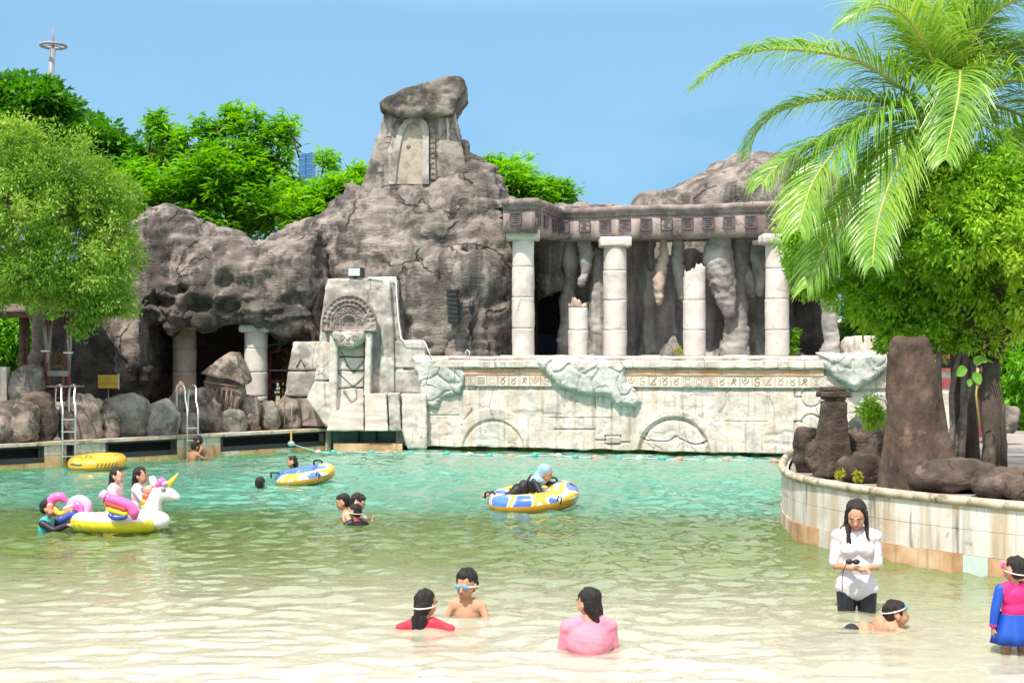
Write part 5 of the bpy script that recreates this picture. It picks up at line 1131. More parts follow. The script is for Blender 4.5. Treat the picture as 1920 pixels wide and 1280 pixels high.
# things far right behind the planter
def right_background():
    Y = 22.5
    root = empty('red_kiosk', P(1790, 870, Y), 0, 'dark red timber kiosk with pale posts behind the tree trunks', 'kiosk')
    def bx(u0, u1, v0, v1, m, name, dy=0, th=.06): mb = MB(); mb.quadbox(P(u0,v0,Y+dy), P(u1,v0,Y+dy), P(u1,v1,Y+dy), P(u0,v1,Y+dy), (0, th, 0)); mb.build(name, m, root)
    bx(1738, 1842, 708, 728, M['red_wood'], 'panel'); bx(1810, 1850, 728, 862, M['red_wood'], 'panel', .1); bx(1745, 1765, 728, 860, M['red_wood'], 'panel', .1); bx(1738, 1850, 664, 672, M['red_wood'], 'rail'); bx(1738, 1850, 690, 696, M['red_wood'], 'rail')
    for u in (1826, 1842, 1750): bx(u, u+6, 672, 862, M['pale_wood'], 'post', -.08)
    bx(1738, 1850, 820, 826, M['pale_wood'], 'rail', -.1); bx(1742, 1846, 672, 690, M['blackfr'], 'window', .15, .02)
    bx(1738, 1742, 640, 862, M['brown_wood'], 'post', -.1)
    r2 = empty('stone_steps', P(1905, 880, 19), 0, 'pale grey stone steps at the right edge behind the trunk', 'steps')
    for k in range(4): mb = MB(); mb.box(P(1915, 885-k*9, 18.3+k*.4), (1.2, .5, .10)); mb.build('step', M['poolwall'] if k % 2 else M['column'], r2)
    # white building glimpsed behind the right end of the wall
    b = empty('white_building', P(1590, 660, 44), 0, 'white building with brown roof edge glimpsed right of the colonnade', 'building'); Y2 = 44
    mb = MB(); mb.box(P(1600, 640, Y2)+Vector((0, 2, 0)), (3.4, 4, 1.6)); mb.build('wall', M['white_paint'], b)
    mb = MB(); mb.box(P(1600, 608, Y2)+Vector((0, 1.8, 0)), (3.8, 4.4, .12)); mb.build('roof', M['boulder_red2'], b)
    mb = MB(); mb.box(P(1592, 652, Y2)+Vector((0, -.04, 0)), (1.9, .06, .5)); mb.build('low_wall', M['steel_paint'], b)
    # pale leg-like rock column right of the colonnade
    lb = MB(); Y3 = 29.2
    for (a, b2) in (((1556,560,17), (1556,600,15)), ((1556,600,15), (1560,635,13.5)), ((1560,635,13.5), (1559,664,17))): lb.tube([P(a[0],a[1],Y3), P(b2[0],b2[1],Y3)], [a[2]/F*Y3, b2[2]/F*Y3], 14)
    for (u, v, r_) in ((1556,600,15.5), (1560,636,14.5), (1556,575,17), (1553,657,17), (1550,530,20), (1553,550,18)): lb.sphere(P(u, v, Y3), r_/F*Y3, 12, 8)
    me = remesh(lb.mesh(), .035, 4); displace(me, amp=.03, sc=2.5, fine=.02, strata=0); tag(obj('dripstone_leg', me, M['stalac']), 'pale twisted rock pillar shaped like a leg at the wall end', 'rock pillar')
    poly_rock('wall_stub', [(1592,640), (1600,628), (1690,628), (1740,640), (1740,668), (1592,668)], 28.6, .9, M['plaster'], 'pale rounded wall stub under the dark leaves at right', 'wall stub', voxel=.04, seed=4)
    poly_rock('arch_lintel', [(1478,440), (1640,450), (1640,500), (1590,540), (1540,560), (1478,500)], 30.2, 1.5, M['rock_grey'], 'grey rock lintel mostly hidden by the palm fronds', 'rock', voxel=.06, seed=5, amp=.1)
    # dark frame of a slide rail near shrub
    mb = MB(); mb.tube([P(1612, 792, 24), P(1622, 765, 24), P(1632, 750, 24), P(1645, 745, 24), P(1660, 750, 24), P(1668, 770, 24)], .03, 6); tag(mb.build('hoop_rail', M['steel_paint']), 'curved dark metal hoop rail behind the small shrub', 'rail')
right_background()

# ================================================================ FAR THINGS
def mast():
    Y = 170; root = empty('mast_tower', P(97, 400, Y), 0, 'slim grey mast with a round ring platform far behind the trees', 'mast')
    mb = MB(); mb.tube([P(92, 420, Y), P(94, 165, Y), P(99, 92, Y)], [.55, .45, .38], 10); mb.build('shaft', M['steel_paint'], root)
    mb = MB(); mb.tube([P(100, 92, Y), P(100, 52, Y)], [.16, .07], 8); mb.build('spire', flat('mast_red', (.35,.18,.2)), root)
    mb = MB(); c = P(100, 86, Y); mb.tube([c+Vector((1.62*math.cos(a), 1.62*math.sin(a), .0)) for a in np.linspace(0, 2*math.pi, 25)[:-1]], .22, 6, closed=True); rg = mb.build('ring', M['steel_paint'], root)
    for k in range(6): a = k*math.pi/3; mb = MB(); mb.tube([c, c+Vector((1.6*math.cos(a), 1.6*math.sin(a), 0))], .07, 5); mb.build('spoke', M['steel_paint'], root)
mast()
def skyscraper(u0, u1, vt, vs, label):
    Y = 420; x0, x1 = P(u0, 0, Y).x, P(u1, 0, Y).x; z0 = -1; zt = P(0, vt, Y).z; zs = P(0, vs, Y).z
    root = empty('skyscraper', ((x0+x1)/2, Y, z0), 0, label, 'skyscraper', 'glass towers far away'); mb = MB()
    mb.add([(x0,Y,z0), (x1,Y,z0), (x1,Y+8,z0), (x0,Y+8,z0), (x0,Y,zs), (x1,Y,zt), (x1,Y+8,zt), (x0,Y+8,zs)], [(0,1,5,4), (1,2,6,5), (2,3,7,6), (3,0,4,7), (4,5,6,7)]); mb.build('glass_shaft', flat('glass_blue', (.05,.15,.34), rough=.25, spec=.7), root)
    for k in range(14): 
        mb = MB(); z = zt-2-k*1.8; mb.box(((x0+x1)/2, Y-.05, z), ((x1-x0)*.96, .1, .25)); mb.build('floor_band', flat('band_blue', (.12,.26,.45)) if k == 0 else bpy.data.materials['band_blue'], root)
skyscraper(560, 573, 287, 291, 'left half of the twin blue glass towers, slightly paler top'); skyscraper(574, 585, 285, 289, 'right half of the twin blue glass towers in the distance')

# ================================================================ TREES
def unit(v): return v/np.maximum(np.linalg.norm(v, axis=1, keepdims=True), 1e-9)
def leaf_mesh(name, C, D, N, Ln, Wd, bend=.15, fold=0):
    """one pointed leaf (two quads folded about the midrib is too dear: one kite of two triangles) per row"""
    D = unit(D); Sd = unit(np.cross(D, N)); N2 = np.cross(Sd, D); Ln = Ln[:,None]; Wd = Wd[:,None]
    a = C; b = C+D*Ln*.42+Sd*Wd*.5-N2*Ln*bend*.2; c = C+D*Ln-N2*Ln*bend; d = C+D*Ln*.42-Sd*Wd*.5-N2*Ln*bend*.2
    V = np.stack([a, b, c, d], 1).reshape(-1, 3); n = len(C); Q = np.arange(4*n).reshape(n, 4)
    me = bpy.data.meshes.new(name); me.vertices.add(4*n); me.vertices.foreach_set('co', V.astype(np.float32).ravel())
    me.loops.add(4*n); me.loops.foreach_set('vertex_index', Q.astype(np.int32).ravel()); me.polygons.add(n)
    me.polygons.foreach_set('loop_start', np.arange(0, 4*n, 4, dtype=np.int32)); me.polygons.foreach_set('loop_total', np.full(n, 4, dtype=np.int32)); me.update(calc_edges=True); return me
def crown_clumps(ells, nclump, rng, shell=.55):
    """ells [(centre, radii)] -> clump centres near the surface and their outward directions"""
    vol = np.array([r[0]*r[1]*r[2] for c, r in ells])**.7; pick = rng.choice(len(ells), nclump, p=vol/vol.sum())
    d = unit(rng.normal(size=(nclump, 3))); rad = shell+(1.04-shell)*rng.random(nclump)**.6+.16*(rng.random(nclump) < .12)
    C = np.array([ells[i][0] for i in pick]); Rr = np.array([ells[i][1] for i in pick]); return C+d*Rr*rad[:,None], d
def leafy(name, ells, nclump, per, cr, leaf, m, seed, droop=.2, parent=None, flat_=1.0, wr=.35, up=.5, clip=None, shell=.5):
    rng = np.random.default_rng(seed); cc, dd = crown_clumps(ells, nclump, rng, shell)
    n = nclump*per; ci = np.repeat(np.arange(nclump), per); off = unit(rng.normal(size=(n, 3)))*(rng.random(n)**.45)[:,None]*cr*(.4+1.1*rng.random(nclump)**1.3)[ci][:,None]; off[:,2] *= flat_
    C = cc[ci]+off
    D = unit(off)*.8+dd[ci]*.4+rng.normal(size=(n, 3))*.5; D[:,2] -= droop*2; N = rng.normal(size=(n, 3))*.5; N[:,2] += up+.3; N += unit(off)*.5
    L_ = leaf*(.6+.8*rng.random(n)); k = np.ones(n, bool)
    if clip is not None: k = clip(C)
    return obj(name, leaf_mesh(name, C[k], D[k], unit(N)[k], L_[k], L_[k]*wr), m, parent), cc
def limb(mb, a, b, r0, r1, wob=.12, n=6):
    a, b = Vector(a), Vector(b); L_ = (b-a).length; pts = []
    for i in range(n+1): f = i/n; pts.append(a.lerp(b, f)+Vector((random.uniform(-1,1), random.uniform(-1,1), random.uniform(-.5,.5)+.8*math.sin(f*3.14)))*wob*L_*.25*(0 if i in (0,) else 1))
    mb.tube(pts, [r0+(r1-r0)*i/n for i in range(n+1)], 7); return pts
def tree(label, base, trunk_top, ells, nclump, per, cr, leaf, m, seed, bark='bark', r=.15, limbs=12, name='leafy_tree', group='trees around the pool', tw=.03, **kw):
    root = empty(name, base, 0, label, 'tree', group); cr_, cc = leafy('crown', ells, nclump, per, cr, leaf, M[m], seed, parent=root, **kw); random.seed(seed)
    mb = MB(); pts = limb(mb, base, trunk_top, r, r*.6, .10); mb.build('trunk', M[bark], root)
    for k in range(limbs):
        t = cc[random.randrange(len(cc))]; mb = MB(); a = pts[random.choice((-1, -1, -2, -3))]; p2 = limb(mb, a, t, r*.32, tw*.5, .25, 5)
        mb.build('limb', M[bark], root)
        g = MB()
        for j in range(4):
            t2 = cc[random.randrange(len(cc))]
            if (Vector(t2)-p2[3]).length < 1.6*max(1, cr*2): limb(g, p2[random.choice((2,3,4))], t2, tw*.5, tw*.2, .2, 4)
        if g.v: b_ = g.build('twig', M[bark], root); b_['kind'] = 'stuff'
    return root
def E_(u, v, Y, ru, rv, rd): return (np.array(P(u, v, Y)), np.array([ru/F*Y, rd, rv/F*Y]))

# willow-leaved tree, left foreground
tree('broad olive green willow leaved tree filling the left edge', P(62, 745, 29.8), P(80, 560, 27.5), [E_(70,420,26.8,140,140,1.6), E_(-30,380,26.8,120,170,1.5), E_(30,262,26.8,44,36,.7), E_(140,300,26.8,50,42,.8), E_(205,368,26.8,46,36,.7), E_(236,500,26.6,28,44,.5), E_(222,560,26.5,28,30,.5), E_(160,605,26.5,18,14,.3), E_(160,480,26.8,92,120,1.3), E_(130,370,26.8,85,85,1.1), E_(90,510,26.5,105,48,1.2), E_(185,520,26.5,48,46,.8), E_(-40,520,26.8,90,60,1.2), E_(20,290,26.8,70,60,.9), E_(215,430,26.8,40,70,.7), E_(110,565,26.6,40,20,.7), E_(170,570,26.5,34,22,.5)],
     900, 120, .26, .088, 'leaf_willow', 5, r=.2, droop=.14, wr=.36, limbs=20, shell=.66, bark='bark_grey', tw=.025)
# dark tree further back, left
tree('dark green layered tree rising behind the willow at upper left', P(60, 700, 46), P(90, 420, 46), [E_(60,230,46,110,75,2.2), E_(150,290,46,110,60,2.2), E_(215,310,46,75,60,1.8), E_(10,240,46,80,80,2), E_(120,360,46,150,60,2.2), E_(40,190,46,60,36,1.4)],
     420, 120, .55, .26, 'leaf_dark', 6, r=.35, flat_=.45, droop=.0, wr=.5, up=1.0, limbs=14, shell=.55)
# bright compound-leaved tree behind the arch rock
def bright_tree(label, base, fork, ells, n, seed, Y, sprigs=(), r=.25, leaf=.31, mname='leaf_bright'):
    rng = np.random.default_rng(seed); random.seed(seed); root = empty('leafy_tree', base, 0, label, 'tree', 'trees around the pool')
    cc, dd = crown_clumps(ells, n, rng, .35)
    for (u, v) in sprigs:
        k = 5; extra = np.array([P(u+rng.normal()*7, v+rng.normal()*8, Y+rng.normal()*.3) for _ in range(k)]); cc = np.concatenate([cc, extra]); dd = np.concatenate([dd, np.tile([[0,0,1.]], (k,1))])
    per = 26; N_ = len(cc); ci = np.repeat(np.arange(N_), per); n = N_*per
    ang = rng.random(n)*2*np.pi; el = rng.random(n)*1.2-.35
    D = np.stack([np.cos(ang)*np.cos(el), np.sin(ang)*np.cos(el), np.sin(el)-.05], 1); C = cc[ci]+unit(rng.normal(size=(n,3)))*(.30*rng.random(n)**.7)[:,None]; N = np.tile([[0,0,1.]], (n,1))+rng.normal(size=(n,3))*.35
    L_ = leaf*(.6+.7*rng.random(n)); obj('crown', leaf_mesh('crown', C, D, unit(N), L_, L_*.30, bend=.35), M[mname], root)
    mb = MB(); pts = limb(mb, base, fork, r, r*.7, .06); mb.build('trunk', M['bark'], root)
    for k in range(16):
        t = cc[random.randrange(N_)]; mb = MB(); limb(mb, fork, t, r*.35, .03, .3, 6); mb.build('limb', M['bark'], root)
    g = MB()
    for (u, v) in sprigs: limb(g, P(u+random.uniform(-30, 30), v+90, Y), P(u, v, Y), .045, .015, .15, 4)
    for k in range(60): t = Vector(cc[random.randrange(N_)]); limb(g, t+Vector((random.uniform(-.6,.6), random.uniform(-.3,.3), -random.uniform(.5,1.4))), t, .03, .012, .15, 3)
    b_ = g.build('twig', M['bark'], root); b_['kind'] = 'stuff'
    return root
bright_tree('bright green tree with star shaped leaf bunches behind the arch rock', P(480, 640, 40), P(450, 440, 40), [E_(330,355,40,100,50,2.2), E_(430,325,40,85,58,2.2), E_(510,375,40,85,52,2.2), E_(390,390,40,170,60,2.4), E_(280,380,40,90,60,2), E_(600,390,40,70,45,1.6), E_(485,325,40,60,40,1.6)],
     950, 21, 40, sprigs=[(292,222), (296,240), (312,250), (330,258), (372,245), (395,262), (410,240), (428,225), (440,208), (450,232), (478,225), (505,262), (520,245), (538,225), (540,262), (490,285), (400,285), (345,275), (295,232), (300,262), (318,300), (345,250), (385,255), (432,212), (437,250), (465,240), (500,250), (535,235), (535,280), (420,300), (370,290), (330,285), (606,298), (616,306), (640,335), (650,350), (670,325), (680,330), (480,270), (455,285), (250,300), (268,320)])
bright_tree('small bright green tree peeping between tower rock and roof', P(990, 640, 46), P(990, 420, 46), [E_(960,350,46,60,42,1.6), E_(1020,368,46,55,28,1.5), E_(935,340,46,30,40,1.2)], 330, 23, 46, sprigs=[(918,305), (940,310), (960,312), (985,315), (1040,345), (1065,352), (1072,365)], mname='leaf_bright', leaf=.30)
bright_tree('low bright green tree behind the mountain slope at left of the tower', P(640, 640, 38), P(640, 430, 38), [E_(640,370,38,55,36,1.3), E_(600,400,38,70,40,1.4)], 260, 24, 38, sprigs=[(680,322), (668,335), (655,342), (640,352)], leaf=.30)
# background foliage screens
tree('light green leafy tree at the right edge beyond the kiosk', P(1960, 860, 27), P(1940, 700, 27), [E_(1890,690,27,48,70,1.2), E_(1960,650,27,80,110,1.4), E_(1885,750,27,35,40,.9)], 300, 90, .32, .17, 'leaf_bright', 31, limbs=6)
tree('green leafy tree seen under the willow at the left edge', P(-20, 740, 36), P(-10, 640, 36), [E_(20,630,36,110,70,1.6), E_(-60,600,36,80,90,1.6), E_(110,640,36,60,50,1.3)], 300, 90, .4, .22, 'leaf_bright', 32, limbs=6)
tree('dark green tree glimpsed between pillar and totem wing', P(545, 760, 37), P(545, 700, 37), [E_(530,660,37,50,50,1.2), E_(580,650,37,40,40,1.2), E_(462,690,37,20,60,.8)], 150, 90, .35, .2, 'leaf_dark', 33, limbs=3)
tree('deep green background tree far behind the right side wall', P(1700, 700, 40), P(1700, 560, 40), [E_(1680,600,40,120,60,1.8), E_(1850,560,40,150,120,2)], 260, 90, .5, .28, 'leaf_dark', 34, limbs=5)
# big bushy tree on the planter
BUSH = [E_(1810,420,15.9,105,105,.75), E_(1860,340,15.9,90,75,.7), E_(1900,450,16,120,150,1.0), E_(1770,330,15.9,40,40,.4), E_(1680,635,17,34,26,.4), E_(1820,640,16.5,40,22,.4), E_(1760,520,17,110,80,.85), E_(1850,560,16.8,130,70,.85), E_(1710,560,17.3,85,60,.7), E_(1650,550,17.6,70,46,.65), E_(1565,500,18.2,75,48,.7), E_(1530,465,18.4,50,62,.5), E_(1502,430,18.5,30,60,.4), E_(1640,590,17.6,42,30,.5), E_(1760,610,16.9,80,34,.6), E_(1960,340,17,90,110,.8), E_(1740,400,17.3,50,60,.5)]
tree('large dense green bushy tree on the planter under the palm', P(1862, 885, 15.6), P(1850, 600, 16.8), BUSH, 1050, 115, .17, .078, 'leaf_bush', 41, r=.16, droop=.12, wr=.40, limbs=26, shell=.66, tw=.02)
def side_trunks():
    t = empty('slender_tree', P(1790, 868, 16.6), 0, 'cluster of slender ringed grey trunks right of the big stump', 'tree')
    for (pp, r) in ([((1778,868),(1772,800),(1762,740),(1760,690),(1762,640)), .055], [((1782,868),(1786,800),(1784,740),(1792,690),(1806,640),(1800,600)), .055], [((1800,870),(1806,800),(1808,720),(1812,640)), .07], [((1786,872),(1800,790),(1822,720),(1832,650),(1828,610)), .045]):
        mb = MB(); fine = [P(u, v, 16.6+random.uniform(-.1, .1)) for u, v in pp]; mb.tube(fine, [r*.8]+[r*.66]*(len(fine)-1), 9); mb.build('trunk', M['bark_grey'], t)
    g = MB(); 
    for k in range(16): x = 1866+random.uniform(0, 24); v0 = random.uniform(700, 800); g.tube([P(x-12, v0, 15.5), P(x, v0+50, 15.4), P(x+random.uniform(-4,4), 880, 15.4)], .006, 4)
    o = g.build('aerial_roots', M['bark']); tag(o, 'thin hanging roots beside the dark trunk at the right', 'roots', kind='stuff')
    # broad leaves of a climbing plant
    c = empty('climber_plant', P(1830, 720, 15.4), 0, 'climbing plant with a few big light green leaves on the trunk', 'plant')
    lm = leafmat('leaf_broad', [(.10,.30,.03), (.20,.42,.06)])
    for (u, v, L_, a, tl) in ((1812,690,.15,200,.3), (1830,684,.16,75,.2), (1826,698,.13,-60,.4), (1836,676,.10,20,.3), (1818,710,.08,-100,.2)):
        a = R(a); d = Vector((math.cos(a), -.25, math.sin(a))); s_ = Vector((-math.sin(a), -.2, math.cos(a))); p = P(u, v, 15.3); n = 7; vs = []; 
        for i in range(n):
            f = i/(n-1); w_ = L_*.42*math.sin(math.pi*min(1, f*.92+.08))**.8; q = p+d*L_*f-Vector((0, 0, .25*L_*f*f)); vs += [q+s_*w_+Vector((0,-.01,0)), q+Vector((0,.01,0)), q-s_*w_+Vector((0,-.01,0))]
        fs = []
        for i in range(n-1): b = i*3; fs += [(b, b+1, b+4, b+3), (b+1, b+2, b+5, b+4)]
        mb = MB(); mb.add(vs, fs, 0, True); mb.build('leaf', lm, c)
    mb = MB(); mb.tube([P(1836,800,15.3), P(1830,740,15.3), P(1834,690,15.3)], .012, 5); mb.build('stem', M['rachis'], c)
side_trunks()
def shrub(label, u, v, Y, ru, rv, n, leaf, m, seed):
    root = empty('shrub', P(u, v+rv, Y), 0, label, 'shrub'); leafy('foliage', [E_(u, v, Y, ru, rv, ru/F*Y)], n, 26, min(.10, .6*ru/F*Y), leaf, M[m], seed, parent=root, shell=.3)
    mb = MB()
    for k in range(3): limb(mb, P(u, v+rv, Y), P(u+random.uniform(-ru,ru)*.6, v-rv*.5, Y), .012, .005, .2, 4)
    b_ = mb.build('stems', M['bark_grey'], root); b_['kind'] = 'stuff'
shrub('small dark green shrub on the boulders in the planter', 1634, 772, 17.5, 18, 26, 46, .07, 'leaf_bush', 51)
shrub('tiny yellow green weed on the coping beside the layered boulder', 1576, 889, 14.75, 6, 5, 12, .04, 'leaf_yellow', 52)
shrub('small yellow green weed sprouting at the foot of the layered boulder', 1609, 892, 14.6, 5, 10, 14, .04, 'leaf_yellow', 53)
shrub('little yellow weed growing on the stage beside the broken column', 1272, 655, 30.2, 5, 8, 10, .06, 'leaf_yellow', 54)
shrub('green bush against the dark rock right of the last column', 1487, 640, 31.0, 9, 26, 26, .10, 'leaf_bush', 55)

# ================================================================ PALM
def palm():
    Y0 = 16.6; root = empty('coconut_palm', P(1790, 880, Y0+.6), 0, 'tall coconut palm with long drooping fronds over the colonnade', 'palm', 'trees around the pool')
    mb = MB(); mb.tube([P(1815, 880, Y0+.8), P(1800, 600, Y0+.7), P(1775, 330, Y0+.4), P(1765, 215, Y0+.2)], [.17, .15, .14, .16], 12); mb.build('trunk', M['bark'], root)
    fr = [  # control points (u,v), depth drift, leaflet length (m), density, side balance
        ([(1755,205), (1690,165), (1600,112), (1460,92), (1370,112), (1303,160)], -.6, .58, .9),
        ([(1750,210), (1660,190), (1560,185), (1470,205), (1425,240), (1402,285)], -.2, .60, .8),
        ([(1752,215), (1665,225), (1570,255), (1500,285), (1455,315), (1430,345)], -.9, .60, .9),
        ([(1750,220), (1680,200), (1605,245), (1560,290), (1520,350), (1497,430)], -1.4, .66, 1.0),
        ([(1752,225), (1690,265), (1630,335), (1585,400), (1545,470), (1512,540)], -1.2, .60, 1.0),
        ([(1755,225), (1728,225), (1695,285), (1662,360), (1643,430), (1636,500)], -1.7, .55, 1.0),
        ([(1765,205), (1790,150), (1800,135), (1797,180), (1785,240), (1772,300)], -1.6, .50, 1.0),
        ([(1770,200), (1755,130), (1725,70), (1690,25), (1640,8), (1590,40)], -.8, .66, .9),
        ([(1770,195), (1765,110), (1760,20), (1770,-80), (1790,-160)], .3, .62, .9),
        ([(1780,200), (1810,110), (1850,40), (1905,0), (1960,20), (1990,80)], -.9, .70, 1.0),
        ([(1780,210), (1850,170), (1905,150), (1950,180), (1975,250)], -1.0, .62, 1.0),
        ([(1775,215), (1840,200), (1900,210), (1960,250), (2000,330)], .5, .62, .9),
        ([(1760,200), (1720,120), (1690,50), (1670,-30), (1640,-80)], .4, .6, .9),
        ([(1775,195), (1800,90), (1830,0), (1880,-90)], .5, .62, .9),
        ([(1752,220), (1700,260), (1640,300), (1590,370), (1560,450)], .5, .62, .9),
        ([(1760,225), (1740,300), (1720,380), (1715,450)], .6, .55, .9),
        ([(1775,200), (1840,140), (1900,90), (1960,90), (2010,140)], -.3, .66, 1.0),
        ([(1770,195), (1790,60), (1850,-30), (1920,-60)], -.5, .66, 1.0),
        ([(1772,195), (1800,120), (1850,90), (1900,110), (1940,160)], .2, .6, 1.0),
        ([(1778,208), (1830,225), (1885,270), (1915,345)], -.9, .55, .9),
        ([(1768,222), (1800,280), (1830,340), (1840,400)], .5, .55, .9),
    ]
    rng = np.random.default_rng(77)
    for k, (cp, dr, ll, dens) in enumerate(fr):
        n = len(cp); pts = [np.array(P(u, v, Y0+dr*(i/(n-1))+(.25 if i == 0 else 0))) for i, (u, v) in enumerate(cp)]; fine = []
        for i in range(n-1):
            p0, p1, p2, p3 = pts[max(i-1,0)], pts[i], pts[i+1], pts[min(i+2,n-1)]
            for j in range(24): s = j/24; fine.append(.5*((2*p1)+(p2-p0)*s+(2*p0-5*p1+4*p2-p3)*s*s+(3*p1-p0-3*p2+p3)*s**3))
        fine.append(pts[-1]); fine = np.array(fine); cum = np.concatenate([[0], np.cumsum(np.linalg.norm(np.diff(fine, axis=0), axis=1))]); tot = cum[-1]
        nl = int(tot/.019*dens); V = []; Q = []
        sarr = np.linspace(.13, .995, nl)
        for si, s in enumerate(sarr):
            for side in (-1, 1):
                ss = min(.998, s+rng.normal()*.002); p = np.array([np.interp(ss*tot, cum, fine[:,a]) for a in range(3)]); p2 = np.array([np.interp(min(tot, ss*tot+.05), cum, fine[:,a]) for a in range(3)]); t = p2-p; t /= max(1e-6, np.linalg.norm(t))
                horiz = np.cross(t, [0,0,1.]); nh = np.linalg.norm(horiz); horiz = horiz/nh if nh > .15 else np.array([1., 0, 0])
                upv = np.cross(horiz, t); L_ = 1.8*ll*(math.sin(math.pi*min(1, .18+.72*s))**.6)*(.8+.35*rng.random())*(1-.35*s)*(1 if s < .9 else 1-(s-.9)*3)
                d = side*horiz*(.95)+t*(.60+.75*s)+upv*.35+rng.normal(size=3)*.10; d /= np.linalg.norm(d); w_ = .013*(1-.3*s)
                segs = 5; q = p.copy(); dd = d.copy(); wv = np.cross(dd, upv); wv = t*.9+rng.normal(size=3)*.12; wv -= dd*np.dot(wv, dd); wv /= np.linalg.norm(wv); b0 = len(V); stiff = .15+.30*rng.random()
                for j in range(segs):
                    ww = w_*(.45, 1, .95, .6, .05)[j]; V.append(q+wv*ww); V.append(q-wv*ww)
                    q = q+dd*L_/(segs-1); dd = dd+np.array([0, 0, -stiff*(1+j*.35)]); dd /= np.linalg.norm(dd)
                for j in range(segs-1): a = b0+2*j; Q.append((a, a+1, a+3, a+2))
        r_ = MB(); m_ = max(2, len(fine)//5); idx = np.linspace(0, len(fine)-1, m_).astype(int); r_.tube([fine[i] for i in idx], [.032*(1-.8*i/(m_-1)) for i in range(m_)], 6)
        o = r_.build('frond', M['rachis'], root); me = mesh_np('leaflets', np.array(V), np.array(Q), smooth=False); lf = obj('leaflets', me, M['leaf_palm'], o); lf['kind'] = 'stuff'
    for (u, v, r) in ((1790,218,.09), (1808,226,.09), (1798,240,.085), (1775,238,.08), (1745,235,.08)):
        mb = MB(); mb.sphere(P(u, v, Y0-.15), (r, r, r*1.15), 12, 8); mb.build('coconut', flat('coconut', (.22,.24,.05)) if 'coconut' not in bpy.data.materials else bpy.data.materials['coconut'], root)
    mb = MB(); mb.sphere(P(1765, 232, Y0+.15), (.28,.28,.35), 12, 8); me = remesh(mb.mesh(), .04, 2); displace(me, amp=.05, sc=5, fine=.03, strata=0); obj('crown_base', me, M['bark'], root)
    for k in range(9):
        a = P(1765, 225, Y0-.1); b = P(1765+random.uniform(-120, 60), 225+random.uniform(-20, 60), Y0-.4); mb = MB(); limb(mb, a, b, .018, .006, .15, 4); mb.build('dry_stalk', M['bark_grey'], root)
palm()

# ================================================================ FLOATS
def torus_pts(c, Rx, Ry, r, n=64, m=24, tilt=None, squash=1.0):
    V = []; Fq = []
    for i in range(n):
        a = 2*math.pi*i/n
        for j in range(m):
            b = 2*math.pi*j/m; rr = r*(1+.012*math.sin(a*14+2*math.sin(b)))
            v = Vector(((Rx+rr*math.cos(b))*math.cos(a), (Ry+rr*math.cos(b))*math.sin(a), rr*math.sin(b)*squash))
            if tilt: v = tilt @ v
            V.append(Vector(c)+v)
    for i in range(n):
        for j in range(m): Fq.append((i*m+j, ((i+1) % n)*m+j, ((i+1) % n)*m+(j+1) % m, i*m+(j+1) % m))
    return V, Fq
def vinyl(name, c, rough=.22, var=.03): 
    m = flat(name, c, rough=rough, spec=.55, var=var, bump=.03, coat=.4); return m
M['v_yellow'] = vinyl('v_yellow', (.72,.40,.03)); M['v_orange'] = vinyl('v_orange', (.70,.30,.02)); M['v_white'] = vinyl('v_white', (.78,.76,.76)); M['v_lemon'] = vinyl('v_lemon', (.78,.66,.03)); M['v_pink'] = vinyl('v_pink', (.78,.12,.42)); M['v_lilac'] = vinyl('v_lilac', (.70,.38,.62))
M['v_red'] = vinyl('v_red', (.75,.10,.06)); M['v_blue'] = vinyl('v_blue', (.05,.09,.50)); M['v_salmon'] = vinyl('v_salmon', (.80,.30,.20)); M['v_cream'] = vinyl('v_cream', (.74,.62,.36)); M['v_green'] = vinyl('v_green', (.35,.62,.08))
def camo_mat():
    m = bpy.data.materials.new('v_pattern'); m.use_nodes = True; t = m.node_tree; b = t.nodes['Principled BSDF']; L = t.links.new
    g = _n(t, 'ShaderNodeNewGeometry'); no = _n(t, 'ShaderNodeTexNoise'); no.inputs['Scale'].default_value = 2.3; no.inputs['Detail'].default_value = 1.2; L(g.outputs['Position'], no.inputs['Vector'])
    cr = _n(t, 'ShaderNodeValToRGB'); cr.color_ramp.interpolation = 'CONSTANT'; e = cr.color_ramp.elements
    st = [(0, (.06,.15,.60)), (.40, (.09,.19,.58)), (.43, (.74,.70,.62)), (.47, (.74,.44,.04)), (.55, (.74,.70,.62)), (.60, (.08,.20,.58))]
    while len(e) < len(st): e.new(.5)
    for i, (p_, c_) in enumerate(st): e[i].position = p_; e[i].color = (*c_, 1)
    L(no.outputs['Fac'], cr.inputs[0]); L(cr.outputs[0], b.inputs['Base Color']); b.inputs['Roughness'].default_value = .25; b.inputs['Coat Weight'].default_value = .4; return m
M['v_pattern'] = camo_mat()
def split_torus(root, c, Rx, Ry, r, tilt, mtop, mbot, squash=1.0, zcut=.0, names=('upper_skin', 'lower_skin')):
    V, Fq = torus_pts(c, Rx, Ry, r, tilt=tilt, squash=squash); c = Vector(c); inv = tilt.inverted() if tilt else Matrix.Identity(3)
    up = [f for f in Fq if (inv @ (sum((V[i] for i in f), Vector())/4-c)).z >= zcut*r]; dn = [f for f in Fq if f not in set(up)]
    for nm, fs, m in ((names[0], up, mtop), (names[1], dn, mbot)):
        ids = sorted({i for f in fs for i in f}); mp = {a: b for b, a in enumerate(ids)}; mb = MB(); mb.add([V[i] for i in ids], [tuple(mp[i] for i in f) for f in fs], 0, True); mb.build(nm, m, root)
def handle(root, a, up, w_, m='blackfr'):
    mb = MB(); a = Vector(a); x = Vector((w_/2, 0, 0)); mb.tube([a-x, a-x*.9+up*.8, a-x*.6+up, a+x*.6+up, a+x*.9+up*.8, a+x], .017, 6); mb.build('handle', M[m], root)
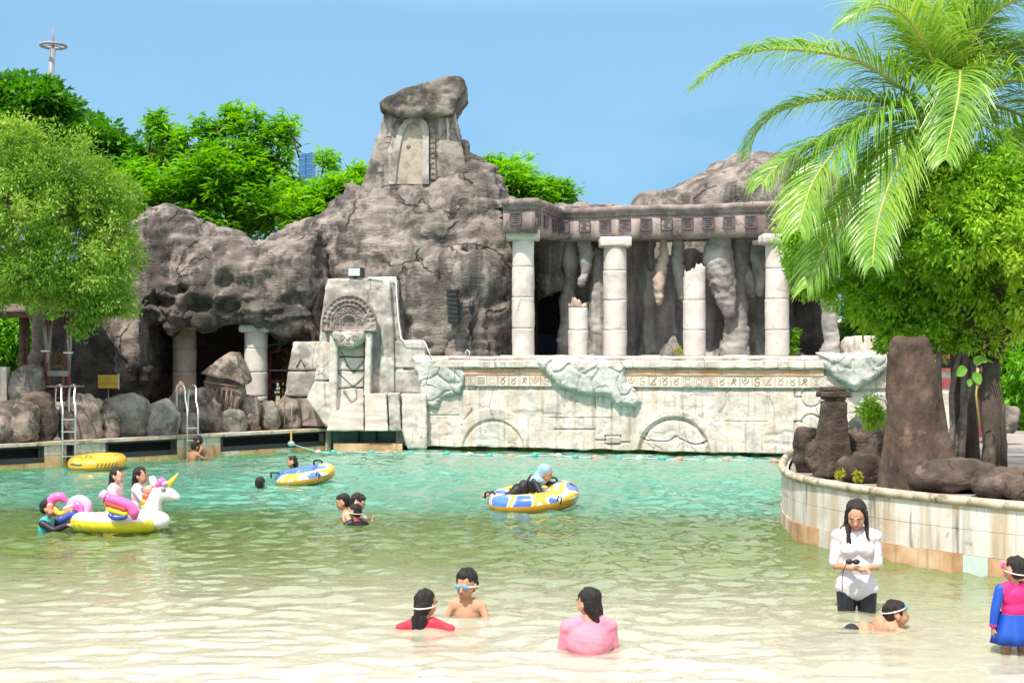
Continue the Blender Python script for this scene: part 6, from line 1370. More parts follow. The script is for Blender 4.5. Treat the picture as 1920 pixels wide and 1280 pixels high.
def floats():
    Y = Yw(879); c = P(183, 879, Y); r = .145
    root = empty('swim_ring', c, 0, 'plain yellow swim ring floating empty by the left pool wall', 'swim ring')
    split_torus(root, c+Vector((0, 0, .13)), .42, .42, r, Matrix.Rotation(R(-2), 3, 'Y') @ Matrix.Rotation(R(3), 3, 'X'), M['v_yellow'], M['v_orange'], zcut=-.2)
    handle(root, c+Vector((-.04, -.42, .26)), Vector((0, 0, .045)), .10, 'v_orange')
    g = MB()
    for k in range(6): a = -1.25+k*.13; g.tube([c+Vector(((.42+.147*math.cos(b))*math.cos(a+.1*b), (.42+.147*math.cos(b))*math.sin(a+.1*b), .13+.147*math.sin(b))) for b in (-.5, -.25, 0, .2)], .007, 4)
    g.build('printed_stripes', M['blackfr'], root)['kind'] = 'stuff'
    mb = MB(); mb.tube([c+Vector(((.42+.148*math.cos(b))*math.cos(a), (.42+.148*math.cos(b))*math.sin(a), .13+.148*math.sin(b))) for a, b in ((-2.3, .05), (-2.15, .12), (-2.0, .03), (-1.8, .06))], .02, 5); mb.build('printed_mark', M['steel_paint'], root)
    # two seater tubes: two rings fused
    def double(u, v, L_, label, tilt, flip=1, blackw=False):
        Y = Yw(v); c = P(u, v, Y); root = empty('double_swim_ring', c, 0, label, 'swim ring', 'two seat blue and yellow swim rings'); T = Matrix.Rotation(R(tilt), 3, 'Y') @ Matrix.Rotation(R(8), 3, 'X'); rr = L_/F
        # fuse by remesh: a peanut shaped tube
        mb = MB(); r = .155*L_/1.36
        V, Fq = torus_pts((0, 0, 0), .52*L_/1.36, .34*L_/1.36, r, 64, 16); mb.add(V, Fq, 0, True)
        mb.sphere((0, 0, -.03), (.20, .34*L_/1.36, .10), 16, 10); mb.sphere((.42*L_/1.36, 0, .03), (.26*L_/1.36, .40*L_/1.36, .17*L_/1.36), 16, 10)
        me = remesh(mb.mesh(), .025, 3)
        V, N = get_np(me); low = V[:,2] < -.035; 
        Tn = np.array(T); W = V@Tn.T+np.array(c)+np.array([0, 0, .15]); fs = np.array([p.vertices[:] for p in me.polygons]); zc = V[fs][:,:,2].mean(1)
        for nm, sel, mt in (('upper_skin', zc >= .02, M['v_pattern']), ('lower_skin', zc < .02, M['v_orange'])):
            F2 = fs[sel]; us = np.unique(F2); mp = np.zeros(len(W), int); mp[us] = np.arange(len(us)); obj(nm, mesh_np(nm, W[us], mp[F2]), mt, root)
        for x, y in ((.30, .15), (-.62, -.1)): handle(root, c+Vector((0, 0, .15))+T @ Vector((x*L_/1.36, y, r*.98 if x > 0 else r*.6)), T @ Vector((0, 0, .09)), .15)
        g = MB(); 
        for pts in (((.33,0), (.36,.06), (.40,.02), (.37,-.06)),): g.tube([c+Vector((0, 0, .15))+T @ Vector((x*L_/1.36, -.36*L_/1.36-r*.86, z+.06)) for x, z in pts], .012, 5)
        g.build('printed_mark', M['blackfr'], root)
        return root, c, T
    double(572, 908, 1.07, 'blue and yellow two seat swim ring with a child behind it', -9)
    double(1000, 953, 1.36, 'blue and yellow two seat swim ring carrying the rider in blue hijab', -6)
floats()
def unicorn():
    Y = Yw(997); B = P(225, 997, Y); s_ = Y/F; root = empty('unicorn_float', B, 0, 'white inflatable unicorn float with rainbow wings and yellow underside', 'pool float')
    p = lambda u, v, dy=0: P(u, v, Y+dy)
    mb = MB()
    for a in np.linspace(0, 2*math.pi, 22): mb.sphere(p(218+64*math.cos(a), 980+2*math.cos(a), .42*math.sin(a)), (.155,.155,.135), 12, 8)
    me = remesh(mb.mesh(), .03, 5); W, N = get_np(me); fs = np.array([q.vertices[:] for q in me.polygons]); zc = W[fs][:,:,2].mean(1); cut = p(0, 969).z
    for nm, sel, mt in (('upper_body', zc >= cut, M['v_white']), ('underside', zc < cut, M['v_lemon'])):
        F2 = fs[sel]; us = np.unique(F2); mp = np.zeros(len(W), int); mp[us] = np.arange(len(us)); obj(nm, mesh_np(nm, W[us], mp[F2]), mt, root)
    mb = MB(); ch = [(278,985,.15,0), (283,965,.15,0), (288,945,.12,0), (295,925,.105,0), (305,922,.10,0), (318,926,.085,0), (330,932,.062,0)]
    for i, (u, v, r, dy) in enumerate(ch):
        mb.sphere(p(u, v, dy), (r, r*.85, r), 14, 10)
        if i: mb.tube([p(*ch[i-1][:2]), p(u, v)], [ch[i-1][2]*.95, r*.95], 14)
    for dy in (-.22, .22): mb.sphere(p(296, 975, dy), (.16,.09,.12), 12, 8)
    me = remesh(mb.mesh(), .025, 4); obj('head_and_neck', me, M['v_white'], root)
    mb = MB(); mb.tube([p(313,910), p(322,902), p(334,887)], [.045, .034, .008], 10)
    for k in range(4): mb.tube([p(315+k*5+2.5*math.cos(a)*(1-.2*k), 909-k*5.5-2*math.sin(a), -.035*math.sin(a)*(1-.2*k)) for a in np.linspace(0, 6.28, 9)[:-1]], .008, 5, closed=True)
    mb.build('horn', M['v_lemon'], root)
    mb = MB(); mb.sphere(p(287, 902, -.05), (.045,.03,.075), 10, 8, Matrix.Rotation(R(-25), 3, 'Y')); mb.build('ear', M['v_white'], root)
    mb = MB(); mb.sphere(p(287, 902, .09), (.045,.03,.075), 10, 8); mb.build('ear', M['v_white'], root)
    for (u, v, r, m) in ((303,903,.062,'v_pink'), (309,906,.045,'v_lilac'), (297,907,.05,'v_pink'), (280,918,.072,'v_salmon'), (276,930,.068,'v_red'), (273,940,.06,'v_yellow'), (272,950,.05,'v_green')):
        mb = MB(); mb.sphere(p(u, v, -.01), (r, .075, r*.85), 12, 8); mb.build('mane_lock', M[m], root)
    mb = MB(); mb.sphere(p(306, 917, -.085), (.035,.02,.03), 10, 8); e = mb.build('eye', M['steel_paint'], root)
    mb = MB(); mb.tube([p(322,932,-.07), p(325,936,-.065), p(330,937,-.055)], .005, 5); mb.build('mouth_line', M['steel_paint'], root)
    def arc(pts, r, m, dy, name='wing_tube'):
        fine = []; P_ = [p(u, v, dy) for u, v in pts]
        for i in range(len(P_)-1):
            p0, p1, p2, p3 = P_[max(i-1,0)], P_[i], P_[i+1], P_[min(i+2,len(P_)-1)]
            for k in range(6): q = k/6; fine.append(.5*((2*p1)+(p2-p0)*q+(2*p0-5*p1+4*p2-p3)*q*q+(3*p1-p0-3*p2+p3)*q**3))
        fine.append(P_[-1]); mb = MB(); n = len(fine); mb.tube(fine, [r*min(1, .35+4*min(i, n-1-i)/n) for i in range(n)], 12); mb.build(name, M[m], root)
    for dy in (-.60, .40):
        arc([(188,925), (205,934), (225,940), (243,948), (251,960), (252,974)], .062, 'v_pink', dy)
        arc([(188,924), (194,928), (200,931)], .066, 'v_lilac', dy-.01)
        arc([(193,938), (210,945), (228,951), (240,957)], .050, 'v_red', dy)
        arc([(199,951), (214,957), (230,961), (241,964)], .040, 'v_lemon', dy)
        arc([(203,963), (214,969), (228,969), (239,967)], .036, 'v_blue', dy)
    # curled tail
    T = .05
    arc([(152,966), (162,954), (161,944), (150,937), (138,941), (126,951)], .070, 'v_lilac', T, 'tail_tube'); arc([(150,962), (153,951), (145,947), (134,953)], .055, 'v_pink', T-.04, 'tail_tube')
    arc([(124,940), (113,931), (100,935), (94,946), (99,958), (110,963)], .062, 'v_pink', T, 'tail_tube'); arc([(96,942), (93,953), (99,964)], .042, 'v_salmon', T-.05, 'tail_tube')
    arc([(102,950), (108,961), (118,962), (130,955), (140,951)], .036, 'v_yellow', T-.06, 'tail_tube'); arc([(108,971), (118,972), (130,965), (142,957)], .052, 'v_blue', T-.05, 'tail_tube'); arc([(118,955), (130,950), (140,945)], .03, 'v_lilac', T-.07, 'tail_tube')
unicorn()

# ================================================================ PEOPLE
def skin(name, c): return mat(name, [(.35, tuple(x*.9 for x in c)), (.65, tuple(min(1, x*1.08) for x in c))], scale=5, rough=.55, bump=.12, bdist=.004, spec=.3, dirt=[(9, .5, .7, tuple(x*.75 for x in c), .5)])
M['skin'] = skin('skin', (.50,.27,.17)); M['skin_d'] = skin('skin_d', (.36,.18,.105)); M['skin_l'] = skin('skin_l', (.60,.37,.26))
M['hair'] = mat('hair', [(.3, (.006,.005,.006)), (.7, (.022,.017,.016))], scale=8, stretch=(8,8,1.2), rough=.48, bump=.9, bscale=30, bdist=.008, spec=.35)
M['c_white'] = mat('c_white', [(.3, (.54,.52,.56)), (.7, (.66,.65,.68))], scale=5, rough=.55, bump=.6, bscale=9, bdist=.025, stretch=(1,1,.5))
M['c_navy'] = flat('c_navy', (.012,.014,.022), rough=.5); M['c_black'] = flat('c_black', (.012,.012,.014), rough=.5); M['c_pinkshirt'] = mat('c_pinkshirt', [(.3, (.66,.20,.29)), (.7, (.76,.30,.38))], scale=3, rough=.65, bump=.3, bscale=6, bdist=.02)
M['c_magenta'] = flat('c_magenta', (.68,.02,.17), rough=.55); M['c_blue'] = flat('c_blue', (.01,.07,.42), rough=.5); M['c_red'] = flat('c_red', (.62,.03,.06), rough=.5); M['c_teal'] = flat('c_teal', (.05,.42,.46), rough=.5); M['c_denim'] = flat('c_denim', (.26,.42,.52), rough=.7); M['c_palepink'] = flat('c_palepink', (.74,.52,.55), rough=.6)
M['c_yellow'] = flat('c_yellow', (.75,.6,.03), rough=.6); M['goggle'] = flat('goggle', (.02,.30,.50), rough=.1, spec=.9, coat=1); M['strap'] = flat('strap', (.68,.60,.56), rough=.5); M['lip'] = flat('lip', (.36,.10,.09), rough=.4); M['eyewhite'] = flat('eyewhite', (.5,.48,.46), rough=.3)
def prims_mesh(prims):
    mb = MB()
    for p in prims:
        if p[0] == 'c':
            _, a, ra, b, rb = p; a = Vector(a); b = Vector(b); mb.sphere(a, ra, 12, 8); mb.sphere(b, rb, 12, 8); mb.tube([a, b], [ra*.985, rb*.985], 12)
        else:
            mb.sphere(p[1], p[2], 18, 12, p[3] if len(p) > 3 else None)
    return mb.mesh()
def hand_prims(wrist, d, nrm, s=1.0, curl=.35, thumb=1):
    d = Vector(d).normalized(); n = Vector(nrm); n = (n-d*n.dot(d)).normalized(); sd = d.cross(n); w0 = Vector(wrist); out = [('c', w0, .024*s, w0+d*.035*s, .026*s)]
    for k, (o, L_) in enumerate(((-.027,.062), (-.009,.072), (.009,.068), (.026,.054))):
        kb = w0+d*.085*s+sd*o*s; out.append(('c', w0+d*.02*s+sd*o*.8*s, .0145*s, kb, .0105*s))
        m1 = kb+(d*math.cos(curl)+n*math.sin(curl))*L_*.5*s; m2 = m1+(d*math.cos(curl*2.3)+n*math.sin(curl*2.3))*L_*.5*s
        out += [('c', kb, .0095*s, m1, .0085*s), ('c', m1, .0085*s, m2, .007*s)]
    tb = w0+d*.025*s-sd*thumb*.028*s; t1 = tb+(d*.7-sd*thumb*.6+n*.3).normalized()*.04*s; out += [('c', w0+d*.01*s, .018*s, tb, .014*s), ('c', tb, .012*s, t1, .0105*s), ('c', t1, .0105*s, t1+(d*.9-sd*thumb*.1+n*.4).normalized()*.032*s, .008*s)]
    return out
def person(label, loc, facing, H=1.55, headk=1.0, fat=1.0, lean=0.0, yaw=0.0, pitch=0.0, roll=0.0, arms=None, legs='stand', skinm='skin', hair='short', top=None, sleeve=.55, bottom=None, voxel=.012, z0=0.0, goggles=None, group=None, strap=False, extra=None, torso_pitch=0, hairm='hair', topm2=None, hem=None, face=True):
    """local frame: x = the person's right ... +y = facing direction, z up; loc = point on the water under the pelvis, z0 = height of the pelvis centre"""
    k = H/1.6; root = empty('person', loc, facing, label, 'person', group)
    if z0 < 0: z0 += .045*k
    Rl = Matrix.Rotation(-lean, 3, 'X')                   # lean > 0 bends the trunk forward
    pel = Vector((0, 0, z0))
    up = lambda x, y, z: pel+Rl @ Vector((x*k*fat if abs(z) < .5 else x*k, y*k, z*k))
    body = []; tp = []; bt = []
    torso = [('e', up(0, 0, .02), (.155*k*fat, .105*k*fat, .12*k)), ('e', up(0, .0, .15), (.132*k*fat, .095*k*fat, .13*k)), ('e', up(0, 0, .32), (.150*k*fat, .100*k*fat, .15*k)), ('c', up(-.10*fat, 0, .40), .075*k, up(.10*fat, 0, .40), .075*k)]
    shw = .165*fat**.5
    torso += [('c', up(-.08, -.01, .44), .06*k, up(-shw, -.005, .41), .052*k), ('c', up(.08, -.01, .44), .06*k, up(shw, -.005, .41), .052*k)]
    neck = [('c', up(0, -.01, .46), .052*k, up(0, .01, .53), .046*k)]
    hk = k*headk; hb = up(0, .012, .505); Hm = Rl.normalized() if abs(lean) < .01 else Rl
    Rh = Matrix.Rotation(yaw, 3, 'Z') @ Matrix.Rotation(pitch, 3, 'X') @ Matrix.Rotation(roll, 3, 'Y')
    hp = lambda x, y, z: hb+Rh @ Vector((x*hk, y*hk, z*hk))
    head = [('e', hp(0, -.008, .125), (.079*hk, .094*hk, .090*hk), Rh), ('e', hp(0, .022, .075), (.066*hk, .068*hk, .080*hk), Rh), ('e', hp(0, .052, .035), (.034*hk, .032*hk, .028*hk), Rh), ('c', hp(0, .086, .095), .010*hk, hp(0, .102, .070), .014*hk),
            ('e', hp(-.081, -.005, .085), (.012*hk, .020*hk, .030*hk), Rh), ('e', hp(.081, -.005, .085), (.012*hk, .020*hk, .030*hk), Rh), ('c', hp(-.028, .080, .110), .015*hk, hp(.028, .080, .110), .015*hk), ('e', hp(0, .082, .042), (.022*hk, .010*hk, .010*hk), Rh),
            ('e', hp(-.034, .062, .068), (.022*hk,.02*hk,.02*hk), Rh), ('e', hp(.034, .062, .068), (.022*hk,.02*hk,.02*hk), Rh)]
    body += torso+neck+head
    # arms: list of (side, elbow, wrist, handdir, nrm) in local metres relative to the pelvis (already upright), or None
    A = []
    for sd in (-1, 1):
        a = (arms or {}).get(sd)
        sh = up(sd*shw, -.005, .41)
        if a is None: el = sh+Vector((sd*.05*k, -.02*k, -.25*k)); wr = el+Vector((sd*.01, .06*k, -.22*k)); hd = (0, .2, -1); nr = (-sd, 0, 0)
        else: el = sh+Vector(a[0])*k; wr = el+Vector(a[1])*k; hd = a[2]; nr = a[3]
        A.append((sd, sh, el, wr)); af = fat**.6
        body += [('c', sh, .046*k*af, el, .036*k*af), ('c', el, .036*k*af, wr, .024*k)]
        body += hand_prims(wr, hd, nr, k*1.0 if k > .8 else k*1.1, thumb=sd)
    if legs == 'stand':
        for sd in (-1, 1):
            h = pel+Vector((sd*.085*k*fat, 0, -.04*k)); kn = h+Vector((sd*.01, .02*k, -.38*k)); an = kn+Vector((0, -.01, -.36*k)); ft = an+Vector((0, .12*k, -.04*k))
            body += [('c', h, .092*k*fat, kn, .056*k*fat**.5), ('c', kn, .056*k*fat**.5, an, .036*k), ('c', an, .036*k, ft, .026*k)]; bt += [('c', h, .092*k*fat, kn, .056*k*fat**.5), ('c', kn, .056*k*fat**.5, kn.lerp(an, .5), .05*k)]
    elif legs == 'sit':
        for sd in (-1, 1):
            h = pel+Vector((sd*.085*k*fat, 0, -.02*k)); kn = h+Vector((sd*.06, .34*k, .0)); an = kn+Vector((0, .02, -.34*k)); ft = an+Vector((0, .11*k, -.03*k))
            body += [('c', h, .09*k*fat, kn, .056*k), ('c', kn, .054*k, an, .034*k), ('c', an, .034*k, ft, .025*k)]; bt += [('c', h, .09*k*fat, kn, .058*k)]
    elif isinstance(legs, dict):
        for sd in (-1, 1):
            h = pel+Vector((sd*.085*k*fat, 0, -.02*k)); kn = h+Vector(legs[sd][0])*k; an = kn+Vector(legs[sd][1])*k; ft = an+Vector(legs[sd][2])*k
            body += [('c', h, .088*k*fat, kn, .055*k), ('c', kn, .053*k, an, .034*k), ('c', an, .034*k, ft, .024*k)]; bt += [('c', h, .088*k*fat, kn, .058*k), ('c', kn, .055*k, kn.lerp(an, .75), .042*k)]
    if top: # flesh hidden well inside the cloth
        pass
    me = remesh(prims_mesh(body), voxel, 3); o = obj('body', me, M[skinm], root, world=False)
    def cloth(name, prims, m, infl=.012, vx=voxel*1.1, folds=0.0, sm=3):
        q = [(p[0], p[1], p[2]+infl, p[3], p[4]+infl) if p[0] == 'c' else ('e', p[1], tuple(r+infl for r in p[2]))+tuple(p[3:]) for p in prims]
        me = remesh(prims_mesh(q), vx, sm)
        if folds: V, N = get_np(me); set_np(me, V+N*(folds*.75*fbm(V*np.array([6, 6, 12])+V[:,[2,0,1]]*np.array([6, 6, 0]), 3, 3))[:,None])
        return obj(name, me, M[m], root, world=False)
    if top:
        tp = torso[:]
        if hem: tp += hem(up, k)
        for (sd, sh, el, wr) in A:
            if sleeve <= 1: tp.append(('c', sh, .045*k*fat**.6, sh.lerp(el, sleeve), .046*k*fat**.6))
            else: tp += [('c', sh, .050*k*fat**.6, el, .040*k*fat**.6), ('c', el, .040*k*fat**.6, el.lerp(wr, sleeve-1), .032*k)]
        if topm2:
            cloth('shirt', torso, top, folds=.006)
            for (sd, sh, el, wr) in A: cloth('sleeve', [('c', sh, .050*k, el, .042*k), ('c', el, .042*k, el.lerp(wr, .85), .034*k)], topm2)
        else: cloth('shirt', tp, top, folds=.008)
    if bottom: cloth('trousers', [torso[0]]+bt, bottom, infl=.009)
    # hair
    hr = [('e', hp(0, -.022, .142), (.084*hk, .098*hk, .090*hk), Rh)]
    if hair == 'short': hr += [('e', hp(0, -.045, .095), (.078*hk, .070*hk, .075*hk), Rh), ('e', hp(0, .035, .185), (.055*hk, .045*hk, .03*hk), Rh)]
    elif hair == 'long':
        hr += [('e', hp(0, -.045, .095), (.085*hk, .070*hk, .09*hk), Rh), ('c', hp(.0, -.07, .06), .06*hk, hp(0, -.075, -.06), .045*hk), ('c', hp(.03, -.07, -.02), .04*hk, hp(.03, -.08, -.15), .022*hk), ('c', hp(-.03, -.07, -.02), .04*hk, hp(-.04, -.085, -.13), .022*hk)]
    elif hair == 'bob': hr += [('e', hp(0, -.045, .085), (.090*hk, .075*hk, .10*hk), Rh), ('c', hp(.05, -.055, .05), .05*hk, hp(.075, -.08, -.07), .022*hk), ('c', hp(-.03, -.065, .05), .05*hk, hp(.0, -.085, -.04), .03*hk), ('c', hp(.04, -.07, .02), .03*hk, hp(.10, -.085, -.12), .008*hk)]
    elif hair == 'bun': hr += [('e', hp(0, -.045, .095), (.078*hk, .070*hk, .075*hk), Rh), ('c', hp(.02, -.10, .06), .022*hk, hp(.03, -.115, .005), .012*hk)]
    elif hair == 'wet': # parted in front, long strands over the shoulders
        hr = [('e', hp(0, -.028, .150), (.083*hk, .090*hk, .084*hk), Rh), ('e', hp(0, -.05, .085), (.080*hk, .062*hk, .09*hk), Rh), ('c', hp(-.072, .012, .14), .024*hk, hp(-.078, .0, .03), .020*hk), ('c', hp(.072, .012, .14), .024*hk, hp(.078, .0, .03), .022*hk),
              ('c', hp(-.078, .0, .03), .022*hk, up(-.085, .085, .42), .012*hk), ('c', up(-.085, .085, .42), .012*hk, up(-.11, .10, .385), .006*hk), ('c', hp(.078, .0, .03), .026*hk, up(.075, .085, .43), .017*hk), ('c', up(.075, .085, .43), .017*hk, up(.06, .115, .34), .006*hk), ('c', up(.08, .07, .44), .014*hk, up(.10, .11, .34), .005*hk), ('c', hp(.085, -.01, .0), .018*hk, up(.15, .02, .475), .008*hk),
              ('c', hp(-.05, .04, .195), .020*hk, hp(-.078, .035, .12), .014*hk), ('c', hp(.05, .04, .195), .022*hk, hp(.080, .035, .10), .016*hk)]
    if hair:
        me = remesh(prims_mesh(hr), max(.007, voxel*.8), 2); 
        V, N = get_np(me); set_np(me, V+N*((.011 if hair != 'wet' else .006)*hk*fbm(V*np.array([38, 38, 7]), 3, 3))[:,None]); obj('hair', me, M[hairm], root, world=False)
    if face and not goggles:
        for sx in (-1, 1):
            mb = MB(); mb.sphere(hp(sx*.030, .083, .100), (.013*hk, .006*hk, .006*hk), 8, 6, Rh); e = mb.build('eye', M['eyewhite'], root, world=False)
            mb = MB(); mb.sphere(hp(sx*.030, .088, .099), (.006*hk, .004*hk, .006*hk), 8, 6, Rh); obj('iris', mb.mesh(), M['hair'], e, world=False)
            mb = MB(); mb.tube([hp(sx*.014, .093, .119), hp(sx*.03, .093, .124), hp(sx*.047, .082, .119)], .0042*hk, 5); mb.build('eyebrow', M['hair'], root, world=False)
    if face: mb = MB(); mb.tube([hp(-.022, .085, .043), hp(-.008, .093, .046), hp(.008, .093, .046), hp(.022, .085, .043)], .0062*hk, 6); mb.build('lips', M['lip'], root, world=False)
    if goggles:
        up_ = .03 if goggles == 'forehead' else 0
        for sx in (-1, 1):
            mb = MB(); mb.sphere(hp(sx*.032, .090+up_*-.3, .105+up_*1.9), (.027*hk, .016*hk, .020*hk), 12, 8, Rh); g = mb.build('goggle_lens', M['goggle'], root, world=False)
    if goggles or strap:
        z = .105+(.03*1.9 if goggles == 'forehead' else 0); q = []
        for t in np.linspace(.5 if goggles else .8, math.pi*2-(.5 if goggles else .8), 22): q.append(hp(.089*math.sin(t), -.022+.108*math.cos(t) if True else 0, z-.02*(1-math.cos(t))))
        mb = MB(); mb.tube(q, .0065*hk, 5); mb.build('goggle_strap', M['strap'], root, world=False)
    if extra: extra(root, up, hp, k, hk, A)
    return root
def W(u, v, dz=0): p = P(u, v, Yw(v)); p.z = dz; return p

# 1 the woman looking down at something in her hands
def woman():
    c = W(1606, 1145)
    arms = {-1: ((-.01, .03, -.26), (.10, .20, .02), (.75, .5, -.1), (0, 0, 1)), 1: ((.03, .0, -.26), (-.16, .21, .01), (-.8, .35, .0), (0, .0, -1))}
    hem = lambda up, k: [('e', up(0, .0, .0), (.168*k, .12*k, .12*k)), ('e', up(0, .0, -.045), (.180*k, .118*k, .10*k)), ('e', up(0, .0, .16), (.142*k, .105*k, .13*k)), ('e', up(-.065, .07, .31), (.068*k, .055*k, .06*k)), ('e', up(.065, .07, .31), (.068*k, .055*k, .06*k))]
    def ex(root, up, hp, k, hk, A):
        t = Vector((.0, .255*k, 0))+up(0, 0, .16)-Vector((0, 0, 0)); w0 = (A[0][3]+A[1][3])/2+Vector((-.02, .05, .01))
        g = empty('goggles', loc=(0, 0, 0)); 
        bpy.data.objects.remove(g)
    r = person('woman in wet white shirt and dark leggings looking down at her hands', c, math.pi-.16, H=1.56, headk=1.08, fat=.98, yaw=-.18, pitch=-.40, arms=arms, legs='stand', hair='wet', top='c_white', sleeve=.88, bottom='c_navy', voxel=.0075, z0=.245, hem=hem, skinm='skin', extra=None)
    # folded goggles held in her hands, with a hanging strap
    t = empty('held_goggles', c, 0, 'small dark swim goggles with dangling strap held by the woman', 'goggles'); q = c+Vector((-.10, -.25, .46))
    for dx in (-.03, .03): mb = MB(); mb.sphere(q+Vector((dx, 0, .008)), (.032, .022, .024), 12, 8); mb.build('lens', M['c_black'], t)
    mb = MB(); mb.tube([q+Vector((-.05, 0, 0)), q+Vector((-.078, .0, -.06)), q+Vector((-.085, .02, -.15)), q+Vector((-.08, .03, -.30))], .004, 5); mb.build('strap', M['c_black'], t)
woman()
# 2 toddler
def toddler():
    c = W(1903, 1222); 
    def ex(root, up, hp, k, hk, A):
        n = 40; V = []; Fq = []
        for i, (r, z) in enumerate(((.118, .06), (.135, .0), (.165, -.08), (.185, -.16), (.16, -.155))):
            for j in range(n): a = 2*math.pi*j/n; q = 1+.06*math.sin(a*9)*min(1, i*.5); V.append(up(0, 0, 0)+Vector((r*q*math.cos(a), r*.8*q*math.sin(a), z)))
        for i in range(4):
            for j in range(n): Fq.append((i*n+j, i*n+(j+1) % n, (i+1)*n+(j+1) % n, (i+1)*n+j))
        mb = MB(); mb.add(V, Fq, 0, True); mb.build('skirt', M['c_blue'], root, world=False)
        for (sd, sh, el, wr) in A: mb = MB(); mb.tube([el.lerp(wr, .80), el.lerp(wr, 1.0)], .030, 12); mb.build('cuff', M['c_magenta'], root, world=False)
        mb = MB(); mb.sphere(hp(.03, .093, .14), (.02, .012, .026), 10, 8); mb.build('goggle_lens', M['v_pink'], root, world=False)
        mb = MB(); mb.sphere(hp(-.03, .093, .14), (.02, .012, .026), 10, 8); mb.build('goggle_lens', M['v_pink'], root, world=False)
    arms = {-1: ((-.065, .0, -.25), (-.02, .02, -.23), (0, .1, -1), (1, 0, 0)), 1: ((.05, .0, -.25), (.02, .03, -.22), (0, .1, -1), (-1, 0, 0))}
    person('toddler in magenta and blue swim dress standing at the right edge, back turned', c, .18, H=.93, headk=1.42, fat=1.18, yaw=.45, pitch=-.05, arms=arms, legs='stand', hair='bun', top='c_magenta', topm2='c_blue', voxel=.008, z0=.235, strap=True, extra=ex)
toddler()
# 3 boy swimming prone, goggles on forehead
def swimmer():
    c = W(1594, 1178)
    r = person('boy swimming face up front with teal goggles on his forehead and dark shorts', c, -math.pi/2, H=1.25, headk=1.18, lean=1.32, yaw=-.05, pitch=.08, arms={-1: ((-.05, .22, -.06), (.02, .2, -.05), (0, 1, 0), (0, 0, -1)), 1: ((.05, .22, -.06), (-.02, .2, -.05), (0, 1, 0), (0, 0, -1))},
        legs={-1: ((0, -.36, -.02), (0, -.34, -.03), (0, -.1, -.02)), 1: ((0, -.36, -.01), (0, -.34, -.05), (0, -.1, -.02))}, hair='short', bottom='c_navy', voxel=.0085, z0=-.10, fat=.86, goggles='forehead', skinm='skin')
swimmer()
# 4 woman in pink, back to the camera
person('woman in pink shirt sitting in the shallow water with her back turned', W(1104, 1216), .10, H=1.50, headk=.98, fat=1.04, yaw=.75, pitch=-.05, arms={-1: ((-.035, .06, -.26), (.05, .16, -.08), (0, 1, 0), (0, 0, -1)), 1: ((.035, .06, -.26), (-.05, .16, -.08), (0, 1, 0), (0, 0, -1))}, legs='sit', hair='bob', top='c_pinkshirt', sleeve=.95, bottom='c_navy', voxel=.009, z0=-.26, skinm='skin',
    hem=lambda up, k: [('e', up(0, -.02, .30), (.185*k, .13*k, .16*k)), ('e', up(0, -.02, .12), (.20*k, .14*k, .13*k))])
# 5 boy with blue goggles
person('bare chested boy wearing blue goggles and smiling towards the left', W(880, 1150), math.pi-.35, H=1.28, headk=1.34, yaw=-.05, pitch=-.12, lean=.12, arms={-1: ((-.09, .05, -.2), (.06, .14, -.1), (0, 1, -.2), (0, 0, -1)), 1: ((.09, .05, -.2), (-.06, .14, -.1), (0, 1, -.2), (0, 0, -1))}, legs='sit', hair='short', voxel=.0085, z0=-.28, goggles='eyes', skinm='skin')
# 6 girl in red
def ex_g(root, up, hp, k, hk, A):
    mb = MB(); mb.sphere(up(-.07, -.06, .33), (.085, .05, .028), 12, 8); mb.build('yellow_patch', M['c_yellow'], root, world=False)
person('girl in red swim shirt with long wet hair and pale goggle strap, back turned', W(799, 1176), -.15, H=1.25, headk=1.25, yaw=-.55, pitch=-.12, lean=-.10, arms={-1: ((-.20, .02, -.08), (-.2, .03, -.03), (-1, 0, 0), (0, 0, -1)), 1: ((.20, .02, -.08), (.2, .03, -.03), (1, 0, 0), (0, 0, -1))}, legs='sit', hair='long', top='c_red', sleeve=.5, voxel=.0085, z0=-.33, strap=True, extra=ex_g)
# 7 group of three in the middle
person('bare shouldered older boy bending to a smaller child in the middle of the pool', W(638, 976), -math.pi/2-.3, H=1.45, headk=1.1, lean=.5, yaw=0, pitch=-.35, arms={-1: ((-.06, .10, -.16), (.04, .08, .06), (0, 1, .6), (1, 0, 0)), 1: ((.06, .10, -.15), (-.02, .09, .08), (0, 1, .6), (-1, 0, 0))}, legs='sit', hair='short', voxel=.011, z0=-.28, skinm='skin_l', group='three swimmers close together')
person('dark haired swimmer mostly hidden behind the bending older boy', W(660, 972), math.pi/2, H=1.45, headk=1.05, lean=.2, pitch=-.2, arms={-1: ((-.05, .02, -.26), (0, .05, -.2), (0, 0, -1), (0, 1, 0)), 1: ((.05, .02, -.26), (0, .05, -.2), (0, 0, -1), (0, 1, 0))}, legs='sit', hair='short', voxel=.013, z0=-.36, group='three swimmers close together')
person('child in black swim shirt with red collar in front of the bending boy', W(667, 984), .5, H=1.2, headk=1.2, yaw=.4, pitch=-.1, arms={-1: ((-.12, .05, -.09), (-.02, .2, -.12), (0, 1, 0), (0, 0, -1)), 1: ((.13, .03, -.10), (.02, .2, -.12), (0, 1, 0), (0, 0, -1))}, legs='sit', hair='short', top='c_black', sleeve=1.7, voxel=.011, z0=-.33, strap=True, group='three swimmers close together',
    extra=lambda root, up, hp, k, hk, A: MB().tube([up(.062*math.cos(a), -.01+.058*math.sin(a), .475) for a in np.linspace(0, 6.28, 13)[:-1]], .016, 6, closed=True).build('red_collar', M['c_red'], root, world=False))
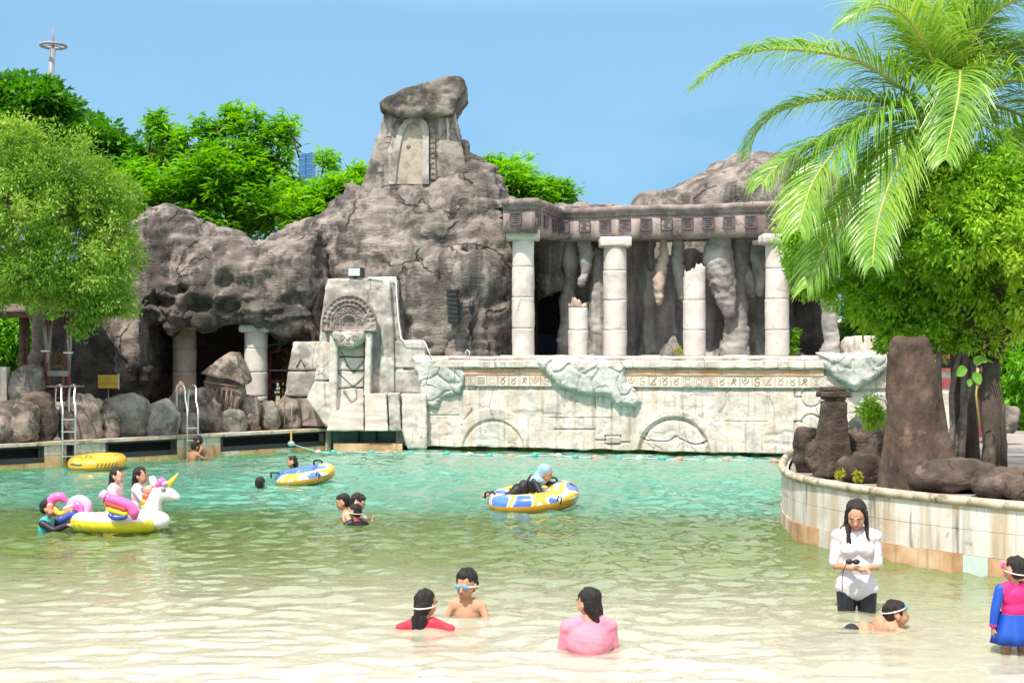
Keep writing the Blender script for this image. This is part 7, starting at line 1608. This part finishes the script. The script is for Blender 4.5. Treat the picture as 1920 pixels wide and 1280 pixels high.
# 8, 9
person('swimmer with spiky black hair, only head above the green water', W(488, 918), -.2, H=1.4, headk=1.12, pitch=0, legs='sit', hair='short', voxel=.014, z0=-.48)
person('girl with wet brown hair behind the smaller blue and yellow ring', W(549, 884), 1.9, H=1.3, headk=1.2, pitch=-.1, legs='sit', hair='long', top='c_black', sleeve=.6, voxel=.014, z0=-.36)
person('pale child lying in the smaller blue ring with one arm hanging out', W(560, 902), -math.pi/2, H=1.15, lean=-1.25, pitch=.4, arms={-1: ((-.10, -.10, .12), (-.05, -.10, .12), (0, -1, .6), (0, 0, 1)), 1: ((.18, -.05, -.02), (.10, -.05, -.20), (.1, 0, -1), (0, -1, 0))}, legs={-1: ((0, .3, .08), (0, .2, -.2), (0, .1, 0)), 1: ((0, .3, .08), (0, .2, -.2), (0, .1, 0))}, hair='short', voxel=.014, z0=.17, skinm='skin_l', top='c_palepink', face=False) if 0 else None
# 10 rider on the large ring
def rider():
    c = W(955, 952); c.z = 0
    def ex(root, up, hp, k, hk, A):
        me = remesh(prims_mesh([('e', hp(0, -.045, .135), (.096*hk, .105*hk, .10*hk)), ('c', hp(0, -.06, .06), .088*hk, hp(0, -.05, -.05), .10*hk), ('e', hp(0, -.06, -.05), (.16*hk, .14*hk, .08*hk))]), .013, 4); V, N = get_np(me); set_np(me, V+N*(.012*fbm(V*np.array([14, 14, 4]), 2, 3))[:,None]); obj('hijab', me, M['c_denim'], root, world=False)
    person('rider in pale blue hijab and black trousers lying on the large ring', W(968, 952), -math.pi/2-.35, H=1.42, headk=1.12, lean=1.12, yaw=-.1, pitch=-.55, arms={-1: ((-.05, .2, -.06), (.0, .25, .03), (0, 1, .1), (0, 0, -1)), 1: ((.07, .12, -.16), (-.03, .2, -.10), (0, 1, -.4), (0, 0, -1))},
        legs={-1: ((-.05, -.28, -.01), (-.02, -.27, -.05), (0, -.10, -.03)), 1: ((.14, -.10, -.05), (.03, -.22, -.08), (0, -.09, -.02))}, hair=None, top='c_black', sleeve=1.6, bottom='c_black', fat=.85, voxel=.012, z0=.24, extra=ex, skinm='skin')
rider()
# 11 unicorn riders
person('girl in pale pink swim shirt sitting at the back of the unicorn float', W(222, 992)+Vector((0, -.20, 0)), -math.pi/2-.15, H=1.16, headk=1.22, lean=.10, yaw=-.1, pitch=-.1, arms={-1: None, 1: ((.03, .10, -.2), (-.03, .18, -.02), (0, 1, 0), (0, 0, -1))}, legs={-1: ((-.20, .16, -.06), (0, 0, -.30), (0, .08, 0)), 1: ((.46, .02, .0), (.05, .02, -.36), (0, .10, 0))}, hair='long', top='c_palepink', sleeve=.8, voxel=.012, z0=.25, skinm='skin_l', group='children riding the unicorn float')
person('girl in white shirt with long black hair holding the unicorn neck', W(256, 993), -math.pi/2-.1, H=1.2, headk=1.22, lean=.12, yaw=-.1, pitch=-.05, arms={-1: ((-.04, .16, -.14), (.02, .22, -.03), (0, 1, -.1), (0, 0, -1)), 1: ((.05, .17, -.16), (.0, .25, -.05), (0, 1, -.1), (0, 0, -1))}, legs={-1: ((-.26, .2, -.06), (0, 0, -.25), (0, .1, 0)), 1: ((.27, .22, -.08), (.0, .12, -.10), (0, .12, 0))}, hair='long', top='c_white', sleeve=.9, bottom='c_magenta', voxel=.012, z0=.22, skinm='skin', group='children riding the unicorn float')
# 12 boy pushing
person('boy in teal and black swim shirt pushing the unicorn float from behind', W(82, 996), -math.pi/2, H=1.3, headk=1.18, lean=.12, pitch=-.05, arms={-1: ((-.02, .2, -.08), (0, .2, .06), (0, 1, .2), (0, 0, -1)), 1: ((.04, .19, -.10), (0, .2, .08), (0, 1, .2), (0, 0, -1))}, legs='sit', hair='short', top='c_teal', topm2='c_navy', voxel=.012, z0=-.25, skinm='skin')
# 13 two boys by the wall
person('bare backed boy at the pool wall, left one of the pair', W(360, 864), -.6, H=1.25, headk=1.2, pitch=-.25, lean=.15, legs='sit', hair='short', voxel=.014, z0=-.22, skinm='skin_d', arms={-1: None, 1: ((.12, .1, -.1), (0, .2, .0), (0, 1, 0), (0, 0, -1))}, group='two boys by the pool wall')
person('bare chested boy reaching down beside the ladder, right one of the pair', W(388, 862), math.pi/2+.3, H=1.35, headk=1.15, lean=.38, pitch=-.3, legs='sit', hair='short', voxel=.014, z0=-.12, skinm='skin_d', arms={-1: ((-.05, .14, -.2), (0, .1, -.18), (0, .4, -1), (0, 0, -1)), 1: ((.05, .16, -.16), (0, .16, -.12), (0, 1, -.6), (0, 0, -1))}, group='two boys by the pool wall')
